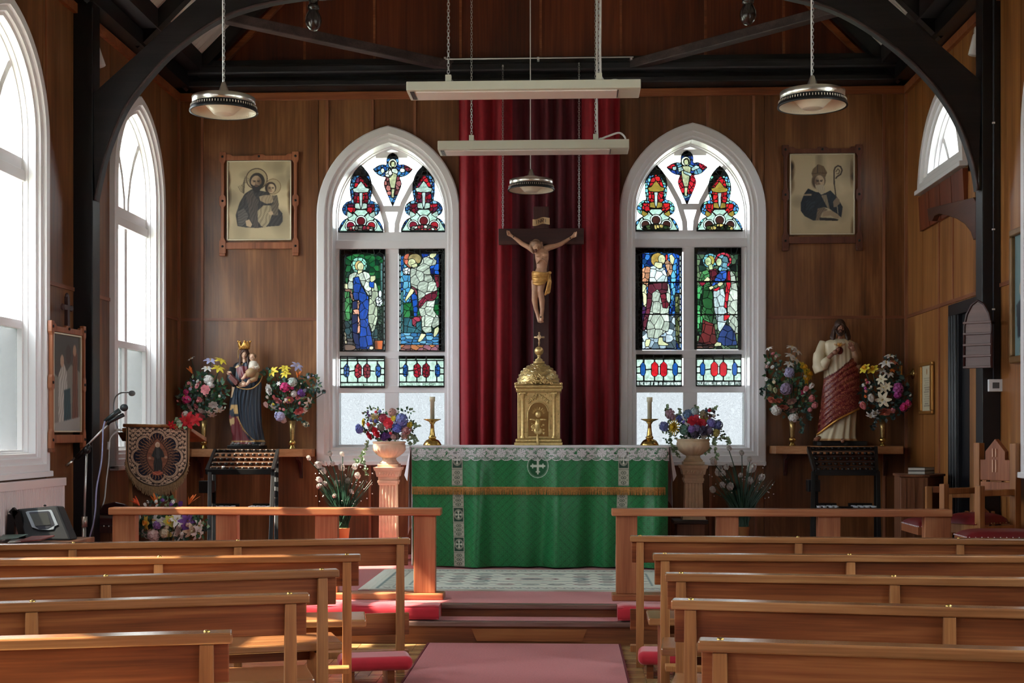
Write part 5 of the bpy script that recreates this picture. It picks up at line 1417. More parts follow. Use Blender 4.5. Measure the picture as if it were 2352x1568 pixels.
heater('upper and nearer of the two cream strip heaters hanging on chains over the aisle', 933,1472,187,207,9.05,.27,(1030,1376), cab1)
heater('lower and farther of the two cream strip heaters, hanging before the red curtain', 1005,1445,323,343,11.1,.25,(1083,1368), cab2)
cd = thing('conduit', 'thin white conduit running level along the dark tie beam', 'pipe', tuple(at(1236,133,12.6)))
MB().tube([at(1018,136,12.6), at(1455,131,12.6)],.006,8).build('conduit_tube', M_plastic, cd)
for px in (1022,1236,1450):
 p = at(px, 133.5,12.6); MB().box(p.x - .01, p.x + .01,12.6, YB, p.z - .012, p.z + .012).build('clip', M_plastic, cd)
def spot(label, a, b, Y, r, X):
 p, q = at(a[0], a[1], Y), at(b[0], b[1], Y); d = (q - p)
 t = thing('spot_lamp', label, 'lamp', tuple(p),0, 'white wall spot lamps')
 MB().tube([p, p + d * .05, p + d],[r * .72, r * .78, r],20).build('lamp_shade', M_plastic, t)
 MB().tube([p + d * .2, Vector((X, p.y, p.z + .03))],.01,8).build('arm', M_plastic, t)
 MB().tube([Vector((X, p.y, p.z + .03)), Vector((X + (.02 if X < 0 else -.02), p.y, p.z + .03))],.035,14).build('wall_rose', M_plastic, t)
spot('white spot lamp angled down, half hidden behind the left black post', (216,108),(227,152),10.6,.055, XL)
spot('white spot lamp angled down, half hidden behind the right black post', (2247,80),(2240,126),10.7,.055, XR)
# ------------------------------------------------------------------ crucifix
YCR = 12.52
cp = lambda x, y, dy=0.0: at(1130 + x / 5.227,460 + y / 5.227, YCR + dy)
cru = thing('crucifix', 'dark wooden crucifix with a carved figure, hanging on two chains before the curtain', 'crucifix', tuple(cp(585,430)))
M_crosswood = wood('dark_cross_wood', (34,16,16),(58,30,28),(84,48,42), axis=2, rough=.4)
M_crosswood_h = wood('dark_cross_wood_level', (34,16,16),(58,30,28),(84,48,42), axis=0, rough=.4)
a, b = cp(495,75), cp(683,2900)
MB().box(a.x, b.x, YCR, YCR + .04, ZP + 1.15, a.z).build('upright_beam', M_crosswood, cru, bevel=.004)
a, b = cp(78,340,-.02), cp(1102,524,-.02)
MB().box(a.x, b.x, YCR - .022, YCR + .018, b.z, a.z).build('cross_beam', M_crosswood_h, cru, bevel=.004)
def scroll(u, v):
 p = cp(487 + 206 * u, 222 - 20 * u + 80 * v + 9 * math.sin(u * 7 + .5),-.03 - .008 * math.sin(u * 8)); return tuple(p)
so = MB().grid(scroll, 16,4); sc_ = so.build('title_scroll', plain('title_scroll_gilt', (176,142,98),.5), cru)
mb = MB()
for st in glyphs('INRI', 0.14,.25,.72,.5,1,(0,0,0)):
 (u0, v0),(u1, v1) = st[3]; p, q = Vector(scroll(u0, v0)), Vector(scroll(u1, v1)); o_ = Vector((0,-.003,0)); mb.tube([p + o_, q + o_],.0022,4)
mb.build('carved_letters', plain('dark_letter_paint', (60,40,26),.6), sc_)
B = MB(); V = lambda x, y, dy: cp(x, y, dy)
k = 1 / 1270
B.tube([V(600,590,-.06), V(598,640,-.066), V(600,700,-.066), V(600,760,-.06), V(597,820,-.055), V(585,880,-.055), V(575,930,-.05)],[66 * k, 84 * k, 80 * k, 68 * k, 62 * k, 78 * k, 74 * k],16, flat=.78)
B.tube([V(560,600,-.06), V(500,600,-.06), V(440,560,-.05), V(360,520,-.04), V(300,470,-.035), V(255,440,-.032)],[44 * k, 40 * k, 32 * k, 27 * k, 23 * k, 16 * k],12)
B.tube([V(630,590,-.06), V(690,562,-.06), V(760,548,-.05), V(830,522,-.04), V(890,486,-.035), V(940,452,-.032)],[44 * k, 38 * k, 30 * k, 26 * k, 22 * k, 16 * k],12)
for s, w_, hnd in ((-1,(255,440),(212,408)),(1,(942,452),(985,424))):
 B.tube([V(*w_, -.032), V(*hnd, -.034)],[15 * k, 22 * k],10, flat=.7)
 for f in range(4):
  o_ = (f - 1.5) * 13
  B.tube([V(hnd[0], hnd[1] + o_, -.034), V(hnd[0] + s * 26, hnd[1] - 16 + o_ * 1.1,-.045), V(hnd[0] + s * (34 - 3 * abs(f - 1)), hnd[1] - 26 + o_ * 1.1,-.06)],[8 * k, 7.5 * k, 6.5 * k],7)
 B.tube([V(hnd[0] - s * 8, hnd[1] - 14,-.036), V(hnd[0] + s * 4, hnd[1] - 36,-.046), V(hnd[0] + s * 12, hnd[1] - 44,-.05)],[8 * k, 7 * k, 6 * k],7)
B.tube([V(560,900,-.05), V(524,980,-.06), V(515,1090,-.075), V(512,1200,-.055), V(528,1300,-.045), V(548,1370,-.05)],[58 * k, 54 * k, 37 * k, 36 * k, 26 * k, 22 * k],14)
B.tube([V(615,900,-.05), V(590,990,-.065), V(580,1090,-.08), V(600,1200,-.062), V(604,1310,-.055), V(596,1380,-.06)],[58 * k, 54 * k, 38 * k, 36 * k, 25 * k, 22 * k],14)
B.tube([V(546,1365,-.05), V(562,1420,-.06), V(570,1458,-.07)],[22 * k, 24 * k, 20 * k],10); B.tube([V(598,1375,-.06), V(596,1420,-.075), V(590,1456,-.08)],[22 * k, 26 * k, 22 * k],10)
for f in range(5): B.tube([V(560 + f * 14,1450,-.075), V(556 + f * 15,1474 - abs(f - 2) * 4,-.078)],[8 * k, 6 * k],6)
B.tube([V(596,590,-.06), V(575,560,-.075), V(560,545,-.085)],[34 * k, 30 * k, 30 * k],10)
B.ball(V(535,545,-.10),(50 * k, 52 * k, 66 * k),16)
B.ball(V(562,655,-.108),(42 * k, 16 * k, 26 * k),10); B.ball(V(638,655,-.108),(42 * k, 16 * k, 26 * k),10)      # chest
B.tube([V(540,760,-.10), V(570,720,-.118), V(600,705,-.122), V(632,720,-.118), V(660,760,-.10)],9 * k, 6)                        # rib arch
B.tube([V(532,576,-.14), V(552,577,-.14)],4 * k, 5); B.ball(V(545,575,-.142),(10 * k, 14 * k, 16 * k),8)                                                                              # nose
B.ball(V(548,560,-.134),(30 * k, 12 * k, 8 * k),8)
corpus = organic(B, 'carved_figure', M_skin, cru, .0031,2)
H = MB()
H.ball(V(528,525,-.095),(58 * k, 58 * k, 62 * k),14)
for q in range(9):
 x = 470 + q * 4; H.tube([V(x, 500,-.09), V(x - 6,560,-.10 + q * .004), V(x + 14 + q * 2,620,-.11 + q * .003), V(x + 20,640 - q * 6,-.11)],[16 * k, 15 * k, 11 * k, 5 * k],6)
H.tube([V(585,500,-.085), V(600,560,-.09), V(606,600,-.085)],[22 * k, 18 * k, 8 * k],8)
organic(H, 'hair', plain('carved_hair', (150,116,92),.55, vary=.2, vscale=60), cru, .004,1)
H = MB(); H.tube([V(520,592,-.128), V(526,608,-.13), V(530,624,-.122)],[24 * k, 18 * k, 8 * k],10); H.build('beard', plain('carved_beard', (96,56,42),.6), cru)
H = MB(); H.tube([V(470 + 120 * math.sin(t) * .52 + 50,510 - 26 * math.cos(t * 1.0),-.10 - .045 * math.cos(t - PI / 2 + 1.57)) for t in [2 * PI * i / 24 for i in range(24)]],5 * k, 6, closed=True); H.build('crown_of_thorns', plain('thorn_brown', (120,92,70),.7), cru)
L = MB()
def cloth_(u, v):
 th = PI * 1.25 * (u - .5); sag = 120 * math.cos(min(1, abs(u - .42) * 1.6) * PI / 2) * v
 x = 580 + 98 * math.sin(th) * (1 - .08 * v); y = 862 + 36 * v + sag + 8 * u * (1 - v)
 return tuple(V(x, y, -.052 - .075 * math.cos(th) - .012 * v + .006 * math.sin(v * 16 + 3 * math.sin(u * 4))))
L.grid(cloth_, 36,18)
L.tube([V(490,858,-.10), V(560,868,-.132), V(630,880,-.13), V(680,866,-.11)],12 * k, 8)
L.ball(V(695,868,-.10),(22 * k, 18 * k, 18 * k),10)
for q in range(4): L.tube([V(678 + q * 5,880,-.10 + q * .006), V(680 + q * 7,980,-.105 + q * .008), V(660 + q * 9,1070 + 10 * q, -.10 + q * .006), V(636 + q * 14,1140 - q * 8,-.10)],[9 * k, 16 * k, 14 * k, 9 * k],8)
lo = L.build('loincloth', plain('gilded_loincloth', (206,156,86),.4,.35, vary=.2, vscale=40), cru)
s_ = lo.modifiers.new('thick', 'SOLIDIFY'); s_.thickness = .006
N = MB()
for x, y in ((258,438),(940,452),(585,1400)): N.ball(V(x, y, -.062 if y < 1000 else -.096),9 * k, 8)
N.build('nail', M_black, cru)
for px, y1 in ((1155,150),(1330,145)):
 mb = MB(); chain(mb, at(px, 524, YCR), at(px, y1,12.62),.03,.0022); mb.build('chain', M_chain, cru, kind='stuff')
 p = at(px, y1,12.62); MB().tube([p, p + Vector((0,.06,.0))],.008,8).build('hook', M_chain, cru)
 # ------------------------------------------------------------------ tabernacle
YTB = 11.90
tp = lambda x, y, dy=0.0: at(1160 + x / 5.6,750 + y / 5.6, YTB + dy)
zt0 = azt + .006
tab = thing('tabernacle', 'gilded domed tabernacle with a small cross finial, standing on the altar', 'tabernacle', (tp(430,1500).x, YTB + .2, zt0))
def tbox(nm, x0, x1, y0, y1, d0, d1, mat=M_gold, bevel=.004):
 p, q = tp(x0, y0), tp(x1, y1)
 return MB().box(p.x, q.x, YTB + d0, YTB + d1, max(q.z, zt0), p.z).build(nm, mat, tab, bevel=bevel)
tbox('base', 118,738,1488,1530,0.0,.42); tbox('base_moulding', 132,722,1440,1490,.015,.40, bevel=.012)
tbox('body', 158,705,840,1440,.035,.385)
tbox('cornice', 140,722,786,842,.012,.405, bevel=.01); tbox('cornice_top', 122,740,745,790,-.002,.42, bevel=.012)
mb = MB()
for q in range(46):
 p = tp(150 + q * 12.6,822,.008); mb.ball(p, (.008,.008,.007),7)
 p = tp(150 + q * 12.6,768,-.004); mb.tube([p + Vector((-.008,0,-.009)), p + Vector((.008,0,.009))],.005,5)
 p = tp(150 + q * 12.6,1466,.012); mb.ball(p, (.009,.008,.012),7)
mb.build('bead_moulding', M_gold, tab, kind='stuff')
for x in (228,630):
 p0, p1 = tp(x, 1440,.03), tp(x, 880,.03)
 mb = MB(); mb.lathe([(.022,0),(.024,.012),(.016,.024),(.0145,.03),(.013,(p1 - p0).length * .9),(.016,(p1 - p0).length * .93),(.024,(p1 - p0).length),(.026,(p1 - p0).length + .012)], p0,16); mb.build('column', M_gold, tab)
 mb = MB()
 for q in range(7): c = tp(x + (q - 3) * 11,862 - 8 * abs(math.sin(q * 1.7)),.012); mb.ball(c, (.009,.010,.014),7)
 mb.build('column_capital', M_gold, tab)
 # door with arched panel and relief
dr = MB()
P = [tp(300,1412), tp(300,1090)] + [tp(430 - 128 * math.cos(t),1090 - 120 * math.sin(t)) for t in [PI * i / 16 for i in range(17)]] + [tp(560,1090), tp(560,1412)]
dr.prism([(p.x, p.z) for p in P], lambda a, b, d: (a, YTB + d, b),.026,.034)
door = dr.build('door', plain('gilded_door', (186,156,102),.28,1.0, bump=.1, bscale=60), tab)
MB().tube([p + Vector((0,.026,0)) for p in [tp(292,1420), tp(292,1090), tp(308,1085)] + [tp(430 - 122 * math.cos(t),1085 - 118 * math.sin(t)) for t in [PI * i / 16 for i in range(17)]] + [tp(552,1085), tp(568,1090), tp(568,1420), tp(292,1420)]],.0055,8).build('door_moulding', M_gold, door)
R = MB(); rr = random.Random(4)
R.tube([tp(425,1520,-.01), tp(418,1440,.01), tp(420,1380,.02)],[.014,.010,.008],8)
R.ball(tp(425,1340,.022),(.04,.014,.034),12); R.tube([tp(420,1340,.02), tp(415,1260,.014), tp(425,1190,.016)],[.02,.024,.018],10)
R.ball(tp(428,1130,.016),(.026,.02,.03),12); R.tube([tp(400,1200,.02), tp(350,1190,.02), tp(318,1198,.02)],[.010,.008,.007],8); R.tube([tp(452,1200,.02), tp(500,1190,.02), tp(530,1198,.02)],[.010,.008,.007],8)
for q in range(26):
 R.ball(tp(345 + rr.uniform(0,170),1250 + rr.uniform(0,130),.024),(.012 * rr.uniform(.5,1),.008,.012 * rr.uniform(.5,1)),7)
for q in range(17):
 a_ = PI * (q + .5) / 17; R.tube([tp(430 - 60 * math.cos(a_),1120 - 46 * math.sin(a_),.026), tp(430 - (84 + 14 * (q % 2)) * math.cos(a_),1120 - (72 + 16 * (q % 2)) * math.sin(a_),.026)],[.0035,.0015],4)
R.ball(tp(346,1250,.026),(.004,.003,.008),6)
R.build('door_relief', M_gold, door)
R = MB()
for s in (-1,1):
 R.tube([tp(430 + s * q[0], q[1],.028) for q in ((0,860),(40,900),(70,930),(110,960),(130,990))],[.006] * 5,6)
 for q in range(9): R.ball(tp(430 + s * (28 + q * 12),886 + q * 10 + 14 * math.sin(q * 2.1),.026),(.010,.007,.012),7)
for q in range(120):
 x, y = rr.uniform(170,690), rr.uniform(850,1430)
 if (280 < x < 580 and y > 960) or 200 < x < 256 or 604 < x < 656: continue
 R.ball(tp(x, y, .034),(.006,.004,.006),5)
R.build('leaf_relief', M_gold, tab, kind='stuff')
# scaled dome
dc = tp(427,735,.21); Rx = .19; Hh = dc.z * 0 + (tp(427,470).z - tp(427,735).z)
D = MB(); D.lathe([(Rx * math.cos(a_), Hh * math.sin(a_)) for a_ in [PI / 2 * i / 14 * .97 for i in range(15)]], dc, 40); D.build('dome', M_gold, tab)
S = MB(); rows = 7
for r_ in range(rows):
 a_ = (r_ + .35) / rows * PI / 2 * .9; n = 22
 for q in range(n):
  th = 2 * PI * (q + .5 * (r_ % 2)) / n
  c = Vector((dc.x + Rx * 1.01 * math.cos(a_) * math.cos(th), dc.y + Rx * 1.01 * math.cos(a_) * math.sin(th), dc.z + Hh * 1.01 * math.sin(a_)))
  nrm = Vector((math.cos(a_) * math.cos(th), math.cos(a_) * math.sin(th), math.sin(a_) * Rx / Hh)).normalized(); e1 = Vector((-math.sin(th), math.cos(th),0)); e2 = nrm.cross(e1)
  w_ = Rx * math.cos(a_) * PI / n * 1.0; h_ = Hh / rows * .72
  S.tube([c + e1 * (w_ * math.cos(t)) + e2 * (h_ * math.sin(t)) + nrm * .002 for t in [PI + PI * i / 5 for i in range(6)]],.0028,4)
S.build('dome_scales', plain('pale_gilding', (222,204,160),.3,1.0), tab, kind='stuff')
Q = MB()
for s in (-1,1):
 for (x, y, r_) in ((110,712,22),(170,722,18),(60,690,26),(26,640,20)):
  Q.tube([tp(430 + s * (x + r_ * math.cos(t) * (1 - t / 14)), y + r_ * math.sin(t) * (1 - t / 14),-.006) for t in [i * .55 for i in range(14)]],.005,6)
 Q.tube([tp(430 + s * x, y, -.006) for x, y in ((0,600),(50,660),(110,690),(160,735),(240,738),(290,742))],.006,6)
for q in range(30): Q.ball(tp(430 + rr.uniform(-90,90),600 + rr.uniform(20,130),-.006),(.010,.010,.010),7)
for x in (138,722): Q.ball(tp(x, 735,0),.014,10)
Q.build('crest_ornament', M_gold, tab)
fin = MB(); f0 = tp(437,478,.21)
u_ = 1 / 5.6 / 256
fin.lathe([(72 * u_, 0),(74 * u_, 30 * u_),(48 * u_, 36 * u_),(52 * u_, 56 * u_),(20 * u_, 74 * u_),(18 * u_, 95 * u_),(28 * u_, 104 * u_),(20 * u_, 112 * u_)] + [(58 * u_ * math.sin(t) + 2 * u_, (168 - 58 * math.cos(t)) * u_) for t in [PI * i / 12 for i in range(1,12)]] + [(6 * u_, 228 * u_)], f0,24)
fin.build('finial_ball', M_gold, tab)
X = MB(); M_fc = plain('pale_gilt_cross', (230,200,160),.35,.8)
X.tube([tp(438,245,.21), tp(440,75,.21)],10 * u_, 8); X.tube([tp(380,136,.21), tp(504,136,.21)],9 * u_, 8)
for x, y in ((440,80),(440,105),(385,136),(402,136),(498,136),(482,136),(428,148),(452,148),(428,124),(452,124),(438,210)): X.ball(tp(x, y, .21),(14 * u_, 9 * u_, 14 * u_),8)
X.build('finial_cross', M_fc, tab)
# ------------------------------------------------------------------ altar candlesticks
def candlestick(label, px, pb, ptop):
 Y = 11.86; c = at(px, pb, Y); c.z = azt + .006; u = 1 / 4.61 / 257
 t = thing('candlestick', label, 'candlestick', tuple(c),0, 'brass altar candlesticks')
 L = lambda pr: [(r * u, (565 - y) * u) for r, y in pr]
 MB().lathe(L([(98,565),(98,558),(90,540),(70,512),(44,498),(34,492)]), c, 32).build('base', M_brass, t)
 MB().lathe(L([(34,494),(42,484),(42,474),(30,466),(30,455),(22,400),(19,340),(30,328),(30,322)]), c, 24).build('stem', M_brass, t)
 MB().lathe(L([(28,325),(40,312),(92,290),(94,284),(40,296),(20,300)]), c, 32).build('drip_pan', M_brass, t)
 zc_ = (at(px, ptop, Y).z - c.z)
 MB().lathe([(23 * u, (300) * 0 + (565 - 300) * u),(23 * u, zc_ - 50 * u),(30 * u, zc_ - 48 * u),(30 * u, zc_),(0.001, zc_ - .002)], c, 20).build('candle', plain('cream_candle_wax', (206,200,172),.5), t)
candlestick('brass altar candlestick with cream candle, left of the tabernacle beside the left urn', 993,1022,911)
candlestick('brass altar candlestick with cream candle, right of the tabernacle beside the right urn', 1492,1022,912)
# ------------------------------------------------------------------ urns on pedestals
def flute(n, d): return lambda th, i: 1 + d * math.cos(n * th)
def pedestal(label, pc, ytop, ybase, mat, Y, zbase):
 s = F / Y; c = at(pc, ytop, Y); t = thing('pedestal', label, 'pedestal', (c.x, Y, zbase),0, 'fluted pedestals beside the altar')
 w = lambda px: px / s / 2
 def sq(z0, z1, w0, w1, nm=None):
  return MB().add([(c.x - w0, Y - w0, z0),(c.x + w0, Y - w0, z0),(c.x + w0, Y + w0, z0),(c.x - w0, Y + w0, z0),(c.x - w1, Y - w1, z1),(c.x + w1, Y - w1, z1),(c.x + w1, Y + w1, z1),(c.x - w1, Y + w1, z1)],
[(3,2,1,0),(4,5,6,7),(0,1,5,4),(1,2,6,5),(2,3,7,6),(3,0,4,7)]).build(nm, mat, t, bevel=.004)
 z = lambda dy: c.z - dy / s
 sq(z(8), z(0), w(60), w(64), 'abacus'); sq(z(22), z(8), w(50), w(56), 'capital'); sq(z(30), z(22), w(42), w(44), 'neck'); sq(z(36), z(30), w(46), w(46), 'neck')
 mb = MB()
 for k in range(7):
  x = c.x + (k - 3) * w(12); p = (x - w(3), Y - w(51), z(19)); q = (x + w(3), Y - w(53), z(12)); mb.tube([p, q], w(4),6)
 mb.build('rope_moulding', mat, t)
 zb = zbase + .05; w0, w1 = w(42), w(38)
 mb = MB(); n = 5
 def prof(wd):
  out = []
  for side in range(4):
   for k in range(n * 4 + 1):
    u = -1 + 2 * k / (n * 4 + 1); ph = (k % 4)
    d = 0 if (k < 1 or k > n * 4 - 1) else (.10 if k % 4 in (1,2,3) else 0)
    p = (u * wd, -wd * (1 - d))
    for _ in range(side): p = (-p[1], p[0])
    out.append(p)
  return out
 A, Bq = prof(w0), prof(w1); m = len(A)
 vs = [(c.x + p[0], Y + p[1], zb) for p in A] + [(c.x + p[0], Y + p[1], z(40)) for p in Bq]
 mb.add(vs, [(i, (i + 1) % m, m + (i + 1) % m, m + i) for i in range(m)]); mb.build('fluted_shaft', mat, t)
 sq(z(41), z(36), w(42), w(44), 'shaft_cap'); sq(zbase + .001, zb + .004, w(54), w(48), 'plinth')
 return c
def urn(label, pc, yrim, ytop_ped, mat, Y):
 s = F / Y; c = at(pc, ytop_ped, Y); h = (ytop_ped - yrim) / s; t = thing('urn', label, 'planter', (c.x, Y, c.z + .001),0, 'stone urns of flowers')
 q = lambda l: [(r / s, zz / s) for r, zz in l]
 o = (c.x, Y, c.z + .001)
 MB().box(c.x - 24 / s, c.x + 24 / s, Y - 24 / s, Y + 24 / s, o[2], o[2] + 7 / s).build('plinth', mat, t, bevel=.004)
 MB().lathe(q([(22,7),(22,10),(17,14),(15,18),(17,21)]), o, 48, flute=lambda th, i: 1 + (.05 * math.cos(18 * th) if i in (2,3) else 0)).build('foot', mat, t)
 MB().lathe(q([(15,20),(22,25),(30,32),(35,39),(37.5,44),(38,49),(36,54),(34,55)]), o, 96, flute=lambda th, i: 1 + (.10 * abs(math.cos(11 * th)) if 1 <= i <= 3 else 0), cap=False).build('bowl', mat, t)
 MB().lathe(q([(35,53),(37,55),(38,58),(35,59),(33,57),(31,50),(20,46)]), o, 64, flute=lambda th, i: 1 + (.02 * math.cos(30 * th) if i in (1,2) else 0)).build('rim', mat, t)
 return o
YU = 12.25
pedestal('pale pink stone fluted pedestal left of the altar, under the terracotta coloured urn', 893,1072,1230, M_terracotta, YU, ZP)
urn('pale terracotta urn with fluted bowl on the pedestal left of the altar', 894,1012,1072, M_terracotta, YU)
pzr = at(1590,1194, YU - .12).z
pedestal('cream stone fluted pedestal right of the altar, raised on a dark wooden stand', 1592,1067,1194, M_cream_stone, YU, pzr)
urn('cream stone urn with fluted bowl on the pedestal right of the altar', 1592,1008,1067, M_cream_stone, YU)
st = thing('plant_stand', 'dark wooden stand under the cream pedestal, right of the altar', 'stand', (at(1587,1200, YU).x, YU, ZP))
a, b = at(1547,1200, YU - .14), at(1627,1200, YU - .14)
MB().box(a.x, b.x, YU - .15, YU + .15, pzr - .035, pzr - .001).build('stand_top', wood('dark_stand_wood', (20,14,12),(44,30,26),(80,62,54), axis=0), st, bevel=.006)
MB().box(a.x + .03, b.x - .03, YU - .12, YU + .12, ZP + .04, pzr - .036).build('stand_body', M_oldoak, st, bevel=.004)
for x in (a.x + .03, b.x - .08):
 for y in (YU - .12, YU + .07): MB().box(x, x + .05, y, y + .05, ZP + .001, ZP + .06).build('foot', M_oldoak, st)
 # ------------------------------------------------------------------ statue shelves
def shelf(label, px0, px1, y, brk, dx):
 za = at((px0 + px1) / 2, y, 12.6).z; x0, x1 = at(px0, y, 12.75).x, at(px1, y, 12.75).x
 t = thing('shelf', label, 'shelf', ((x0 + x1) / 2,12.75, za),0, 'statue shelves on the back wall')
 xa, xb = x0 + dx[0], x1 - dx[1]
 MB().prism([(x0, YB - .001),(x1, YB - .001),(x1,12.72),(xb, 12.62),((xa + xb) / 2,12.52),(xa, 12.62),(x0,12.72)], lambda a, b, d: (a, b, d), za - .075, za).build('shelf_board', wood('shelf_oak', (110,66,40),(164,112,72),(196,146,104), axis=0, rough=.4), t, bevel=.005)
 for px in brk:
  xx = at(px, y + 40,12.75).x
  MB().prism([(YB - .002, za - .075),(12.66, za - .075),(12.68, za - .10),(12.80, za - .14),(12.86, za - .25),(12.865, za - .285),(YB - .002, za - .29)], lambda a, b, d: (xx + d, a, b),-.014,.014).build('bracket', M_crosswood, t, bevel=.003)
 return za
zsl = shelf('pale oak shelf with bowed front under the crowned statue, left of the windows', 425,718,1031,(455,686),(.10,.07))
zsr = shelf('oak shelf under the white robed statue, right of the windows', 1772,2072,1024,(1808,2040),(.02,.02))
# ------------------------------------------------------------------ framed pictures
def picture(label, loc, rotz, w, h, art, base, mat, extra=None, studs=True):
 """oak frame with notched, studded rails; local x along the wall, z up from the foot, y out of the wall is negative"""
 t = thing('framed_picture', label, 'picture', loc, rotz, None)
 P_ = lambda mb, nm, m, **k: mb.build(nm, m, t, world=False, **k)
 f = lambda a, b, d: (a, d, b)
 sw = w * .082; lu = h * .055
 def stile(x, s):
  i = x + s * sw * .72; o = x
  o2 = x + s * sw * .26; e = x + s * sw
  zz = h
  return [(o, lu * .5),(o, lu * 2.6),(o2, lu * 3.2),(o2, zz * .47),(o, zz * .49),(o, zz * .57),(o2, zz * .59),(o2, zz - lu * 2),(o, zz - lu * 1.5),(o, zz),(e, zz),(e, zz - lu * 1.5),(i, zz - lu * 2),(i, zz * .59),(e, zz * .57),(e, zz * .49),(i, zz * .47),(i, lu * 3.2),(e, lu * 2.6),(e, lu * .5)]
 for x, s in ((0,1),(w, -1)):
  P_(MB().prism(stile(x, s), f, -.036,-.004), 'frame_stile', mat, bevel=.003)
  P_(MB().box(min(x, x + s * sw * .95), max(x, x + s * sw * .95),-.042,-.004,0, lu * .5), 'frame_foot', mat, bevel=.006)
 zt_ = h - lu * .35; zb_ = zt_ - h * .06
 P_(MB().prism([(sw, zb_),(w - sw, zb_),(w - sw, zt_),(w - sw * 1.7, zt_),(w - sw * 2, zt_ - lu * .3),(w * .58, zt_ - lu * .3),(w * .55, zt_),(w * .45, zt_),(w * .42, zt_ - lu * .3),(sw * 2, zt_ - lu * .3),(sw * 1.7, zt_),(sw, zt_)], f, -.030,-.004), 'frame_rail', mat, bevel=.003)
 P_(MB().box(sw, w - sw, -.030,-.004, lu * 1.25, lu * 2.4), 'frame_rail', mat, bevel=.003)
 x0, x1, z0, z1 = sw * 1.15, w - sw * 1.15, lu * 2.75, zb_ - lu * .05
 mb = MB()
 for a in ((x0, x1, z0, z0 + .012),(x0, x1, z1 - .012, z1),(x0, x0 + .012, z0, z1),(x1 - .012, x1, z0, z1)): mb.box(a[0], a[1],-.026,-.004, a[2], a[3])
 P_(mb, 'gilt_slip', plain('worn_gilt_slip', (206,196,170),.35,.4), bevel=.003)
 if studs:
  for x, z in ((sw * .5, h - lu * .8),(w - sw * .5, h - lu * .8),(sw * .5, h * .53),(w - sw * .5, h * .53),(sw * .5, lu * 1.7),(w - sw * .5, lu * 1.7),(w / 2, zt_ - lu * .45)):
   P_(MB().ball((x, -.036, z),(.012,.008,.012),10), 'stud', M_black)
 P_(MB().box(x0 + .005, x1 - .005,-.012,-.004, z0 + .005, z1 - .005), 'backing_board', M_oldoak)
 bx_, by_, ex, ey, layers, step, blur = art
 M = mw(t)
 def fn(X, Y):
  lx = x0 + .01 + (X - bx_) / (ex - bx_) * (x1 - x0 - .02); lz = z1 - .01 - (Y - by_) / (ey - by_) * (z1 - z0 - .02)
  m = np.array(M); q = np.stack([lx, np.full(lx.shape, -.0135), lz],-1) @ m[:3, :3].T + m[:3,3]
  return q[..., 0], q[..., 1], q[..., 2]
 print_grid('print', (bx_, by_, ex, ey), step, layers, fn, M_print, t, base, blur=blur)
 if extra: extra(t, P_, w, h)
 return t
BGE = (182,164,130)
def aged(x0, y0, x1, y1, seed):
 r = random.Random(seed); L = [('P', BGE, [(x0, y0),(x1, y0),(x1, y1),(x0, y1)], {'same': 1})]
 for _ in range(26): L.append(('D', tuple(r.uniform(.84,1.08) for _ in range(1)) * 3,(r.uniform(x0, x1), r.uniform(y0, y1), r.uniform(60,240), r.uniform(60,260))))
 for _ in range(12): L.append(('D', (.66,.6,.52),(r.choice((x0, x1)) + r.uniform(-30,30), r.uniform(y0, y1), r.uniform(20,60), r.uniform(60,240))))
 return L
SKN, SHD = (180,154,124),(50,44,40)
def head_p(cx, cy, rx, ry, beard, hair, d=1, skin=SKN):
 L = [('E', hair, (cx, cy - ry * .12, rx * 1.22, ry * 1.12), {'same': 1}),('E', skin, (cx - d * rx * .12, cy + ry * .04, rx * .86, ry * .9), {'same': 1}),('D', (.62,.58,.55),(cx + d * rx * .6, cy + ry * .1, rx * .8, ry))]
 e = -d * rx * .12
 for s in (-1,1):
  L += [('S', (54,42,36), rx * .12,[(cx + e + s * rx * .55, cy - ry * .18),(cx + e + s * rx * .16, cy - ry * .14)]),('S', (30,24,22), rx * .13,[(cx + e + s * rx * .46, cy - ry * .03),(cx + e + s * rx * .22, cy - ry * .02)])]
 L += [('S', (104,80,62), rx * .1,[(cx + e - rx * .05, cy - ry * .1),(cx + e - rx * .1, cy + ry * .32)]),('S', (90,64,52), rx * .12,[(cx + e - rx * .18, cy + ry * .34),(cx + e + rx * .12, cy + ry * .33)])]
 if beard: L += [('P', beard, [(cx + e - rx * .82, cy + ry * .3),(cx + e - rx * .45, cy + ry * .52),(cx + e, cy + ry * .42),(cx + e + rx * .45, cy + ry * .52),(cx + e + rx * .86, cy + ry * .2),(cx + e + rx * .74, cy + ry * .95),(cx + e + rx * .3, cy + ry * 1.45),(cx + e - rx * .15, cy + ry * 1.5),(cx + e - rx * .6, cy + ry * 1.05)], {'same': 1, 'fold': (.1, rx * .2,.22)}),('S', (110,70,58), rx * .12,[(cx + e - rx * .2, cy + ry * .6),(cx + e + rx * .2, cy + ry * .6)])]
 else: L += [('S', (120,70,60), rx * .12,[(cx + e - rx * .2, cy + ry * .56),(cx + e + rx * .16, cy + ry * .56)])]
 return L
PA = aged(205,225,1050,1285,2) + [
('E', (64,50,38),(592,458,148,146), {'same': 1}),('E', (164,146,112),(592,458,136,134), {'same': 1}),
('E', (110,88,62),(812,566,108,108), {'same': 1}),('E', (166,148,114),(812,566,100,100), {'same': 1})]
for q in range(9): PA.append(('S', (84,74,56),6,[(420,660),(400 + 8 * q - 30,620 - 24 * q),(340 + 22 * q, 560 - 10 * q)]))
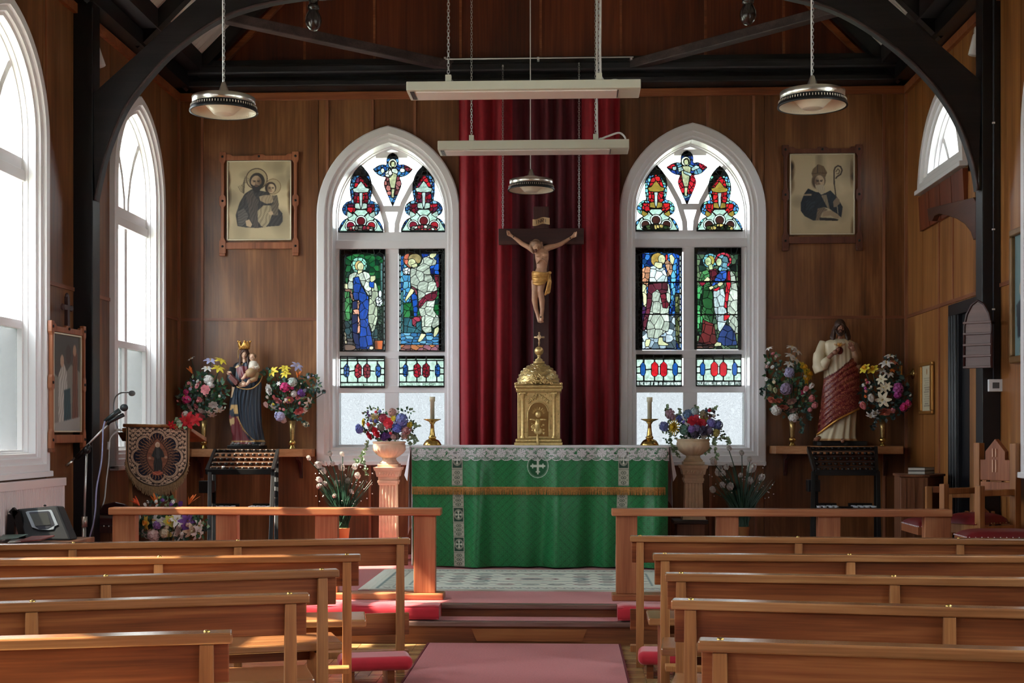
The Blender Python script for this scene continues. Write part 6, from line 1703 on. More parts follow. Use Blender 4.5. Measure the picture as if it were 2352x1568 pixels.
PA += [('P', (58,54,54),[(520,600),(430,660),(360,780),(306,950),(330,1100),(440,1120),(600,1130),(760,1110),(900,1100),(945,1040),(940,930),(880,860),(800,700),(740,640),(640,620)], {'same': 1, 'fold': (.5,46,.45)}),
('P', (84,74,68),[(530,610),(440,680),(470,800),(500,1000),(560,1120),(620,1120),(600,900),(620,760),(560,680)], {'same': 1, 'fold': (.35,34,.45)}),
('P', (96,90,84),[(330,900),(420,860),(480,960),(440,1060),(400,1100),(340,1090)], {'same': 1, 'fold': (1.1,36,.4)}),('P', SKN, [(440,1030),(490,1010),(530,1080),(510,1120),(450,1100)], {'same': 1})]
PA += head_p(596,500,84,100,(36,32,30),(44,38,34),1,(164,136,108))
PA += [('P', (164,142,112),[(620,700),(700,680),(800,680),(860,700),(800,790),(720,800),(640,760)], {'same': 1, 'fold': (.2,40,.25)}),('P', (112,100,84),[(800,690),(870,680),(890,800),(880,960),(800,960),(740,860),(820,790)], {'same': 1, 'fold': (.6,36,.4)}),
('P', (170,152,120),[(600,900),(680,820),(780,820),(800,940),(760,1060),(700,1130),(650,1100),(610,1040)], {'same': 1, 'fold': (.3,44,.35)}),('P', SKN, [(740,920),(800,900),(820,940),(780,960)], {'same': 1})]
PA += head_p(780,590,62,72, None, (60,46,36),-1,(186,160,128))
def place(crop, sc, x0, y0, x1, y1, Y):
 a, b = at(crop[0] + x0 / sc, crop[1] + y0 / sc, Y), at(crop[0] + x1 / sc, crop[1] + y1 / sc, Y)
 return a, b
a, b = place((490,335),5.919,78,82,1158,1490, YB - .04)
picture('framed engraving of a bearded robed man holding a child, left of the windows', (a.x, YB, b.z),0, b.x - a.x, a.z - b.z, (205,225,1050,1285, PA, 3.8,1), BGE, M_frame)
PB = aged(190,205,1120,1345,6)
PB += [('P', (22,32,42),[(450,690),(390,770),(340,900),(340,1010),(400,1090),(520,1150),(560,1150),(600,1010),(680,960),(760,980),(940,1110),(960,960),(880,820),(780,720),(700,760),(560,740)], {'same': 1, 'fold': (.7,60,.4)}),
('P', (150,130,104),[(384,770),(500,768),(500,792),(380,796)], {'same': 1}),('P', (140,124,100),[(640,790),(720,780),(770,980),(740,980)], {'same': 1, 'fold': (.1,30,.3)}),('P', (40,50,60),[(420,860),(560,880),(520,1010),(420,1000)], {'same': 1, 'fold': (.9,40,.6)}),
('P', (128,108,86),[(590,980),(680,960),(740,1000),(660,1040),(610,1150),(560,1150)], {'same': 1, 'fold': (.6,36,.4)}),('P', (154,132,104),[(680,1020),(800,1010),(900,1070),(910,1120),(860,1130),(780,1080),(660,1100)], {'same': 1}),('P', (36,32,30),[(620,1110),(820,1120),(900,1140),(880,1160),(620,1150)], {'same': 1}),
('E', (150,128,102),(600,600,84,110), {'same': 1})]
PB += head_p(606,590,84,104,(178,160,130),(110,92,70),-1,(180,154,124))
PB += [('P', (186,170,142),[(560,660),(600,640),(680,640),(700,700),(680,770),(640,780),(590,730)], {'same': 1, 'fold': (.15,26,.2)}),('P', (112,90,62),[(500,470),(520,410),(600,340),(680,370),(730,460),(700,540),(650,490),(560,490),(520,540)], {'same': 1, 'fold': (.2,40,.12)}),('S', (54,40,30),12,[(590,350),(590,470)]),('S', (70,52,36),8,[(505,480),(600,468),(725,470)]),
('S', (56,44,36),20,[(836,640),(832,440),(850,390),(890,365),(930,380),(952,430),(930,490),(880,520),(860,545)]),('S', (90,74,54),14,[(860,450),(890,410),(916,440),(900,480),(872,480)]),('S', (60,46,38),16,[(838,640),(862,820)]),('S', (150,136,116),12,[(866,830),(890,1050)]),
('P', (150,128,104),[(820,880),(870,820),(910,850),(920,910),(860,960),(826,960)], {'same': 1, 'fold': (.3,20,.4)})]
a, b = place((1780,320),6.03,103,75,1216,1535, YB - .04)
picture('framed engraving of a bearded bishop with crozier, right of the windows', (a.x, YB, b.z),0, b.x - a.x, a.z - b.z, (190,205,1120,1345, PB, 3.8,1), BGE, wood('dark_frame_oak', (58,28,18),(92,50,34),(116,70,50), axis=2, rough=.45))
# station picture on the left wall with a small cross on top
a, b = onX(107,735, XL + .03), onX(188,748, XL + .03)
zb_ = onX(112,1038, XL + .03).z
PC = [('P', (120,118,110),[(0,0),(300,0),(300,400),(0,400)], {'same': 1}),('P', (70,66,62),[(0,0),(300,0),(300,150),(200,120),(90,190),(0,160)], {'same': 1}),('P', (190,188,180),[(60,170),(110,110),(150,150),(160,260),(130,380),(60,380)], {'same': 1, 'fold': (.3,24,.4)}),
('P', (40,76,84),[(120,230),(190,220),(200,370),(120,370)], {'same': 1, 'fold': (.2,22,.4)}),('E', (170,140,116),(100,110,20,26)),('E', (60,46,40),(170,80,30,40)),('P', (116,70,50),[(220,60),(270,70),(280,360),(210,360)], {'same': 1, 'fold': (.1,24,.4)}),('E', (150,116,92),(240,60,18,24)),('P', (150,150,146),[(0,370),(300,340),(300,400),(0,400)], {'same': 1})]
def crest(t, P_, w, h):
 mb = MB(); cx = w / 2
 mb.box(cx - .018, cx + .018,-.03,-.004, h - .02, h + .20); mb.box(cx - .07, cx + .07,-.03,-.004, h + .10, h + .135)
 for x, z in ((cx - .075, h + .1175),(cx + .075, h + .1175),(cx, h + .205)): mb.ball((x, -.017, z),(.026,.013,.026),8)
 P_(mb, 'crest_cross', M_crosswood)
a, b = onX(108,735, XL + .05), at(188,748,10.08)
w_ = math.hypot(b.x - a.x, b.y - a.y)
picture('oak framed picture topped by a small cross, on the left wall by the post', (a.x - .0, a.y, zb_), math.atan2(b.y - a.y, b.x - a.x), w_, a.z - zb_, (0,0,300,400, PC, 2.6,1),(120,118,110), M_frame, crest)
# religious painting at the right edge
pt = onX(2323,530, XR - .03); pb_ = onX(2323,835, XR - .03)
PD = [('P', (66,84,80),[(0,0),(300,0),(300,400),(0,400)], {'same': 1}),('P', (96,120,122),[(0,0),(70,0),(60,400),(0,400)], {'same': 1}),('P', (170,172,150),[(60,200),(120,180),(160,260),(150,400),(30,400)], {'same': 1, 'fold': (.4,26,.5)}),('P', (34,40,48),[(10,230),(60,200),(70,330),(20,340)], {'same': 1}),
('E', (178,150,124),(50,180,18,24)),('P', (110,54,58),[(120,130),(240,110),(260,330),(150,330)], {'same': 1, 'fold': (.4,30,.4)}),('E', (186,156,130),(180,90,28,34)),('E', (190,160,134),(100,150,16,20))]
rr = random.Random(8)
for q in range(14): PD.append(('E', (214,214,186),(70 + 14 * math.sin(q * 2.3) + q * 3,20 + q * 11,4,4)))
t = thing('framed_painting', 'large gilt framed painting of robed figures at the right edge, on the right wall', 'painting', (XR, pt.y, pb_.z),-PI / 2)
pw, ph = 1.0, pt.z - pb_.z
P_ = lambda mb, nm, m, **k: mb.build(nm, m, t, world=False, **k)
M_gf = plain('dull_gilt_frame', (120,88,52),.4,.3, vary=.2)
for bx4 in ((0, pw, 0,.05),(0, pw, ph - .05, ph),(0,.05,.05, ph - .05),(pw - .05, pw, .05, ph - .05)): P_(MB().box(bx4[0], bx4[1],-.05,-.004, bx4[2], bx4[3]), 'frame_side', M_gf, bevel=.01)
mt = np.array(mw(t))
def fnD(X, Y):
 q = np.stack([.045 + X / 300 * (pw - .09), np.full(X.shape, -.02), ph - .045 - Y / 400 * (ph - .09)],-1) @ mt[:3, :3].T + mt[:3,3]
 return q[..., 0], q[..., 1], q[..., 2]
print_grid('canvas', (0,0,300,400),3, PD, fnD, M_print, t, (66,84,80))
# small gilt framed notice
a, b = onX(2112,835, XR - .02), onX(2142,950, XR - .02)
t = thing('framed_notice', 'small gilt framed notice with rows of text, on the right wall beside the doorway', 'notice', (XR, a.y, b.z),-PI / 2)
nw_, nh = a.y - b.y, a.z - b.z
P_ = lambda mb, nm, m, **k: mb.build(nm, m, t, world=False, **k)
f_ = .07
for bx4 in ((0, nw_, 0,.03),(0, nw_, nh - .03, nh),(0, f_, .03, nh - .03),(nw_ - f_, nw_, .03, nh - .03)): P_(MB().box(bx4[0], bx4[1],-.03,-.004, bx4[2], bx4[3]), 'frame_side', plain('bright_gilt_frame', (176,124,62),.35,.6), bevel=.008)
mt = np.array(mw(t))
NL = [('P', (190,180,150),[(0,0),(100,0),(100,100),(0,100)], {'same': 1}),('E', (150,110,60),(50,14,6,7))]
for q in range(13): NL.append(('S', (120,110,96),1.6,[(20 + (q % 3) * 4,28 + q * 5),(80 - (q % 4) * 5,28 + q * 5)]))
def fnN(X, Y):
 q = np.stack([f_ - .01 + X / 100 * (nw_ - 2 * f_ + .02), np.full(X.shape, -.012), nh - .025 - Y / 100 * (nh - .05)],-1) @ mt[:3, :3].T + mt[:3,3]
 return q[..., 0], q[..., 1], q[..., 2]
print_grid('notice_sheet', (0,0,100,100),1.2, NL, fnN, M_print, t, (190,180,150))
# ------------------------------------------------------------------ right wall: corbel, door, hymn board, controls, sconce
cq = lambda x, y: (lambda v: (v.y, v.z))(onX(2080 + x / 2.702,440 + y / 2.702, XR - .03))
co = struct('trim_4')
pp = [cq(*p) for p in ((165,105),(455,35),(470,60),(470,290),(455,300),(440,250),(400,200),(350,168),(290,148),(240,138),(212,150),(197,182),(175,182))]
MB().prism(pp, lambda a, b, d: (XR + d, a, b),-.075,.0).build('arched_corbel', wood('corbel_wood', (40,18,12),(70,34,22),(92,52,36), axis=1), co, bevel=.004)
dr_ = struct('door_1')
def jambY(px): return onX(px, 900, XR - .03).y
zt_ = onX(2186,727, XR - .03).z
y_a, y_b, y_c, y_d, y_e = jambY(2184), jambY(2203), jambY(2222), jambY(2258), jambY(2272)
def jamb(y0, y1, nm):
 mb = MB(); mb.box(XR - .04, XR + .002, y1, y0, ZP, zt_)
 w = (y0 - y1) / 3
 for k in range(3): mb.tube([(XR - .042, y1 + w * (k + .5), ZP),(XR - .042, y1 + w * (k + .5), zt_)], w * .30,8)
 mb.build(nm, M_blackwood, dr_, bevel=.003)
jamb(y_a, y_b, 'door_jamb'); jamb(y_d, y_e, 'door_jamb')
MB().box(XR - .045, XR + .002, y_e, y_a + .03, zt_, zt_ + .10).build('door_head', M_blackwood, dr_, bevel=.004)
MB().box(XR - .006, XR + .002, y_c, y_b, ZP, zt_).build('door_rebate', M_blackwood, dr_)
MB().box(XR - .012, XR + .002, y_d, y_c, ZP + .01, zt_).build('door_leaf', wood('door_leaf_wood', (96,60,34),(140,96,60),(170,122,78), axis=2, rough=.4), dr_)
hb = at(2246,845,9.95); ht = at(2242,690,9.95)
t = thing('hymn_board', 'dark arched wooden hymn board with slats, in front of the right black post', 'board', (hb.x, hb.y, hb.z),-0.62)
P_ = lambda mb, nm, m, **k: mb.build(nm, m, t, world=False, **k)
hh, hw = ht.z - hb.z, .098
sh = [(-hw, 0),(hw, 0),(hw, hh * .62),(hw * .82, hh * .80),(hw * .45, hh * .94),(0, hh),(-hw * .45, hh * .94),(-hw * .82, hh * .80),(-hw, hh * .62)]
M_hb = wood('hymn_board_wood', (56,36,32),(92,62,54),(120,86,74), axis=0, rough=.4)
P_(MB().prism(sh, lambda a, b, d: (a, d, b),0,.03), 'arched_board', M_hb, bevel=.003)
mb = MB(); mb.tube([(x * 1.02,-.002, z) for x, z in sh[1:]] + [(sh[0][0] * 1.02,-.002,0)],.009,6); P_(mb, 'border_moulding', M_crosswood)
for q in range(5): P_(MB().box(-hw - .008, hw + .004,-.018,0, hh * (.0 + q * .165), hh * (.0 + q * .165) + .016), 'slat', M_hb, bevel=.002)
MB().tube([(hb.x + .06, hb.y + .05, hb.z + hh * .7),(XR - .02, YA + .02, hb.z + hh * .7)],.012,8).build('wall_arm', M_black, t)
p = at(2286,885, YA - .03);
t = thing('thermostat', 'white thermostat box with grey display on the right black post', 'thermostat', (p.x, YA - .03, p.z))
MB().box(p.x - .055, p.x + .055, YA - .055, YA - .022, p.z - .046, p.z + .046).build('casing', M_plastic, t, bevel=.004)
MB().box(p.x - .028, p.x + .022, YA - .0575, YA - .055, p.z - .022, p.z + .022).build('display', plain('grey_lcd', (84,86,86),.3), t)
MB().tube([(p.x + .03, YA - .04, p.z - .046),(p.x + .03, YA - .04, p.z - .046)],.001,4)
t = thing('cable_trunking', 'slim dark cable running up the right black post above the thermostat', 'cable', (p.x, YA - .03, p.z + .06))
MB().tube([(p.x - .012, YA - .026, p.z + .047),(p.x - .012, YA - .026,5.4)],.006,6).build('cable_run', plain('dark_grey_cable', (60,66,76),.4), t)
for q in (2.35,2.95,3.75): MB().box(p.x - .022, p.x - .002, YA - .034, YA - .019, q, q + .012).build('clip', M_plastic, t)
p = onX(2256,888, XR - .045)
t = thing('light_switch', 'white light switch plate half hidden at the edge of the right black post', 'switch', (XR, p.y, p.z))
MB().box(XR - .06, XR - .041, p.y - .06, p.y + .03, p.z - .05, p.z + .04).build('plate', M_plastic, t, bevel=.003)
MB().box(XR - .064, XR - .06, p.y - .03, p.y, p.z - .02, p.z + .012).build('rocker', M_plastic, t)
p = onX(2098,858, XR)
t = thing('wall_sconce', 'brass wall sconce with a red tipped candle tube, in the right rear corner', 'sconce', (XR, p.y, p.z))
mb = MB(); mb.lathe([(.05,0),(.05,.008),(.03,.02),(.016,.03),(.001,.034)],(0,0,0),18, M=Matrix.Translation((XR, p.y, p.z)) @ Matrix.Rotation(-PI / 2,4, 'Y')); mb.build('wall_rose', M_brass, t)
q0 = at(2069,862, p.y - .05)
MB().tube([Vector(v) for v in crv([(XR - .02, p.y, p.z),(XR - .07, p.y - .02, p.z - .02),(q0.x + .03, q0.y, q0.z - .02),(q0.x, q0.y, q0.z + .01)],6)],.006,8).build('arm', M_brass, t)
MB().lathe([(.012,0),(.022,.006),(.018,.016),(.016,.018),(.016,.085),(.014,.09)],(q0.x, q0.y, q0.z),14).build('candle_tube', M_brass, t)
MB().lathe([(.010,.09),(.010,.105),(.004,.125),(.001,.13)],(q0.x, q0.y, q0.z),10).build('red_lamp', plain('red_lamp_glass', (190,30,30),.3), t)
# ------------------------------------------------------------------ votive candle stands
def candle_stand(label, BL, BR, TL, TR, Yf, Yb, legs, box, trays, mats, lit=None):
 bl, br, tl, tr = at(*BL, Yf), at(*BR, Yf), at(*TL, Yb), at(*TR, Yb)
 t = thing('votive_candle_stand', label, 'candle stand', ((bl.x + br.x) / 2,(Yf + Yb) / 2, ZP),0, 'black votive candle stands')
 rail_m, cup_m = mats
 def P2(u, v, up=0): return bl.lerp(br, u).lerp(tl.lerp(tr, u), v) + Vector((0,-.02,.05)).normalized() * up
 for a, b in ((bl, tl),(br, tr)): MB().bar(a, b, .03,.05).build('side_rail', M_black, t, bevel=.003)
 MB().bar(bl, br, .045,.05).build('front_rail', M_black, t, bevel=.003)
 MB().bar(tl, tr, .02,.03).build('back_rail', M_black, t, bevel=.003)
 cup = MB(); cup.lathe([(.011,-.012),(.017,-.01),(.018,.012),(.015,.012),(.013,-.002),(.001,-.003)],(0,0,0),10); me = cup.mesh('candle_cup', cup_m)
 for r in range(5):
  v = .06 + r * .22
  MB().bar(P2(.02, v - .04), P2(.98, v - .04),.045,.010).build('shelf_bar', rail_m, t)
  for c_ in range(10):
   o = bpy.data.objects.new('candle_cup', me); C.collection.objects.link(o); o.parent = t
   o.location = mw(t).inverted() @ P2(.07 + c_ * .096, v, .018)
 if lit:
  p = at(*lit, Yf + .06); MB().tube([p + Vector((0,0,-.02)), p + Vector((0,0,.012))],.015,10).build('tealight', M_white, t)
 for (x0, y0, x1, y1, yy0, yy1) in legs:
  MB().bar(at(x0, y0, yy0), onZ(x1, y1, ZP) if y1 > 1290 else at(x1, y1, yy1),.035,.035).build('leg', M_black, t, bevel=.003)
 a, b = at(box[0], box[1], Yf - .05), at(box[2], box[3], Yf - .05)
 MB().box(a.x, b.x, Yf - .06, Yf + .06, b.z, a.z).build('coin_box', M_black, t, bevel=.004)
 tl_m = MB().lathe([(.020,0),(.021,.016),(.018,.016),(.017,.013),(.001,.013)],(0,0,0),12).mesh('spare_tealight', plain('tealight_aluminium', (206,214,224),.35,.2))
 for (x0, x1, y) in trays:
  p, q = at(x0, y, Yf + .05), at(x1, y, Yf + .05); zt = p.z
  MB().box(p.x, q.x, Yf - .05, Yf + .20, zt - .02, zt - .012).build('tray', M_black, t, bevel=.002)
  mb = MB(); mb.box(p.x, q.x, Yf + .195, Yf + .20, zt - .02, zt + .02); mb.build('tray_lip', M_black, t)
  n = 4; rr_ = random.Random(int(x0))
  for i in range(n):
   for j in range(3):
    o = bpy.data.objects.new('spare_tealight', tl_m); C.collection.objects.link(o); o.parent = t
    o.location = mw(t).inverted() @ Vector((p.x + (i + .5 + rr_.uniform(-.1,.1)) * (q.x - p.x) / n * .95, Yf - .015 + j * .06 + rr_.uniform(-.006,.006), zt - .011))
 MB().bar(at(trays[0][0] - 6, trays[0][2] + 3, Yf + .05), at(trays[1][1] + 4, trays[1][2] + 3, Yf + .05),.03,.02).build('lower_rail', M_black, t)
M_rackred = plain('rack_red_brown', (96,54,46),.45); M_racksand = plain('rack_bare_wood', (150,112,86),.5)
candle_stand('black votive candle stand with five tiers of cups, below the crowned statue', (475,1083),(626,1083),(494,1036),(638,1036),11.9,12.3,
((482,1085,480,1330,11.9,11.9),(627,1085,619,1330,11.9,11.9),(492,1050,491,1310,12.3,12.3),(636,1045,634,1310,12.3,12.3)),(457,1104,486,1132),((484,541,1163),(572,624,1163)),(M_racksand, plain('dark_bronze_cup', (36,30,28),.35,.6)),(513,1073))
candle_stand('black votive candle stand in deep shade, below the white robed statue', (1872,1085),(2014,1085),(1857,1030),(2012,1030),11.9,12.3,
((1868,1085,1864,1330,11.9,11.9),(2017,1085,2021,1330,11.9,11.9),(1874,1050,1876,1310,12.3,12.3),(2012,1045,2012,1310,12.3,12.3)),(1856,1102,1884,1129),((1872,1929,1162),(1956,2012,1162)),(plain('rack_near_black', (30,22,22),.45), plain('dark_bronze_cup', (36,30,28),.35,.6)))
# ------------------------------------------------------------------ lectern with banner
YLE = 10.72
bq = lambda x, y, dy=0.0: at(220 + x / 4.127,870 + y / 4.127, YLE - .03 + dy)
a, b = bq(290,500), bq(740,500); top = bq(300,440).z
le = thing('lectern', 'oak lectern behind the embroidered banner, in front of the left windows', 'lectern', ((a.x + b.x) / 2, YLE + .2, ZP))
MB().box(a.x, b.x, YLE + .04, YLE + .34, ZP + .05, top - .10).build('column', M_oldoak, le, bevel=.006)
for s in (a.x, b.x - .03): MB().box(s, s + .03, YLE + .02, YLE + .05, ZP + .05, top - .10).build('corner_stile', M_pewv, le, bevel=.003)
MB().box(a.x - .06, b.x + .06, YLE, YLE + .40, ZP + .001, ZP + .05).build('base', M_oldoak, le, bevel=.008)
d0 = bq(235,470)
MB().prism([(YLE + .0, top - .02),(YLE + .45, top - .10),(YLE + .45, top - .14),(YLE + .0, top - .05)], lambda p, q, d: (d, p, q), d0.x, bq(900,440).x).build('desk', M_pewv, le, bevel=.005)
s0 = bq(150,560)
MB().prism([(s0.x, top - .055),(bq(285,490).x, top - .055),(bq(285,490).x, top - .13),(bq(200,580).x, top - .13)], lambda p, q, d: (p, d, q), YLE + .1, YLE + .4).build('side_shelf', M_oldoak, le, bevel=.004)
gm = thing('gooseneck_microphone', 'thin gooseneck microphone curving up from the lectern desk', 'microphone', tuple(bq(210,470)))
MB().tube(crv([tuple(bq(*p, .08)) for p in ((212,480),(196,420),(178,330),(172,240),(190,170),(240,132),(310,128))],6),.006,8).build('gooseneck', plain('pale_grey_metal', (150,160,164),.35,.5), gm)
MB().ball(bq(342,136,.08),(.028,.028,.024),14).build('microphone_head', plain('grey_foam', (120,126,128),.8), gm)
MB().lathe([(.03,0),(.03,.012),(.012,.02)], tuple(bq(212,480,.08) + Vector((0,0,-.012))),14).build('mount', M_plastic, gm)
ban = thing('banner', 'round ended embroidered banner of a robed figure in golden rays, hung on the lectern', 'banner', tuple(bq(580,440)))
CRM, NVY, GLD = (224,190,160),(16,16,40),(170,128,84)
def ban_shape(X, Y):
 return (X > 300) & (X < 870) & (Y > 446) & ((Y < 760) | (((X - 585) / 285) ** 2 + ((Y - 760) / 255) ** 2 < 1))
BA = [('P', (44,28,28),[(250,400),(900,400),(900,1060),(250,1060)], {'same': 1})]
rr = random.Random(21)
def inside(x, y): return (310 < x < 860) and y > 452 and (y < 760 or ((x - 585) / 275) ** 2 + ((y - 760) / 246) ** 2 < 1)
for q in range(260):
 x, y = 318 + (q % 20) * 28 + rr.uniform(-4,4),470 + (q // 20) * 41 + rr.uniform(-5,5) + 14 * (q % 2)
 if inside(x, y):
  BA += [('E', CRM, (x, y, 8,8)),('E', CRM, (x + 12, y + 5,5,7)),('E', CRM, (x - 10, y + 6,6,4)),('S', CRM, 3.5,[(x - 12, y + 18),(x, y + 12),(x + 13, y + 20)]),('E', (120,70,60),(x, y, 3,3))]
for w_, c in ((17, CRM),(9,(44,28,28))):
 BA.append(('S', c, w_, [(306,446),(306,760)] + [(585 - 281 * math.cos(t),760 + 251 * math.sin(t)) for t in [PI * i / 40 for i in range(41)]] + [(864,760),(864,446),(306,446)]))
BA += [('S', CRM, 6,[(345,498),(345,760)] + [(585 - 240 * math.cos(t),760 + 212 * math.sin(t)) for t in [PI * i / 40 for i in range(41)]] + [(825,760),(825,498),(345,498)])]
def lobes(r0, r1, rad):
 out = []
 for i in range(160):
  th = 2 * PI * i / 160; k = abs(math.cos(4 * th)) ** .55
  out.append((582 + (r0 + (r1 - r0) * k) * math.cos(th),736 + (r0 + (r1 - r0) * k) * math.sin(th)))
 return out
BA += [('P', (60,40,36), lobes(196,256,0), {'same': 1}),('P', CRM, lobes(188,247,0), {'same': 1}),('P', (60,40,36), lobes(180,240,0), {'same': 1}),('P', CRM, lobes(176,235,0), {'same': 1}),('P', NVY, lobes(168,228,0), {'same': 1})]
for q in range(80):
 th = 2 * PI * q / 80; L1 = 205 if q % 2 else 165
 p = [(582 + (90 + s * (L1 - 90)) * math.cos(th + .014 * math.sin(s * 14)),736 + (130 + s * (L1 - 130 + 10)) * math.sin(th + .014 * math.sin(s * 14))) for s in [i / 8 for i in range(9)]]
 BA.append(('S', (196,140,96) if q % 2 else (170,116,78),3.6 if q % 2 else 2.8, p))
def almond(w, h): return [(584 + w * math.sin(PI * i / 20) * 1.0,736 - h + 2 * h * i / 20) for i in range(21)] + [(584 - w * math.sin(PI * i / 20),736 + h - 2 * h * i / 20) for i in range(21)]
BA += [('P', (60,30,24), almond(106,182), {'same': 1}),('P', (150,96,72), almond(98,174), {'same': 1, 'fold': (1.4,70,.2)}),
('P', (62,62,62),[(566,640),(604,640),(640,690),(654,740),(620,744),(632,800),(628,876),(600,860),(588,880),(552,876),(548,800),(556,744),(528,730),(544,690)], {'same': 1, 'fold': (.1,22,.45)}),('P', (82,84,84),[(572,650),(600,650),(606,740),(590,760),(572,740)], {'same': 1, 'fold': (.2,14,.4)}),
('E', (220,200,176),(586,622,22,26)),('E', (206,168,140),(588,628,14,18)),('E', (190,150,124),(512,748,14,12)),('E', (190,150,124),(664,740,14,12)),('E', (176,84,66),(585,892,46,20)),('S', (220,150,110),4,[(540,880),(585,905),(632,880)]),('S', (170,110,84),3,[(540,880),(500,830)])]
def ban_fn(X, Y):
 p0, p1, p2 = bq(0,0), bq(1000,0), bq(0,1000)
 A_, B_, C_ = np.array(p0), np.array(p1 - p0) / 1000, np.array(p2 - p0) / 1000
 r = A_ + X[..., None] * B_ + Y[..., None] * C_
 r[..., 1] += -.004 * np.sin(X / 60) * np.clip((Y - 440) / 500,0,1)
 return r[..., 0], r[..., 1], r[..., 2]
print_grid('embroidered_face', (300,446,870,1016),3.1, BA, ban_fn, M_cloth_print, ban, shape=ban_shape)
mb = MB(); mb.tube([bq(262,440), bq(905,450)],.014,10); mb.build('banner_rod', M_pewv, ban)
ol = [(285,446),(282,760)] + [(582 - 300 * math.cos(t),760 + 268 * math.sin(t)) for t in [PI * i / 30 for i in range(31)]] + [(884,760),(888,446)]
mb = MB(); mb.prism([(bq(*p).x, bq(*p).z) for p in ol], lambda a, b, d: (a, YLE + d, b),-.026,-.018); M_oldgold = plain('old_gold_cloth', (140,110,76),.7, vary=.2, vscale=60); mb.build('banner_backing', M_oldgold, ban)
mb = MB(); rr = random.Random(5)
for q in range(230):
 t = PI * (q + .5) / 230; x, y = 582 - 298 * math.cos(t),770 + 262 * math.sin(t)
 if y < 800: pass
 ln = 20 + 62 * math.sin(t) ** 1.5
 mb.tube([bq(x, y - 8,-.006 + rr.uniform(-.004,.004)), bq(x + rr.uniform(-6,6), y + ln * .5,-.01), bq(x + rr.uniform(-14,14), y + ln + rr.uniform(-8,10),-.006)],[.004,.004,.002],4)
mb.build('fringe', M_oldgold, ban, kind='stuff')
# ------------------------------------------------------------------ microphone stand
YMS = 9.75
mq = lambda x, y, dy=0: at(x, y, YMS + dy)
ms = thing('microphone_stand', 'chrome boom microphone stand with a black vocal microphone, by the left post', 'microphone stand', (mq(193,1235).x, YMS, ZP))
foot = Vector((mq(193,1235).x, YMS, ZP)); clutch = mq(199,1033)
MB().tube([foot + Vector((0,0,.03)), mq(193,1200)],.016,12).build('lower_tube', M_chain, ms)
MB().tube([mq(193,1200), clutch],.009,12).build('upper_tube', M_chain, ms)
MB().tube([mq(194,1210), mq(194,1186)],.022,12).build('height_collar', M_steel, ms)
MB().tube([mq(152,1070), mq(166,1058)],.012,10).build('boom_grip', M_steel, ms); MB().tube([mq(160,1063), mq(250,972)],.0075,10).build('boom_arm', M_chain, ms)
MB().ball(clutch, (.03,.03,.03),12).build('boom_clutch', M_black, ms); MB().tube([mq(175,1052), mq(207,1022)],.018,10).build('boom_sleeve', M_black, ms)
MB().tube([mq(247,975), mq(252,968), mq(284,952)],[.012,.014,.016],10).build('microphone_clip', M_black, ms)
M_mic = plain('microphone_green_black', (30,42,42),.4)
mic = MB().tube([mq(240,967), mq(252,958), mq(275,942)],[.011,.016,.020],14).build('microphone_body', M_mic, ms)
MB().ball(mq(285,936),(.030,.03,.028),14).build('microphone_grille', plain('grey_mesh_grille', (56,60,62),.45,.5, bump=.6, bscale=300), ms)
for q in range(3):
 th = 2 * PI * q / 3 + .4; MB().tube([foot + Vector((0,0,.12)), foot + Vector((.24 * math.cos(th),.12 * math.sin(th),.012))],.010,8).build('leg', M_black, ms)
cb1 = thing('microphone_cable', 'pale blue microphone cable hanging from the microphone to the floor', 'cable', tuple(mq(237,975)))
MB().tube(crv([tuple(mq(*p, -.02)) for p in ((241,967),(237,985),(236,1010),(233,1060),(222,1120),(219,1170),(214,1205),(206,1236),(202,1290))],6),.006,6).build('flex', plain('pale_blue_cable', (150,158,196),.5), cb1)
cb2 = thing('lectern_cable', 'white cable hanging from the lectern shelf, with an inline plug', 'cable', tuple(bq(125,600)))
MB().tube(crv([tuple(bq(*p, .0)) for p in ((215,490),(150,540),(128,600),(126,680),(120,800),(100,960),(84,1130),(56,1240),(66,1340),(36,1440),(6,1520),(-14,1640))],6),.006,6).build('flex', M_plastic, cb2)
MB().tube([bq(124,596,-.004), bq(118,668,-.004)],.013,8).build('inline_plug', M_plastic, cb2)
# ------------------------------------------------------------------ radiator, monitor, table, papers
rz = onX(147,1096, XL + .1)
ra = thing('radiator', 'white ribbed panel radiator under the nearest left window', 'radiator', (XL + .08, rz.y - .8,.2))
y1 = rz.y; y0 = y1 - 1.5; z1 = rz.z; z0 = .32
MB().box(XL + .02, XL + .035, y0 + .2, y1 - .2,.4, z1 - .1).build('wall_bracket', M_white, ra)
mb = MB(); n = 44; pts_ = []
for k in range(n + 1):
 y = y0 + (y1 - y0) * k / n
 pts_ += [(XL + .105, y),(XL + .105, y + (y1 - y0) / n * .42),(XL + .095, y + (y1 - y0) / n * .54),(XL + .095, y + (y1 - y0) / n * .9)]
pts_ = [p for p in pts_ if p[1] <= y1 - .01] + [(XL + .105, y1),(XL + .045, y1),(XL + .045, y0)]
M_rad = plain('radiator_enamel', (226,206,204),.4)
mb.prism(pts_, lambda a, b, d: (a, b, d), z0, z1 - .06); mb.build('ribbed_panel', M_rad, ra)
MB().box(XL + .035, XL + .115, y0 - .01, y1 + .012, z1 - .06, z1).build('top_grille', M_rad, ra, bevel=.004)
MB().tube([(XL + .07, y1 + .02, z0 + .05),(XL + .07, y1 + .02,.02)],.012,8).build('pipe', M_rad, ra)
YSP = 8.55
sq_ = lambda x, y, dy=0: at(x / 8.71,1080 + y / 8.71, YSP + dy)
zt_ = sq_(700,1400).z
sc_ = thing('side_table', 'low dark table behind the front left pew, holding the black display unit', 'table', (sq_(400,1400).x, YSP + .2,0))
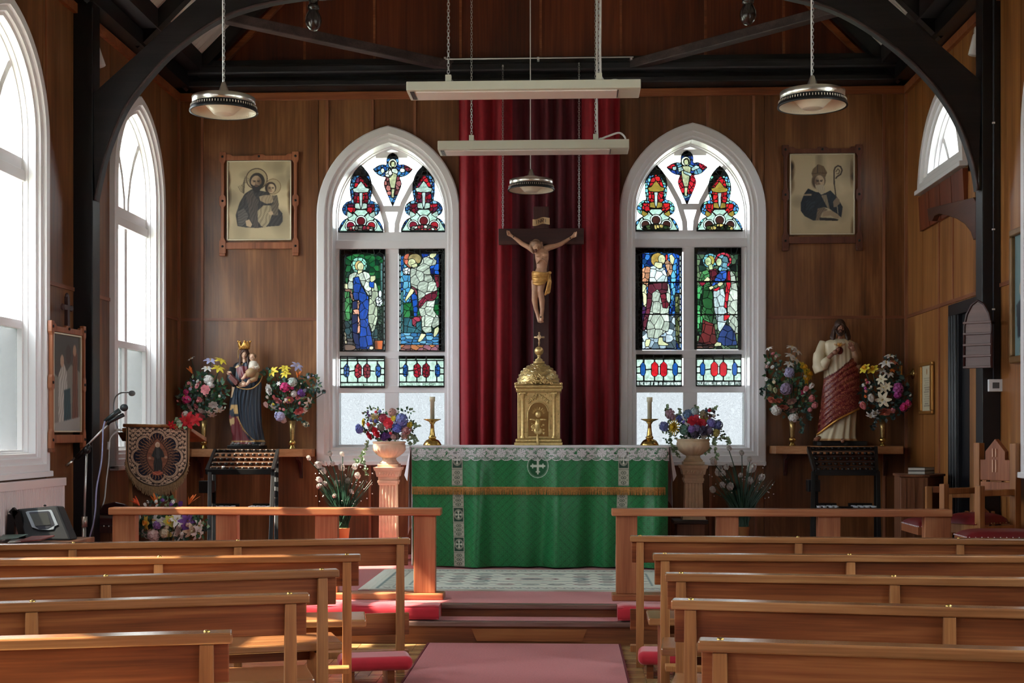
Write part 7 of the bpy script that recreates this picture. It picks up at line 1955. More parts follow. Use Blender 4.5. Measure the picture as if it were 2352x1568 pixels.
MB().box(XL + .13, sq_(1450,1400).x + .03, YSP - .25, YSP + .33, zt_ - .035, zt_ - .002).build('table_top', M_oldoak, sc_, bevel=.005)
for x in (XL + .16, sq_(1450,1400).x - .03):
 for y in (YSP - .22, YSP + .27): MB().box(x, x + .045, y, y + .045,.001, zt_ - .035).build('leg', M_oldoak, sc_)
mo = thing('display_unit', 'black wedge shaped unit with a small tilted screen, before the radiator', 'monitor', tuple(sq_(800,1400)))
fr_ = [(335,775),(860,710),(1140,705),(1420,1395),(210,1395),(205,1200),(245,880)]
mb = MB()
F0 = [sq_(x, y, .02 + (1395 - y) / 700 * .16) for x, y in ((335,775),(1140,705),(1420,1394),(500,1394))]
B0 = [p + Vector((-.0,.13,-.01)) for p in F0]; B0[2].z = B0[3].z = F0[2].z
mb.add(F0 + B0,[(0,1,2,3),(7,6,5,4),(0,4,5,1),(1,5,6,2),(2,6,7,3),(3,7,4,0)]); mb.build('wedge_body', plain('black_vinyl', (14,16,22),.62, bump=.1, bscale=200), mo, bevel=.012)
mb = MB(); G0 = [sq_(x, y, .10) for x, y in ((330,790),(245,880),(205,1200),(210,1360),(300,1360),(330,1100),(480,1360),(560,1398),(420,900))]
for p, q in ((G0[0], G0[1]),(G0[1], G0[3]),(G0[0], G0[6])): mb.bar(p, q, .03,.05)
mb.build('side_handle', M_black, mo)
def onF(x, y, o=.0):
 p = sq_(x, y, .02 + (1395 - y) / 700 * .16); return p + Vector((0,-o, o * .25))
def quad_slab(P, o0, o1, nm, mat, par):
 mb = MB(); A_ = [onF(x, y, o0) for x, y in P]; B_ = [onF(x, y, o1) for x, y in P]; n = len(P)
 mb.add(A_ + B_, [tuple(range(n))[::-1], tuple(range(n, 2 * n))] + [(i, (i + 1) % n, n + (i + 1) % n, n + i) for i in range(n)]); return mb.build(nm, mat, par)
bz = quad_slab([(525,840),(560,820),(1020,790),(1050,810),(1170,1090),(1100,1120),(1080,1180),(980,1195),(800,1190),(650,1140)],-.002,.010, 'screen_bezel', plain('silver_grey_bezel', (150,158,166),.35,.4), mo)
quad_slab([(595,850),(620,840),(980,818),(1010,840),(1105,1090),(970,1170),(800,1185),(730,1130)],.008,.013, 'screen_surround', plain('navy_black_plastic', (16,20,40),.3), bz)
quad_slab([(618,876),(965,852),(1040,1095),(722,1125)],.012,.016, 'screen', plain('dead_screen', (74,76,72),.2), bz)
MB().tube([onF(880,712,0), onF(895,695,0), onF(915,708,0)],.006,6).build('carry_loop', M_black, mo)
def sheet(name, label, cat, P, mat, group=None, thick=.004, lift=0, parts=None):
 t = thing(name, label, cat, tuple(sq_(P[0][0], P[0][1],-.15)),0, group)
 mb = MB(); A_ = [Vector((sq_(x, 1398, d).x, YSP + d, zt_ + lift + .0015 + h)) for x, d, h in P]; n = len(A_)
 B_ = [p + Vector((0,0, thick)) for p in A_]
 mb.add(A_ + B_, [tuple(range(n))[::-1], tuple(range(n, 2 * n))] + [(i, (i + 1) % n, n + (i + 1) % n, n + i) for i in range(n)]); mb.build(parts or 'cover', mat, t)
 return t, A_, B_
sheet('magazine', 'dog-eared magazine with red cover lying before the black display unit', 'magazine', [(300,-.20,.0),(820,-.20,.014),(1090,-.06,.030),(640,-.03,.022)], plain('red_print_cover', (124,66,62),.4, vary=.3, vscale=30), thick=.008)
sheet('leaflet', 'grey green picture leaflet at the left edge, on the table', 'leaflet', [(-40,-.16,.003),(300,-.14,.012),(560,.0,.026),(60,.02,.02)], plain('grey_green_print', (104,122,116),.4, vary=.5, vscale=24), thick=.004, lift=.010)
sheet('leaflet', 'pale white leaflet corner under the grey green leaflet, on the table', 'leaflet', [(150,-.22,.0),(420,-.2,.006),(520,-.04,.012),(230,-.06,.01)], plain('white_print', (196,196,192),.5, vary=.1), thick=.003)
# ------------------------------------------------------------------ chairs and chest
def tufted(mb, x0, x1, y0, y1, z0, z1):
 def f(u, v):
  a_, b_ = 2 * u - 1,2 * v - 1
  return (x0 + u * (x1 - x0), y0 + v * (y1 - y0), z0 + (z1 - z0) * (1 - abs(a_) ** 4) ** .5 * (1 - abs(b_) ** 4) ** .5)
 mb.grid(f, 14,14); return mb
def sanctuary_chair(label, loc, rotz, w, d, zs, zarm, zback):
 """faces local -x; back on the +x side"""
 t = thing('sanctuary_chair', label, 'chair', loc, rotz, None)
 P_ = lambda mb, nm, m, **k: mb.build(nm, m, t, world=False, **k)
 mo_ = M_pewv
 for y in (-w / 2, w / 2):
  P_(MB().box(-d / 2 - .025,-d / 2 + .025, y - .025, y + .025,0, zarm + .03), 'front_post', mo_, bevel=.005)
  P_(MB().box(d / 2 - .028, d / 2 + .028, y - .028, y + .028,0, zback - .03), 'back_post', mo_, bevel=.005)
  P_(MB().box(-d / 2, d / 2, y - .022, y + .022, zarm - .045, zarm), 'arm_rest', mo_, bevel=.006)
  P_(MB().box(-d / 2, d / 2, y - .015, y + .015, zs - .10, zs - .04), 'seat_rail', mo_, bevel=.003)
 P_(MB().box(-d / 2 - .01,-d / 2 + .012,-w / 2, w / 2, zs - .10, zs - .03), 'front_rail', mo_, bevel=.003)
 P_(tufted(MB(),-d / 2 - .03, d / 2 - .03,-w / 2 + .0, w / 2, zs - .03, zs + .045), 'leather_seat', M_leather)
 mb = MB()
 for q in range(12): mb.ball((-d / 2 - .03 + q * d / 12,-w / 2 + .003, zs - .022),.005,6)
 P_(mb, 'brass_nails', M_brass)
 f = lambda a, b, dd: (d / 2 + dd, a, b)
 hw = w / 2 - .03
 zc_ = zback - .30
 P_(MB().prism([(-hw, zc_),(hw, zc_),(hw, zc_ + .15),(hw * .66, zc_ + .15),(hw * .66, zback - .09),(0, zback),(-hw * .66, zback - .09),(-hw * .66, zc_ + .15),(-hw, zc_ + .15)], f, -.02,.02), 'crest_panel', M_frame, bevel=.004)
 mb = MB()
 for y in (-.015,.015):
  mb.box(d / 2 - .028, d / 2 - .019, y - .004, y + .004, zback - .24, zback - .15); mb.box(d / 2 - .028, d / 2 - .019, y - .004, y + .004, zback - .13, zback - .07)
 P_(mb, 'incised_cross', plain('pale_incised_wood', (206,160,130),.5), )
 P_(MB().box(d / 2 - .018, d / 2 + .018,-hw, hw, zs + .16, zs + .26), 'back_rail', M_frame, bevel=.004)
 for y, ww in ((-hw * .78,.02),(0,.055),(hw * .78,.02)): P_(MB().box(d / 2 - .012, d / 2 + .012, y - ww, y + ww, zs + .26, zc_), 'back_slat', mo_, bevel=.003)
 return t
p = at(2180,1125,9.30); q = at(2352,1010,9.30)
sanctuary_chair('tall oak armchair with gabled cross back and oxblood leather seat, by the right wall', (3.09 - .149,9.72 - .082, ZP),.5,.34,.34,.575,.79,1.145)
# second chair, only the gabled back and one post show
t = thing('sanctuary_chair', 'low dark chair with small gabled back, behind the oak armchair', 'chair', (at(2258,1190,10.06).x, 10.06, ZP),0)
c_ = at(2252,1180,10.06); zz = at(2252,1158,10.06).z; w_ = .066
MB().prism([(c_.x - w_, zz - .30),(c_.x + w_, zz - .30),(c_.x + w_, zz - .055),(c_.x + w_ * .55, zz - .03),(c_.x + .02, zz),(c_.x - .02, zz),(c_.x - w_ * .55, zz - .03),(c_.x - w_, zz - .055)], lambda a, b, d: (a, 10.06 + d, b),0,.03).build('gabled_back', M_frame, t, bevel=.004)
for s in (-1,1): MB().box(c_.x + s * (w_ + .03) - .012, c_.x + s * (w_ + .03) + .012,10.06,10.09, ZP + .001, zz - .05).build('back_post', M_pewv, t, bevel=.003)
MB().box(c_.x - w_ - .04, c_.x + w_ + .04,9.96,10.08, zz - .36, zz - .31).build('seat', M_leather, t, bevel=.012)
for s in (-1,1): MB().box(c_.x + s * (w_ + .02) - .014, c_.x + s * (w_ + .02) + .014,9.97,10.0, ZP + .001, zz - .36).build('front_leg', M_pewv, t)
def stool(label, px0, px1, py, Y, dep, zb=ZP):
 a, b = at(px0, py, Y), at(px1, py, Y); x1 = min(b.x, XR - .06)
 t = thing('leather_stool', label, 'stool', ((a.x + x1) / 2, Y + dep / 2, zb),0)
 z = a.z
 tufted(MB(), a.x, x1, Y, Y + dep, z - .035, z + .012).build('leather_seat', M_leather, t)
 MB().box(a.x + .006, x1 - .006, Y + .006, Y + dep - .006, z - .085, z - .03).build('seat_frame', M_frame, t, bevel=.004)
 mb = MB()
 for k in range(14): mb.ball((a.x + (k + .5) * (x1 - a.x) / 14, Y + .004, z - .034),.005,6)
 for k in range(10): mb.ball((a.x + .004, Y + (k + .5) * dep / 10, z - .034),.005,6)
 mb.build('brass_nails', M_plastic, t)
 for x in (a.x + .01, x1 - .05):
  for y in (Y + .01, Y + dep - .05): MB().box(x, x + .04, y, y + .04, zb + .001, z - .085).build('leg', M_frame, t, bevel=.003)
stool('oxblood leather stool seat just above the front right pew, at the right edge', 2220,2420,1222,8.62,.30,0)
# oak arm chair frame posts seen left of it
YC2 = 10.9
ch = thing('book_chest', 'old oak chest with two books on top, left of the dark doorway', 'chest', (at(2110,1200, YC2).x, YC2 + .2, ZP))
a, b = at(2068,1090, YC2), at(2131,1090, YC2); e = min(at(2168,1090, YC2 + .3).x, XR - .06)
MB().prism([(a.x, YC2),(b.x, YC2),(e, YC2 + .30),(e, YC2 + .45),(a.x + .06, YC2 + .45)], lambda p, q, d: (p, q, d), ZP + .001, a.z - .02).build('chest_body', M_oldoak, ch, bevel=.006)
MB().prism([(a.x - .01, YC2 - .012),(b.x + .012, YC2 - .012),(e + .012, YC2 + .295),(e + .012, YC2 + .46),(a.x + .05, YC2 + .46)], lambda p, q, d: (p, q, d), a.z - .02, a.z).build('chest_lid', M_oldoak, ch, bevel=.004)
for k in (.18,.5,.82): MB().box(a.x + (b.x - a.x) * k - .006, a.x + (b.x - a.x) * k + .006, YC2 - .006, YC2 + .002, ZP + .05, a.z - .03).build('plank_bead', M_oldoak, ch)
for k, nm in enumerate(('lower white paged book of two lying on the old oak chest', 'upper white paged book of two lying on the old oak chest')):
 z = a.z + .001 + k * .029; p0, p1 = at(2086,1080, YC2 + .08), at(2124,1080, YC2 + .08); p2 = at(2146,1080, YC2 + .22)
 t = thing('book', nm, 'book', (p0.x, YC2 + .1, z),0, 'books on the oak chest')
 pol = [(p0.x, YC2 + .08),(p1.x, YC2 + .08),(p2.x, YC2 + .22),(p2.x - .15, YC2 + .24)]
 MB().prism(pol, lambda p, q, d: (p, q, d), z + .003, z + .024).build('page_block', plain('book_pages', (206,204,196),.8), t)
 M_cov = plain('dark_book_cover', (40,26,24),.5)
 MB().prism(pol, lambda p, q, d: (p, q, d), z, z + .003).build('cover', M_cov, t); MB().prism(pol, lambda p, q, d: (p, q, d), z + .024, z + .027).build('cover', M_cov, t)
 # wooden chair front between the chest and the rail end
t = thing('oak_armchair', 'plain oak armchair seen side on, between the chest and the right rail end', 'chair', (at(2155,1200,9.85).x, 10.0, ZP),0)
YC3, YC4 = 10.04,10.62
a1, a2 = at(2171,1126, YC3), at(2128,1117, YC4)
s1 = at(2106,1198, YC3 + .06)
tufted(MB(), s1.x, XR - .32, YC3 + .06, YC4 - .01, s1.z - .04, s1.z + .01).build('leather_seat', M_leather, t)
mb = MB()
for k in range(12): mb.ball((s1.x + .003, YC3 + .08 + k * .04, s1.z - .036),.006,6)
for k in range(6): mb.ball((s1.x + .01 + k * .03, YC3 + .062, s1.z - .036),.006,6)
mb.build('nail_heads', M_plastic, t)
MB().box(s1.x + .01, XR - .33, YC3 + .065, YC4 - .015, s1.z - .10, s1.z - .035).build('seat_frame', M_frame, t)
MB().box(a1.x, at(2188,1126, YC3).x, YC3, YC3 + .05, ZP + .001, a1.z).build('front_post', M_pewv, t, bevel=.005)
MB().box(a2.x, at(2142,1117, YC4).x, YC4, YC4 + .05, ZP + .001, a2.z).build('front_post', M_pewv, t, bevel=.005)
MB().box(at(2188,1126, YC3).x, min(at(2300,1126, YC3).x, XR - .25), YC3 + .005, YC3 + .045, a1.z - .055, a1.z - .005).build('arm_rest', M_pewv, t, bevel=.005)
MB().box(at(2142,1126, YC4).x, XR - .25, YC4 + .005, YC4 + .045, a2.z - .05, a2.z - .0).build('arm_rest', M_frame, t, bevel=.005)
MB().box(a1.x + .01, a1.x + .04, YC3 + .05, YC4, ZP + .42, ZP + .47).build('front_rail', M_pewv, t)
# dark chair at left behind the microphone stand
YDC = 10.34
a, b = at(214,1157, YDC), at(262,1157, YDC); zt_ = a.z
t = thing('leather_chair', 'dark oxblood leather chair with arched back, behind the left rail end', 'chair', ((a.x + b.x) / 2, YDC, ZP))
w_ = (b.x - a.x); cx_ = (a.x + b.x) / 2 - .02
MB().prism([(cx_ - .13, ZP + .52),(cx_ + .13, ZP + .52),(cx_ + .13, zt_ - .08),(cx_ + .09, zt_ - .02),(cx_, zt_),(cx_ - .09, zt_ - .02),(cx_ - .13, zt_ - .08)], lambda p, q, d: (p, YDC + .3 + d, q),0,.05).build('leather_back', plain('dark_leather', (52,18,22),.35, coat=.2), t, bevel=.012)
tufted(MB(), cx_ - .17, cx_ + .17, YDC - .05, YDC + .29, ZP + .46, ZP + .53).build('leather_seat', plain('dark_leather', (52,18,22),.35), t)
mb = MB()
for k in range(9): mb.ball((cx_ - .155 + k * .039, YDC - .052, ZP + .455),.006,6)
mb.build('brass_nails', M_plastic, t)
MB().box(cx_ - .17, cx_ + .17, YDC - .05, YDC + .34, ZP + .40, ZP + .455).build('seat_frame', M_crosswood, t)
for s in (-1,1):
 for y in (YDC - .05, YDC + .30): MB().box(cx_ + s * .15 - .02, cx_ + s * .15 + .02, y, y + .045, ZP + .001, ZP + .41 if y < YDC else zt_ - .10).build('leg', M_crosswood, t)
 # ------------------------------------------------------------------ flowers (unit size, facing +z)
FM = {}
def petal(mb, L, w, lift, curl, a, z0=0.0, r0=0.06, n=3, mi=0):
 """one cupped petal, length L, half width w, pointing at angle a"""
 vs = []; ca, sa = math.cos(a), math.sin(a)
 for i in range(n + 1):
  t = i / n; r = r0 + L * t * math.cos(lift * (1 - curl * t)); z = z0 + L * t * math.sin(lift * (1 - curl * t)); ww = w * math.sin(PI * (.12 + .80 * t)) ** .8
  for s in (-1,0,1):
   x, y = r, s * ww; zz = z + (.25 * ww if s else 0)
   vs.append((x * ca - y * sa, x * sa + y * ca, zz))
 fs = [(i * 3 + k, i * 3 + k + 1, i * 3 + k + 4, i * 3 + k + 3) for i in range(n) for k in range(2)]
 mb.add(vs, fs, True, None, mi)
def fl_mesh(kind, col, c2=None):
 key = (kind, col, c2)
 if key in FM: return FM[key]
 mb = MB(); r = random.Random(len(FM) + 3)
 if kind == 'rose':
  for ring, (n, L, w, lift, z) in enumerate(((7,.95,.42,.55,-.05),(6,.75,.38,.95,.05),(5,.55,.32,1.2,.15),(4,.42,.24,1.45,.22))):
   for q in range(n): petal(mb, L, w, lift, .3,2 * PI * (q + .5 * ring) / n, z)
  mb.ball((0,0,.35),(.22,.22,.3),8)
 elif kind == 'daffodil':
  for q in range(6): petal(mb, .95,.34,.18,.6,2 * PI * q / 6)
  mb.lathe([(.16,0),(.24,.2),(.28,.42),(.38,.5),(.33,.48),(.22,.2),(.05,.08)],(0,0,0),14, cap=False, mi=1)
 elif kind == 'lily':
  for q in range(6): petal(mb, 1.05,.26,.75,.95,2 * PI * q / 6 + r.uniform(-.1,.1),-.1,.05,4)
  for q in range(4): mb.tube([(0,0,0),(.12 * math.cos(q * 1.6),.12 * math.sin(q * 1.6),.5)],.025,4, mi=1)
 elif kind in ('hydrangea', 'blossom'):
  n = 34 if kind == 'hydrangea' else 16
  for q in range(n):
   z = 1 - 1.35 * (q + .5) / n; a = q * 2.4; rr_ = math.sqrt(max(0,1 - z * z)); k = r.uniform(.75,1.05)
   N = Vector((rr_ * math.cos(a), rr_ * math.sin(a), z)); M = Matrix.Translation(N * .8 * k) @ N.to_track_quat('Z', 'Y').to_matrix().to_4x4() @ Matrix.Scale(.34 if kind == 'hydrangea' else .4,4)
   s = MB()
   for p in range(4 if kind == 'hydrangea' else 5): petal(s, .8,.4,.25,.5,2 * PI * p / (4 if kind == 'hydrangea' else 5) + a, 0,.05,2)
   mb.add(s.v, s.f, True, M)
  mb.ball((0,0,-.1),.55,8)
 elif kind == 'tulip':
  for q in range(6): petal(mb, 1.3,.48,1.25,-.25 if q % 2 else -.1,2 * PI * q / 6,-.5,.08,4)
  mb.ball((0,0,-.1),(.34,.34,.5),8)
 elif kind == 'chrysanthemum':
  for ring in range(5):
   for q in range(13): petal(mb, .95 - ring * .12,.10,.1 + ring * .3,.2,2 * PI * (q + .5 * (ring % 2)) / 13,0,.05,2)
 elif kind == 'bird_of_paradise':
  for q in range(6): petal(mb, 1.5 - .1 * q, .13,1.15 + .12 * (q % 3),.1,(q - 2.5) * .35 + (PI if q % 2 else 0),0,.02,3)
 elif kind == 'bud': mb.lathe([(.02,-.6),(.3,-.3),(.42,0),(.3,.4),(.04,.7)],(0,0,0),8)
 me = mb.mesh(kind, [plain('petal_%d_%d_%d' % col, col, .6, vary=.12, vscale=20), plain('petal_%d_%d_%d' % (c2 or col), c2 or col, .6)])
 FM[key] = me; return me
def leaf(mb, p, d, L, w, r):
 d = d.normalized(); s = d.cross(Vector((r.uniform(-.5,.5),-1, r.uniform(-.5,.5)))).normalized(); u = s.cross(d)
 q = [p, p + d * L * .4 + s * w + u * .1 * L, p + d * L, p + d * L * .4 - s * w + u * .1 * L, p + d * L * .45 - u * .04 * L]
 mb.add(q, [(0,1,4),(1,2,4),(2,3,4),(3,0,4)], True)
WHT, CRE, YEL, PNK, MAG, LIL, BLU_, ORG, RED_, PUR, SAL, BLS = (222,220,216),(218,208,180),(226,206,70),(222,140,146),(206,50,120),(176,176,214),(96,104,176),(226,120,48),(196,24,40),(104,60,140),(206,120,100),(206,174,168)
KN = {'r': 'rose', 'd': 'daffodil', 'l': 'lily', 'h': 'hydrangea', 'b': 'blossom', 't': 'tulip', 'c': 'chrysanthemum', 'p': 'bird_of_paradise', 'u': 'bud'}
FN = {'blossom': 'blossom_cluster', 'bud': 'flower_bud'}
def arrangement(label, crop, sc, Y, mouth, flowers, ells, leaves=170, mats=None, seed=1, dy=.10, cat='flowers', stems=True, trails=(), fill=16, lf=1.0):
 """flowers: (kind, colour, x, y, radius) in crop pixels; ells: foliage masses (cx, cy, rx, ry)"""
 f = lambda x, y, d=0.0: at(crop[0] + x / sc, crop[1] + y / sc, Y + d)
 m = f(*mouth); r = random.Random(seed)
 t = thing('flower_arrangement', label, cat, tuple(m))
 cx = sum(e[0] for e in ells) / len(ells); cy = sum(e[1] for e in ells) / len(ells)
 inv = mw(t).inverted(); sm = MB()
 u = Y / F / sc
 for (k, col, x, y, rad, *o) in flowers:
  kind = KN[k]; e = min(1, math.hypot((x - cx) / max(1, ells[0][2]),(y - cy) / max(1, ells[0][3])))
  p = f(x, y, -dy * (1 - .75 * e) + r.uniform(-.015,.015))
  c2 = {'d': (226,170,40), 'l': (200,160,60)}.get(k) if not o else o[0]
  b = bpy.data.objects.new(FN.get(kind, kind), fl_mesh(kind, col, c2)); C.collection.objects.link(b); b.parent = t; MW[b.name] = mw(t)
  b.location = inv @ p; b.scale = (rad * u * 1.32,) * 3
  N = Vector(((x - cx) * u * 1.2,-.16,-(y - cy) * u * 1.2))
  if k in 'tup': N = Vector(((x - cx) * u * .6,-.05,.2))
  if k == 'l': N += Vector((r.uniform(-.08,.08),0, r.uniform(-.05,.08)))
  b.rotation_euler = (N.to_track_quat('Z', 'Y') @ Vector((0,0,1)).rotation_difference(Vector((0,0,1)))).to_euler()
  if stems: sm.tube([m, (m + p) / 2 + Vector((0,.01,.03)), p + Vector((0,.02,-.01))],.0035,4)
 pal = [q[1] for q in flowers if q[0] in 'rlhb'] + [WHT, WHT, CRE]
 for q in range(fill):
  e = r.choice(ells[:2]); a = r.uniform(0,2 * PI); k = math.sqrt(r.random()) * .95; x, y = e[0] + e[2] * k * math.cos(a), e[1] + e[3] * k * math.sin(a)
  kind = r.choice(('blossom', 'blossom', 'bud', 'rose')); b = bpy.data.objects.new(FN.get(kind, kind), fl_mesh(kind, r.choice(pal))); C.collection.objects.link(b); b.parent = t
  b.location = inv @ f(x, y, -.05 - .05 * (1 - k)); b.scale = (r.uniform(18,28) * u,) * 3; b.rotation_euler = Vector(((x - cx) * u, -.16,-(y - cy) * u)).to_track_quat('Z', 'Y').to_euler()
 if stems and sm.v: sm.build('stems', M_stem, t, kind='stuff')
 mats = mats or [M_leaf, M_leafdark, M_leafpale]
 mb = MB()
 tot = sum(e[2] * e[3] for e in ells)
 for e in ells:
  for q in range(int(leaves * e[2] * e[3] / tot)):
   a = r.uniform(0,2 * PI); k = math.sqrt(r.random())
   p = f(e[0] + e[2] * k * math.cos(a), e[1] + e[3] * k * math.sin(a), r.uniform(-.05,.06) * (1.2 - k))
   d = Vector((math.cos(a) * .6 + r.uniform(-.7,.7), r.uniform(-.6,.3),-math.sin(a) * .6 + r.uniform(-.5,.7)))
   n0 = len(mb.f); leaf(mb, p, d, r.uniform(.028,.058) * lf, r.uniform(.010,.021) * lf, r)
   mi = r.choices((0,1,2),(.45,.4,.15))[0]
   for j in range(n0, len(mb.f)): mb.mi[j] = mi
 for tr in trails:
  P = [f(*q, -.03) for q in tr]; P = [Vector(v) for v in crv([tuple(p) for p in P],5)]; mb.tube(P, .0025,4)
  for p in P:
   for s in range(2):
    n0 = len(mb.f); leaf(mb, p, Vector((r.uniform(-1,1),-.4, r.uniform(-.8,.5))), r.uniform(.025,.045),.014, r)
    for j in range(n0, len(mb.f)): mb.mi[j] = 1
 mb.build('foliage', mats, t, kind='stuff')
 return t
def vase(label, px, y0, y1, Y, zbase):
 c = at(px, y1, Y); h = (y1 - y0) / F * Y; t = thing('vase', label, 'vase', (c.x, Y, zbase + .001),0, 'engraved brass trumpet vases')
 o = (c.x, Y, zbase + .001); u = h / 400
 q = lambda l: [(r * u, z * u) for r, z in l]
 MB().lathe(q([(54,0),(54,8),(40,22),(28,44),(26,54)]), o, 24).build('foot', M_brass, t)
 MB().lathe(q([(26,52),(46,66),(54,90),(46,114),(26,128)]), o, 24).build('knop', M_brass, t)
 MB().lathe(q([(26,126),(30,150),(38,260),(50,400),(46,398),(34,250),(20,150)]), o, 28, cap=False).build('trumpet', plain('engraved_brass', (176,150,98),.34,.9, vary=.3, vscale=70, bump=.3, bscale=90), t)
 return zbase + h
YV = 12.68
for lb, px, y0, y1, z in (('brass trumpet vase on the left shelf, left of the crowned statue', 468,962,1029, zsl),('brass trumpet vase on the left shelf, right of the crowned statue', 671,964,1029, zsl),
('brass trumpet vase on the right shelf, left of the white robed statue', 1820,962,1024, zsr),('brass trumpet vase on the right shelf, right of the white robed statue', 2027,962,1022, zsr)): vase(lb, px, y0, y1,12.60 if px == 2027 else YV, z)
cA, sA = (390,770),5.6
arrangement('mixed flowers with pink roses and yellow lilies in the vase left of the crowned statue', cA, sA, YV, (445,1080),
[('l', YEL, 655,330,62),('l', YEL, 625,430,64),('l', LIL, 520,330,62),('l', WHT, 480,430,52),('h', WHT, 500,570,58),('h', WHT, 520,640,40),('p', ORG, 290,490,60),('l', WHT, 275,300,40),('t', PNK, 250,630,36),('r', PNK, 360,650,34),('r', PNK, 465,700,54),('r', PNK, 395,818,36),
('u', PNK, 465,778,24),('b', MAG, 220,815,60),('b', MAG, 212,725,36),('r', WHT, 555,880,52),('r', BLS, 270,905,46),('r', PNK, 345,900,36),('r', WHT, 412,955,46),('r', PNK, 400,1010,62),('l', WHT, 630,955,52),('l', WHT, 500,985,40),('l', BLS, 545,1020,44),('u', WHT, 710,930,20),('u', PNK, 100,845,22),('b', WHT, 210,1000,34)],
[(400,800,290,210),(420,620,150,160),(640,700,110,110)],330, seed=1)
arrangement('mixed flowers with pink roses and white blooms in the vase right of the crowned statue', cA, sA, YV, (1570,1090),
[('l', YEL, 1330,465,56),('l', YEL, 1480,425,54),('l', YEL, 1490,495,52),('l', LIL, 1635,400,62),('p', ORG, 1640,545,62),('r', WHT, 1295,690,64),('h', (190,206,196),1575,600,54),('b', MAG, 1480,665,60),('r', PNK, 1400,825,52),('r', PNK, 1533,815,54),('r', PNK, 1650,785,38),('t', PNK, 1338,795,28),('u', PNK, 1668,870,30),
('r', PNK, 1660,950,66),('h', WHT, 1600,750,40),('h', PUR, 1690,740,52),('l', WHT, 1780,860,56),('t', BLS, 1240,900,46),('t', WHT, 1255,800,26),('l', WHT, 1330,920,44),('h', LIL, 1420,1035,66),('h', BLS, 1460,1085,40),('l', WHT, 1730,970,40),('b', CRE, 1750,1140,40),('b', (70,20,30),1985,720,24),('l', WHT, 1400,620,24)],
[(1540,800,290,230),(1800,620,130,130),(1240,520,60,80),(1400,560,120,90)],340, seed=2, trails=[((1640,1060),(1700,1090),(1770,1150)),((1860,700),(1980,720))])
cB, sB = (1740,720),4.9
arrangement('mixed flowers with white gladioli and yellow daffodils in the vase left of the robed statue', cB, sB, YV, (388,1190),
[('l', WHT, 385,385,48),('l', WHT, 440,430,48),('l', WHT, 370,480,50),('l', WHT, 420,520,52),('l', WHT, 355,570,44),('h', LIL, 355,665,52),('d', YEL, 515,610,62),('d', YEL, 575,680,56),('d', YEL, 540,730,54),('h', (143,128,158),320,840,66),('t', PNK, 538,860,44),('t', WHT, 600,822,42),
('r', SAL, 170,960,46),('r', SAL, 247,965,36),('r', SAL, 290,1035,52),('r', BLS, 378,970,50),('r', BLS, 388,1070,52),('h', WHT, 212,1085,54),('h', WHT, 405,1165,52),('l', WHT, 470,1185,40),('b', PNK, 605,955,38),('b', PNK, 640,1030,36),('b', PNK, 585,1080,26),('b', MAG, 495,890,26),('t', (186,200,160),140,840,44),('t', (186,200,160),200,870,36),('l', WHT, 130,395,34)],
[(370,900,280,260),(160,620,90,190),(440,700,120,140)],340, seed=3, trails=[((460,1180),(500,1260),(490,1340)),((520,1080),(570,1140),(590,1180)),((110,800),(50,850),(30,900))])
arrangement('mixed flowers with white gladioli and magenta sprays in the vase right of the robed statue', cB, sB, 12.52,(1410,1190),
[('l', WHT, 1490,480,44),('l', WHT, 1450,565,60),('l', WHT, 1400,645,46),('l', WHT, 1480,680,42),('l', CRE, 1395,740,46),('l', CRE, 1410,840,46),('l', CRE, 1460,820,40),('l', SAL, 1530,550,42),('l', ORG, 1510,640,30),('d', YEL, 1210,622,54),('d', YEL, 1298,632,54),('t', WHT, 1280,960,52),('l', CRE, 1412,965,68),('r', SAL, 1430,1085,66),('t', PNK, 1192,1045,52),
('l', WHT, 1280,1140,48),('l', WHT, 1330,1110,40),('h', (160,70,140),1580,840,58),('b', (170,60,140),1575,910,46),('b', MAG, 1640,1050,44),('b', MAG, 1690,1010,38),('t', BLS, 1706,1040,30),('b', PNK, 1520,1090,30),('u', WHT, 1720,920,20)],
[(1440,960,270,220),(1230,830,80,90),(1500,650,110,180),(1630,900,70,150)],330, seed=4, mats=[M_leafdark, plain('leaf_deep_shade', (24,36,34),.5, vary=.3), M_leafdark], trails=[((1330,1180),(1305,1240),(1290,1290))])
cE, sE = (780,900),4.61
arrangement('colourful flowers with red roses and blue hydrangeas in the terracotta urn', cE, sE, YU, (530,520),
[('h', BLU_, 215,395,44),('h', BLU_, 200,370,30),('r', YEL, 268,320,38),('h', (206,190,110),375,272,42),('r', (196,190,110),382,330,30),('r', (226,60,76),520,325,54),('r', (226,60,76),402,418,56),('r', (206,40,70),330,452,46),('h', (179,65,89),462,278,46),('h', (120,130,196),655,295,62),('h', (104,119,209),605,375,52),('h', (194,149,134),560,218,40),('h', (179,128,128),705,400,52),('h', (158,119,104),690,460,40),('h', PUR, 475,470,44),('h', PUR, 530,450,32),
('h', (196,150,150),570,470,30),('r', YEL, 735,345,30),('h', (119,113,98),440,370,40),('h', (110,110,160),680,340,40),('h', (104,89,83),600,460,40),('r', YEL, 570,280,24),('h', (149,119,104),335,370,36)],
[(510,370,270,150),(370,220,120,50),(690,220,80,60),(760,420,60,110)],300, seed=5, lf=.72, mats=[M_leaf, M_leafpale, M_leafdark], trails=[((300,520),(265,610),(240,680),(240,740),(170,716)),((430,510),(435,570),(405,640)),((250,745),(290,860)),((740,460),(800,490),(805,530)),((720,500),(765,560)),((760,330),(830,355))])
cF, sF = (1480,900),4.6125
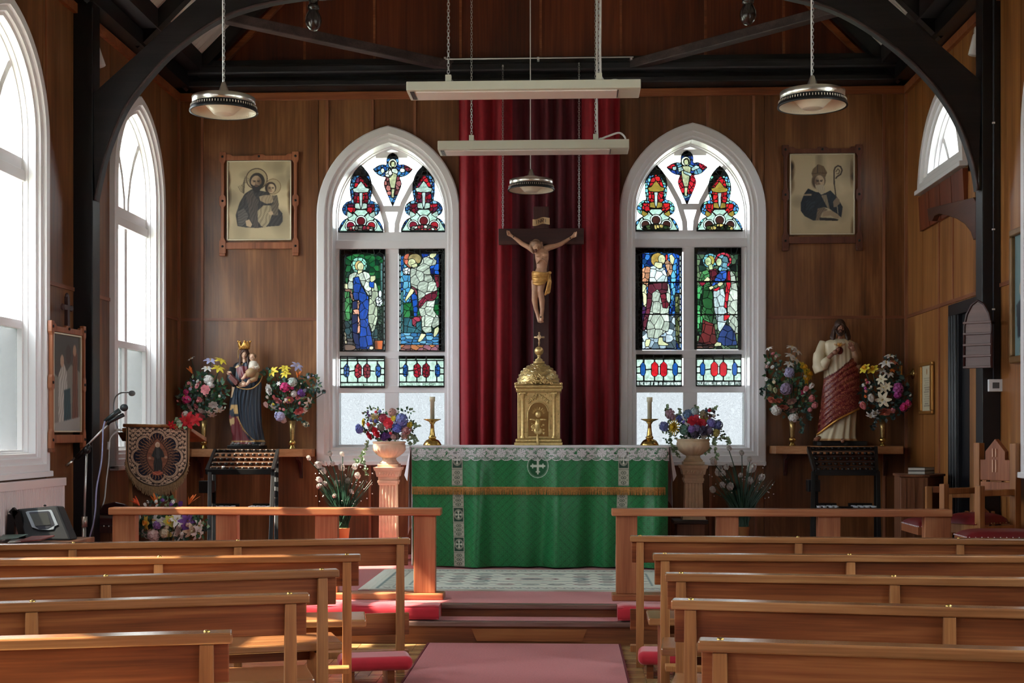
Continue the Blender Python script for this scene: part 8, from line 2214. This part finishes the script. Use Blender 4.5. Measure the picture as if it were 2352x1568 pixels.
arrangement('colourful flowers with a red peony and yellow chrysanthemum in the cream urn', cF, sF, YU, (520,500),
[('h', (176,140,156),270,230,50),('h', (170,130,150),305,270,34),('h', (110,122,180),212,362,50),('c', (222,190,50),322,372,74),('h', (74,89,164),372,285,36),('h', (110,140,180),462,242,50),('h', (170,190,196),535,215,46),('r', (196,40,60),525,305,58),('r', (206,50,70),600,338,46),('c', (206,190,80),635,285,50),('h', (150,140,110),630,240,44),('h', (134,128,209),705,335,48),('h', (100,106,160),780,350,46),('h', (149,119,194),502,392,40),('h', (74,68,98),615,405,56),('h', (89,83,104),535,440,44),('r', WHT, 625,465,30),('h', (186,180,100),755,430,42),('h', (104,149,134),420,400,50),('h', (113,104,134),680,410,44),('u', CRE, 405,505,22),('h', (119,104,149),560,380,40)],
[(510,370,290,150),(700,230,70,60),(800,440,60,60),(250,470,60,70)],300, seed=6, lf=.72, mats=[M_leaf, M_leafpale, M_leafdark], trails=[((740,480),(735,560)),((690,590),(650,640)),((740,590),(770,680),(720,710)),((260,500),(320,580),(330,600)),((300,600),(360,680)),((820,470),(885,500),(890,545)),((235,230),(232,130)),((360,250),(368,180)),((545,200),(550,150)),((680,200),(760,155))])
# basket behind the left rail and red flowers on the banner
cG, sG, YG2 = (220,870),4.127,10.25
bk = thing('flower_basket', 'low dark wicker basket behind the left altar rail, below the banner', 'basket', tuple(onZ(395,1300, ZP)))
bc = at(215 / 1 + 190,1300, YG2); MB().lathe([(.20,0),(.24,.06),(.26,.14),(.25,.15),(.20,.12)],(bc.x, YG2 + .1, ZP + .002),32, flute=lambda th, i: 1 + .02 * math.cos(28 * th)).build('wicker_bowl', M_oldoak, bk)
MB().tube([(bc.x + .25 * math.cos(t), YG2 + .1 + .25 * math.sin(t), ZP + .15) for t in [2 * PI * i / 24 for i in range(24)]],.014,6, closed=True).build('basket_rim', M_oldoak, bk)
arrangement('massed daffodils, lilies and irises in the basket behind the left altar rail', cG, sG, YG2,(680,1720),
[('d', (226,190,80),485,1362,56,(226,140,40)),('d', YEL, 400,1350,46),('l', WHT, 570,1340,60),('r', WHT, 425,1310,46),('h', (140,100,170),585,1382,40),('l', PUR, 868,1345,64),('l', PUR, 860,1390,46),('t', PUR, 800,1192,34),('d', (190,190,90),700,1350,48),('l', WHT, 770,1330,60),('h', CRE, 650,1450,50),('r', (226,214,120),692,1465,30),('l', WHT, 800,1458,72),('l', CRE, 905,1432,62),('h', BLS, 550,1475,60),('l', WHT, 965,1460,54),('l', WHT, 970,1390,44),('p', (226,90,50),415,1200,58),('p', ORG, 580,1190,64),('p', ORG, 880,1190,70),('u', WHT, 495,1165,22),('r', WHT, 640,1350,36),('t', WHT, 470,1195,22),('l', WHT, 460,1470,40)],
[(680,1390,300,120),(640,1180,120,60),(980,1400,80,90),(450,1440,80,60)],330, seed=7, dy=.08)
arrangement('red silk amaryllis sprig lying on top of the banner rod', cG, sG, YLE - .06,(780,446),
[('l', RED_, 720,436,34),('l', RED_, 865,392,66),('l', RED_, 940,388,50),('r', RED_, 860,400,30),('b', (190,190,180),850,330,26),('b', (190,190,180),790,410,22)],[(830,410,70,40)],26, fill=0, seed=8, mats=[M_leafpale, M_leafpale, M_leafdark], dy=.03)
# potted poppies
def poppies(label, pot_label, px, ypot, heads, spread, Y, seed):
 c = at(px, ypot + 40, Y); zt = at(px, ypot, Y).z
 t = thing('plant_pot', pot_label, 'pot', (c.x, Y, ZP),0, 'pots of artificial poppies')
 h = .16; z0 = zt - h
 MB().lathe([(.045,0),(.062, h),(.066, h + .004),(.060, h + .006),(.056, h - .02)],(c.x, Y, z0),24).build('pot', plain('tan_pot', (176,130,78),.5), t)
 MB().lathe([(.05,0),(.05,.008),(.02,.02),(.015, max(.03, z0 - ZP - .005))],(c.x, Y, ZP + .001),20).build('pot_stand', M_crosswood, t)
 f = thing('potted_poppies', label, 'flowers', (c.x, Y, zt)); r = random.Random(seed); inv = mw(f).inverted()
 st = MB(); bs = Vector((c.x, Y, zt))
 for (x, y, k) in heads:
  p = at(x, y, Y + r.uniform(-.06,.06))
  b = bpy.data.objects.new('poppy', fl_mesh('tulip', WHT)); C.collection.objects.link(b); b.parent = f; b.location = inv @ p; b.scale = (k * Y / F * 1.3,) * 3
  b.rotation_euler = Vector(((p.x - c.x) * .5 + r.uniform(-.3,.3),-.5,.35)).to_track_quat('Z', 'Y').to_euler()
  st.tube([Vector(v) for v in crv([tuple(bs + Vector((r.uniform(-.03,.03), r.uniform(-.03,.03),0))), tuple(bs.lerp(p, .5) + Vector((-(p.x - bs.x) * .22,0,.03))), tuple(p - Vector((0,0,.015)))],4)],.004,4)
 for q in range(230):
  a = r.uniform(-1,1); L = r.uniform(.25,.62) * (1 - .2 * abs(a)); tip = bs + Vector((a * spread * L, r.uniform(-.12,.12), L * (1 - .15 * abs(a))))
  st.tube([bs + Vector((r.uniform(-.045,.045), r.uniform(-.04,.04),0)), bs.lerp(tip, .55) + Vector((-a * .02,0,.02)), tip],[.0045,.0036,.001],3)
 st.build('stems', M_stem, f, kind='stuff')
 bd = MB(); wt = MB()
 for q in range(46):
  a = r.uniform(-1,1); p = bs + Vector((a * spread * .5, r.uniform(-.1,.05), r.uniform(.22,.60))); bd.ball(p, .0055,6)
 bd.build('seed_beads', M_white, f, kind='stuff')
poppies('white artificial poppies with grassy stems left of the altar', 'small tan pot of poppies left of the altar', 788,1213,
[(710,1053,8),(733,1070,12),(747,1065,9),(743,1083,12),(757,1043,10),(787,1044,8),(735,1103,10),(745,1113,10),(764,1066,9),(786,1075,12),(775,1112,11),(822,1094,11),(814,1073,11),(798,1105,10),(732,1118,9),(780,1140,8),(808,1130,8),(768,1140,8)],.55,12.15,3)
poppies('white artificial poppies with grassy stems right of the altar', 'small tan pot of poppies right of the altar, half hidden', 1706,1210,
[(1641,1062,12),(1675,1031,9),(1704,1041,9),(1722,1056,9),(1651,1080,13),(1668,1074,10),(1650,1088,10),(1662,1088,10),(1723,1077,16),(1748,1098,12),(1722,1106,13),(1660,1115,10),(1677,1119,13),(1638,1126,11),(1682,1068,8),(1700,1092,8)],.6,12.15,4)
# ------------------------------------------------------------------ painted statues
M_statue = attrmat('painted_plaster', .42)
M_face = plain('painted_plaster_skin', (204,168,142),.45, vary=.05)
def zones(layers, box, base):
 return paint(*box, 3.0, layers, base)[0], box
def painted_loft(name, parent, f, sc, Y, rings, fold, layers, box, base, flat, n=150, sub=9):
 """lofted drapery; rings (y, cx, half width) in crop pixels; painted colours are read from the layered plan"""
 R = crv(rings, sub); col, bx4 = zones(layers, box, base); u = Y / F / sc
 vs, cs = [],[]
 for i, (y, cx, hw) in enumerate(R):
  t = i / (len(R) - 1)
  for k in range(n):
   th = 2 * PI * k / n; q = 1 + fold(th, t)
   x = cx + hw * q * math.cos(th); d = hw * u * flat(t) * q * math.sin(th); p = f(x, y, d)
   vs.append(tuple(p)); ix = min(col.shape[1] - 1, max(0, int((x - bx4[0]) / 3))); iy = min(col.shape[0] - 1, max(0, int((y - bx4[1]) / 3))); cs.append(col[iy, ix])
 m = len(R); fs = [(i * n + k, i * n + (k + 1) % n, (i + 1) * n + (k + 1) % n, (i + 1) * n + k) for i in range(m - 1) for k in range(n)]
 inv = mw(parent).inverted()
 me = np_mesh(name, np.array([inv @ Vector(v) for v in vs]), np.array(fs), M_statue, srgb(np.array(cs)))
 me.polygons.foreach_set('use_smooth', [True] * len(me.polygons)); return link_mesh(name, me, parent)
def head(parent, c, r, turn=0.0, skin=None, nod=.1):
 """face looking to -y: cranium, jaw, brow, nose, lips, eyes, ears and neck in one skin"""
 M = Matrix.Translation(c) @ Matrix.Rotation(turn, 4, 'Z') @ Matrix.Rotation(nod, 4, 'X') @ Matrix.Scale(r, 4)
 mb = MB()
 B_ = lambda p, q, n=12: mb.ball(p, q, n, M)
 B_((0,.1,.25),(.78,.92,.85)); B_((0,-.12,-.15),(.66,.72,.82)); B_((0,-.35,-.72),(.36,.36,.30)); B_((0,-.80,.12),(.52,.14,.10)); B_((0,-.98,-.16),(.13,.20,.16)); B_((0,-.90,.02),(.09,.12,.24))
 B_((0,-.80,-.50),(.22,.12,.05),8); B_((0,-.78,-.58),(.18,.12,.05),8); B_((-.36,-.66,-.22),(.22,.18,.22),8); B_((.36,-.66,-.22),(.22,.18,.22),8)
 for s in (-1,1): B_((s * .72,.02,-.05),(.10,.16,.22),8)
 mb.tube([M @ Vector((0,.1,-.4)), M @ Vector((0,.2,-1.2)), M @ Vector((0,.1,-2.1))],[.40 * r, .42 * r, .55 * r],12)
 h = organic(mb, 'head', skin or M_face, parent, r * .085,2)
 e = MB(); w = MB()
 for s in (-1,1):
  w.ball((s * .28,-.80,.0),(.12,.06,.05),8, M); e.ball((s * .28,-.845,-.005),(.05,.03,.045),8, M); e.tube([M @ Vector((s * .42,-.78,.12)), M @ Vector((s * .28,-.86,.16)), M @ Vector((s * .13,-.86,.13))],.028 * r, 5)
 w.build('eye', plain('painted_eye_white', (190,180,170),.3), h); e.build('eye_paint', plain('painted_brown', (50,34,28),.4), h)
 l = MB(); l.ball((0,-.88,-.53),(.17,.06,.045),8, M); l.build('lips', plain('painted_lips', (166,84,78),.4), h)
 return h
def parting(mb, c, r, turn, nod=.1):
 M = Matrix.Translation(c) @ Matrix.Rotation(turn, 4, 'Z') @ Matrix.Rotation(nod, 4, 'X') @ Matrix.Scale(r, 4)
 for s in (-1,1):
  for k in range(3): mb.tube([M @ Vector(v) for v in crv([(0,-.62 + .2 * k, .86 + .10 * k),(s * .38,-.74 + .2 * k, .60 + .12 * k),(s * .68,-.52 + .2 * k, .22 + .1 * k),(s * .82,-.16 + .1 * k, -.22)],4)],.17 * r, 7)
def hand(mb, w, tip, r, spread, thumb):
 """palm from wrist w towards tip, five bent fingers"""
 w, tip = Vector(w), Vector(tip); d = tip - w; s = Vector(spread).normalized(); n = d.cross(s).normalized()
 mb.tube([w, w + d * .25, w + d * .55],[r * .6, r * .9, r * .85],10, flat=.7)
 for k in range(4):
  b = w + d * .5 + s * (k - 1.5) * r * .45; L = (.42,.5,.48,.38)[k]
  mb.tube([b, b + d * L * .5 + n * r * .12, b + d * L - n * r * .05],[r * .24, r * .22, r * .16],6)
 b = w + d * .2 + s * thumb * r * .7; mb.tube([b, b + d * .22 + s * thumb * r * .5, b + d * .42 + s * thumb * r * .55],[r * .27, r * .24, r * .18],6)
 # crowned woman with child
YM = 12.70
fM = lambda x, y, d=0.0: at(390 + x / 5.6,770 + y / 5.6, YM + d)
uM = YM / F / 5.6
sm = thing('statue', 'painted statue of a crowned woman in a navy mantle holding a child', 'statue', (fM(1000,1455).x, YM, zsl + .001))
a, b = fM(768,1412), fM(1215,1455)
MB().prism([(a.x, YM - .09),(b.x - .03, YM - .09),(b.x, YM + .02),(b.x, YM + .12),(a.x + .02, YM + .12)], lambda p, q, d: (p, q, d), zsl + .002, a.z).build('plinth', M_black, sm, bevel=.005)
mb = MB(); rr = random.Random(2)
for q in range(26): mb.ball(fM(800 + q * 16,1398 + rr.uniform(-12,8),-.08 + .03 * abs(q - 13) / 13 + rr.uniform(-.01,.01)),(.018,.022,.016),7)
mb.build('rocky_ground', plain('painted_grey_rock', (112,114,112),.5, vary=.4, vscale=40), sm)
NV, MR, GD = (30,42,56),(104,40,46),(184,148,92)
ZM = [('P', MR, [(760,1030),(880,1040),(930,1200),(1060,1400),(700,1400),(700,1000)]),('P', MR, [(860,380),(1000,400),(1010,560),(900,560),(840,420)]),('P', (20,30,36),[(700,280),(900,280),(870,400),(780,560),(700,560)]),
('P', GD, [(830,410),(930,350),(942,366),(846,426)]),('P', GD, [(860,1040),(890,1040),(960,1200),(1090,1330),(1220,1350),(1220,1366),(1080,1350),(940,1215)]),('P', GD, [(780,900),(900,890),(910,1000),(830,1010),(820,940),(770,960)]),('P', (188,160,110),[(760,1080),(830,1050),(830,1130),(770,1160)]),('P', (52,74,78),[(960,1100),(1130,1000),(1180,1300),(1080,1330),(990,1200)], {'fold': (.3,40,.4)}),('P', (190,160,130),[(780,640),(840,650),(800,800),(770,790)]),('P', GD, [(760,1352),(1250,1352),(1250,1372),(760,1372)])]
painted_loft('draped_robe', sm, fM, 5.6, YM, [(1395,1010,205),(1340,1005,190),(1200,985,190),(1050,968,196),(900,958,186),(760,975,180),(650,985,180),(550,975,170),(470,950,140),(400,938,118),(355,945,92),(335,955,40)],
lambda th, t: (1 - t) ** .5 * (.075 * math.sin(9 * th + 5 * t) + .05 * math.sin(15 * th - 9 * t + 1)) + .03 * math.sin(5 * th + 14 * t), ZM, (680,260,1280,1420), NV, lambda t: .62 + .12 * (1 - t))
def drape(f, U, Lo, body, amp, k, skew, nu=60, nv=50):
 """cloth hung between an upper and a lower edge over the body, with raised running folds"""
 Uc, Lc = crv(U, 12), crv(Lo, 12)
 def ev(c, t): q = t * (len(c) - 1); i = min(len(c) - 2, int(q)); w = q - i; return (c[i][0] * (1 - w) + c[i + 1][0] * w, c[i][1] * (1 - w) + c[i + 1][1] * w)
 def g(u, v):
  a_, b_ = ev(Uc, u), ev(Lc, u); x, y = a_[0] * (1 - v) + b_[0] * v, a_[1] * (1 - v) + b_[1] * v
  q = max(0,1 - ((x - body[0]) / body[1]) ** 2)
  s_ = math.sin(k * (u if skew == 0 else v) * 6.28 + 2.2 * math.sin(3 * (v if skew == 0 else u)) + 1.5 * u * skew)
  return tuple(f(x, y, -body[2] * q ** .5 - .012 - amp * (.6 + .4 * math.sin(5 * u + 3 * v)) * abs(s_) ** .7))
 return MB().grid(g, nu, nv)
drape(fM, [(850,650),(950,690),(1060,670),(1165,545)],[(885,1060),(960,1210),(1080,1335),(1190,1340)],(985,215,.115),.022,3.2,0).build('mantle_folds', plain('navy_mantle', NV, .4), sm)
mb = MB(); mb.tube([Vector(v) for v in crv([tuple(fM(*p)) for p in ((1190,520,-.06),(1150,610,-.11),(1060,680,-.14),(950,690,-.14),(860,660,-.13))],5)],9 * uM, 6); mb.tube([Vector(v) for v in crv([tuple(fM(*p)) for p in ((880,300,-.02),(880,200,-.02),(900,180,-.04))],4)],6 * uM, 6); mb.build('gold_hem', plain('gold_hem', GD, .4,.4), sm)
mb = MB()
mb.tube([fM(820,430,-.02), fM(780,560,-.06), fM(830,640,-.12)],[56 * uM, 52 * uM, 30 * uM],12); mb.build('sleeve', plain('dark_green_sleeve', (24,34,38),.4), sm)
hc = fM(958,240,-.03)
head(sm, hc, 56 * uM, .25)
mb = MB(); parting(mb, hc, 56 * uM, .25); mb.ball(hc + Vector((0,.018,.01)),(60 * uM, 56 * uM, 68 * uM),14)
for s in (-1,1):
 for k in range(3): mb.tube([Vector(v) for v in crv([tuple(hc + Vector((s * 30 * uM, .012 + .008 * k, .03))), tuple(hc + Vector((s * (52 + 3 * k) * uM, .008 * k, -.01))), tuple(fM(957 + s * (48 + 5 * k),325,-.045 + .012 * k)), tuple(fM(957 + s * (56 + 8 * k),400 - 10 * k, -.075 + .015 * k))],4)],[14 * uM] * 9 + [12 * uM, 10 * uM, 7 * uM, 4 * uM],8)
mb.build('hair', plain('dark_brown_hair', (70,46,36),.5), sm)
mb = MB(); n = 40; cz = fM(955,180).z; R0 = 66 * uM
for k in range(n):
 a0, a1 = 2 * PI * k / n, 2 * PI * (k + 1) / n
 def cr_(a_): return .6 * abs(math.cos(2.5 * a_)) ** 1.4 + .25
 q = []
 for a_ in (a0, a1):
  for z, rad in ((0,1),(cr_(a_),1.22)): q.append((hc.x - .004 + R0 * rad * math.cos(a_), hc.y + .015 + R0 * rad * math.sin(a_), cz + z * 115 * uM))
 mb.add(q, [(0,2,3,1)], True)
cr1 = mb.build('crown', M_goldleaf, sm); s_ = cr1.modifiers.new('thick', 'SOLIDIFY'); s_.thickness = .004
mb = MB()
for k in range(5): a_ = 2 * PI * k / 5; mb.ball((hc.x - .004 + R0 * 1.22 * math.cos(a_), hc.y + .015 + R0 * 1.22 * math.sin(a_), cz + 100 * uM),.011,8)
for k in range(12): a_ = 2 * PI * k / 12; mb.ball((hc.x - .004 + R0 * math.cos(a_), hc.y + .015 + R0 * math.sin(a_), cz + 12 * uM),.006,6)
mb.build('crown_fleuron', M_goldleaf, cr1)
mb = MB(); mb.bar(fM(780,530,-.15), fM(870,630,-.16),.05,.03); mb.bar(fM(770,490,-.15), fM(880,600,-.17),.045,.012); mb.build('open_book', plain('maroon_book', (96,40,34),.4), sm)
mb = MB(); hand(mb, fM(990,625,-.15), fM(880,640,-.16),34 * uM, (0,0,1),1); mb.build('hand', M_face, sm); mb = MB(); hand(mb, fM(790,470,-.13), fM(740,505,-.15),24 * uM, (.7,0,-.7),-1); mb.build('hand', M_face, sm)
chd = head(sm, fM(1062,285,-.09),46 * uM, -.35); chd.name = 'child_head'
mb = MB(); mb.ball(fM(1064,268,-.078),(50 * uM, 46 * uM, 42 * uM),12); mb.build('child_hair', plain('child_brown_hair', (116,84,56),.55), sm)
mb = MB(); mb.tube([fM(1072,345,-.085), fM(1075,400,-.10), fM(1070,450,-.11)],[48 * uM, 62 * uM, 60 * uM],14); mb.tube([fM(1115,375,-.09), fM(1135,410,-.11), fM(1090,420,-.14)],[26 * uM, 24 * uM, 18 * uM],10); mb.build('child_tunic', plain('ivory_tunic', (206,196,180),.5), sm)
mb = MB(); mb.tube([fM(1080,450,-.10), fM(1030,490,-.14), fM(980,500,-.15)],[66 * uM, 62 * uM, 40 * uM],14); mb.tube([fM(1100,480,-.10), fM(1090,560,-.12), fM(1030,590,-.13)],[52 * uM, 40 * uM, 30 * uM],12); mb.build('child_wrap', plain('tan_wrap', (164,134,96),.5), sm)
mb = MB(); mb.tube([fM(985,500,-.15), fM(950,545,-.16), fM(925,570,-.165)],[26 * uM, 20 * uM, 15 * uM],8); mb.tube([fM(1030,580,-.14), fM(1005,610,-.15), fM(985,640,-.155)],[26 * uM, 20 * uM, 15 * uM],8); hand(mb, fM(1090,420,-.14), fM(1050,415,-.15),16 * uM, (0,0,1),1); mb.build('child_limbs', M_face, sm)
# white robed man with red mantle
YJ = 12.70
fJ = lambda x, y, d=0.0: at(1740 + x / 4.9,720 + y / 4.9, YJ + d)
uJ = YJ / F / 4.9
sj = thing('statue', 'painted statue of a long haired bearded man in white robe and red mantle', 'statue', (fJ(890,1490).x, YJ, zsr + .001))
a, b = fJ(650,1440), fJ(1225,1490)
MB().prism([(a.x + .03, YJ - .12),(b.x - .02, YJ - .12),(b.x, YJ - .06),(b.x, YJ + .12),(a.x, YJ + .12),(a.x, YJ - .08)], lambda p, q, d: (p, q, d), zsr + .002, a.z + .004).build('plinth', M_black, sj, bevel=.006)
CRW, MRD, GPT = (214,202,172),(112,30,38),(150,92,64)
ZJ = [('P', MRD, [(1040,520),(1170,400),(1190,660),(1190,980),(1130,1060),(900,1190),(660,1370),(600,1340),(700,1160),(780,920),(720,740),(900,640)]),
('V', [MRD, GPT, (176,116,78), MRD, (90,24,32)],[(1000,600),(1060,620),(1060,960),(1000,1100),(850,1180),(800,1180),(960,1000)], {'cut': 18}),('V', [MRD, GPT, MRD, (170,120,84)],[(790,780),(900,760),(860,960),(790,1010)], {'cut': 20}),
('P', (170,120,84),[(700,1330),(900,1180),(1060,1100),(1070,1118),(910,1205),(712,1352)]),('P', (180,140,96),[(860,330),(930,360),(990,330),(985,350),(930,385),(860,350)]),('P', (190,150,104),[(620,1405),(1140,1405),(1140,1440),(620,1440)])]
painted_loft('draped_robe', sj, fJ, 4.9, YJ, [(1428,880,238),(1380,885,214),(1250,912,190),(1100,930,182),(950,942,186),(800,945,186),(680,940,182),(560,930,176),(450,924,176),(380,920,182),(330,920,176),(298,922,120),(278,925,44)],
lambda th, t: (1 - t) ** .7 * (.06 * math.sin(13 * th) + .03 * math.sin(21 * th + 2)) + .04 * math.sin(5 * th + 11 * t) * (1 - abs(2 * t - 1)) + .012 * math.sin(24 * th) * t, ZJ, (560,260,1240,1460), CRW, lambda t: .64 + .08 * (1 - t))
t_ = NT('gold_patterned_red_mantle'); nz = t_.node('ShaderNodeTexNoise', i_Scale=34.0, i_Detail=2.0, i_Distortion=3.0); t_.link(t_.coords(), nz.inputs['Vector'])
t_.link(t_.ramp(nz.outputs[0],[(.44, lin((104,26,36))),(.54, lin((124,40,42))),(.60, lin((186,126,86))),(.68, lin((120,34,38)))]), t_.b.inputs['Base Color']); t_.b.inputs['Roughness'].default_value = .36
drape(fJ, [(1150,440),(1040,530),(900,650),(745,742)],[(1140,1070),(1040,1120),(880,1205),(668,1362)],(940,225,.125),.020,4.2,.6,70,60).build('mantle_folds', t_.m, sj)
mb = MB(); mb.tube([Vector(v) for v in crv([tuple(fJ(*p)) for p in ((1140,1070,-.09),(1040,1122,-.15),(880,1207,-.16),(668,1364,-.05))],6)],12 * uJ, 6); mb.build('gold_hem', M_goldleaf, sj)
mb = MB()
mb.tube([Vector(v) for v in crv([tuple(fJ(*p)) for p in ((745,330,.0),(700,440,-.03),(690,560,-.06),(720,650,-.07))],5)],[52 * uJ] * 6 + [66 * uJ] * 5 + [78 * uJ] * 5,16)
mb.tube([fJ(730,600,-.08), fJ(770,540,-.12), fJ(800,500,-.14)],[60 * uJ, 48 * uJ, 30 * uJ],12); mb.build('sleeve', plain('cream_sleeve', CRW, .45), sj)
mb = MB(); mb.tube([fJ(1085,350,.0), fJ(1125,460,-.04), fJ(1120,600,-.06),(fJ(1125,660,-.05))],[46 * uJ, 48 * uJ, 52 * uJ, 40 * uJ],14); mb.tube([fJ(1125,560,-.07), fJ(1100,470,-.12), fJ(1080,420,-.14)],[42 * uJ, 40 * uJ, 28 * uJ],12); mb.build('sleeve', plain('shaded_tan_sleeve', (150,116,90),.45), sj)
SKJ = plain('plaster_skin_brown', (150,104,84),.45)
mb = MB(); mb.tube([fJ(790,505,-.14), fJ(850,450,-.16)],22 * uJ, 10); hand(mb, fJ(850,450,-.16), fJ(925,405,-.17),32 * uJ, (.3,0,.95),1); mb.build('hand', SKJ, sj); mb = MB(); hand(mb, fJ(1082,420,-.14), fJ(1040,320,-.16),32 * uJ, (1,0,.2),-1); mb.build('hand', SKJ, sj)
mb = MB(); mb.ball(fJ(925,415,-.135),(38 * uJ, 18 * uJ, 44 * uJ),12); mb.build('heart', plain('dark_red_heart', (90,24,26),.3), sj)
mb = MB();
for q in range(7): mb.tube([fJ(925,370,-.135), fJ(895 + q * 10,335 - 14 * (q % 2),-.135)],[9 * uJ, 3 * uJ],6)
mb.build('flames', M_goldleaf, sj)
hc = fJ(932,160,-.03); head(sj, hc, 60 * uJ, .05, SKJ)
mb = MB(); parting(mb, hc, 60 * uJ, .05); mb.ball(hc + Vector((0,.022,.022)),(66 * uJ, 58 * uJ, 76 * uJ),16)
for s in (-1,1):
 for k in range(3): mb.tube([Vector(v) for v in crv([tuple(hc + Vector((s * 34 * uJ, .012 + .010 * k, .035))), tuple(fJ(932 + s * (66 + 5 * k),180,-.02 + .015 * k)), tuple(fJ(932 + s * (70 + 13 * k),248,-.03 + .012 * k)), tuple(fJ(932 + s * (84 + 13 * k),308 - 8 * k, -.05 + .02 * k))],4)],[19 * uJ] * 10 + [15 * uJ, 10 * uJ, 5 * uJ],8)
mb.build('hair', plain('long_brown_hair', (62,40,30),.45, vary=.4, vscale=50), sj)
mb = MB(); mb.tube([Vector(v) for v in crv([tuple(fJ(*p)) for p in ((884,185,-.045),(893,212,-.06),(912,234,-.072),(934,244,-.078),(956,234,-.072),(974,212,-.06),(983,185,-.045))],3)],13 * uJ, 8); mb.ball(fJ(934,232,-.068),(26 * uJ, 18 * uJ, 22 * uJ),10); mb.tube([fJ(906,206,-.078), fJ(920,186,-.094), fJ(934,183,-.098), fJ(948,186,-.094), fJ(962,206,-.078)],5 * uJ, 6); mb.build('beard', plain('brown_beard', (58,38,30),.5), sj)
mb = MB(); mb.tube([fJ(690,1400,-.08), fJ(650,1415,-.13)],[26 * uJ, 20 * uJ],10); mb.tube([fJ(960,1425,-.14), fJ(955,1438,-.17)],[24 * uJ, 18 * uJ],8); mb.build('foot', SKJ, sj)
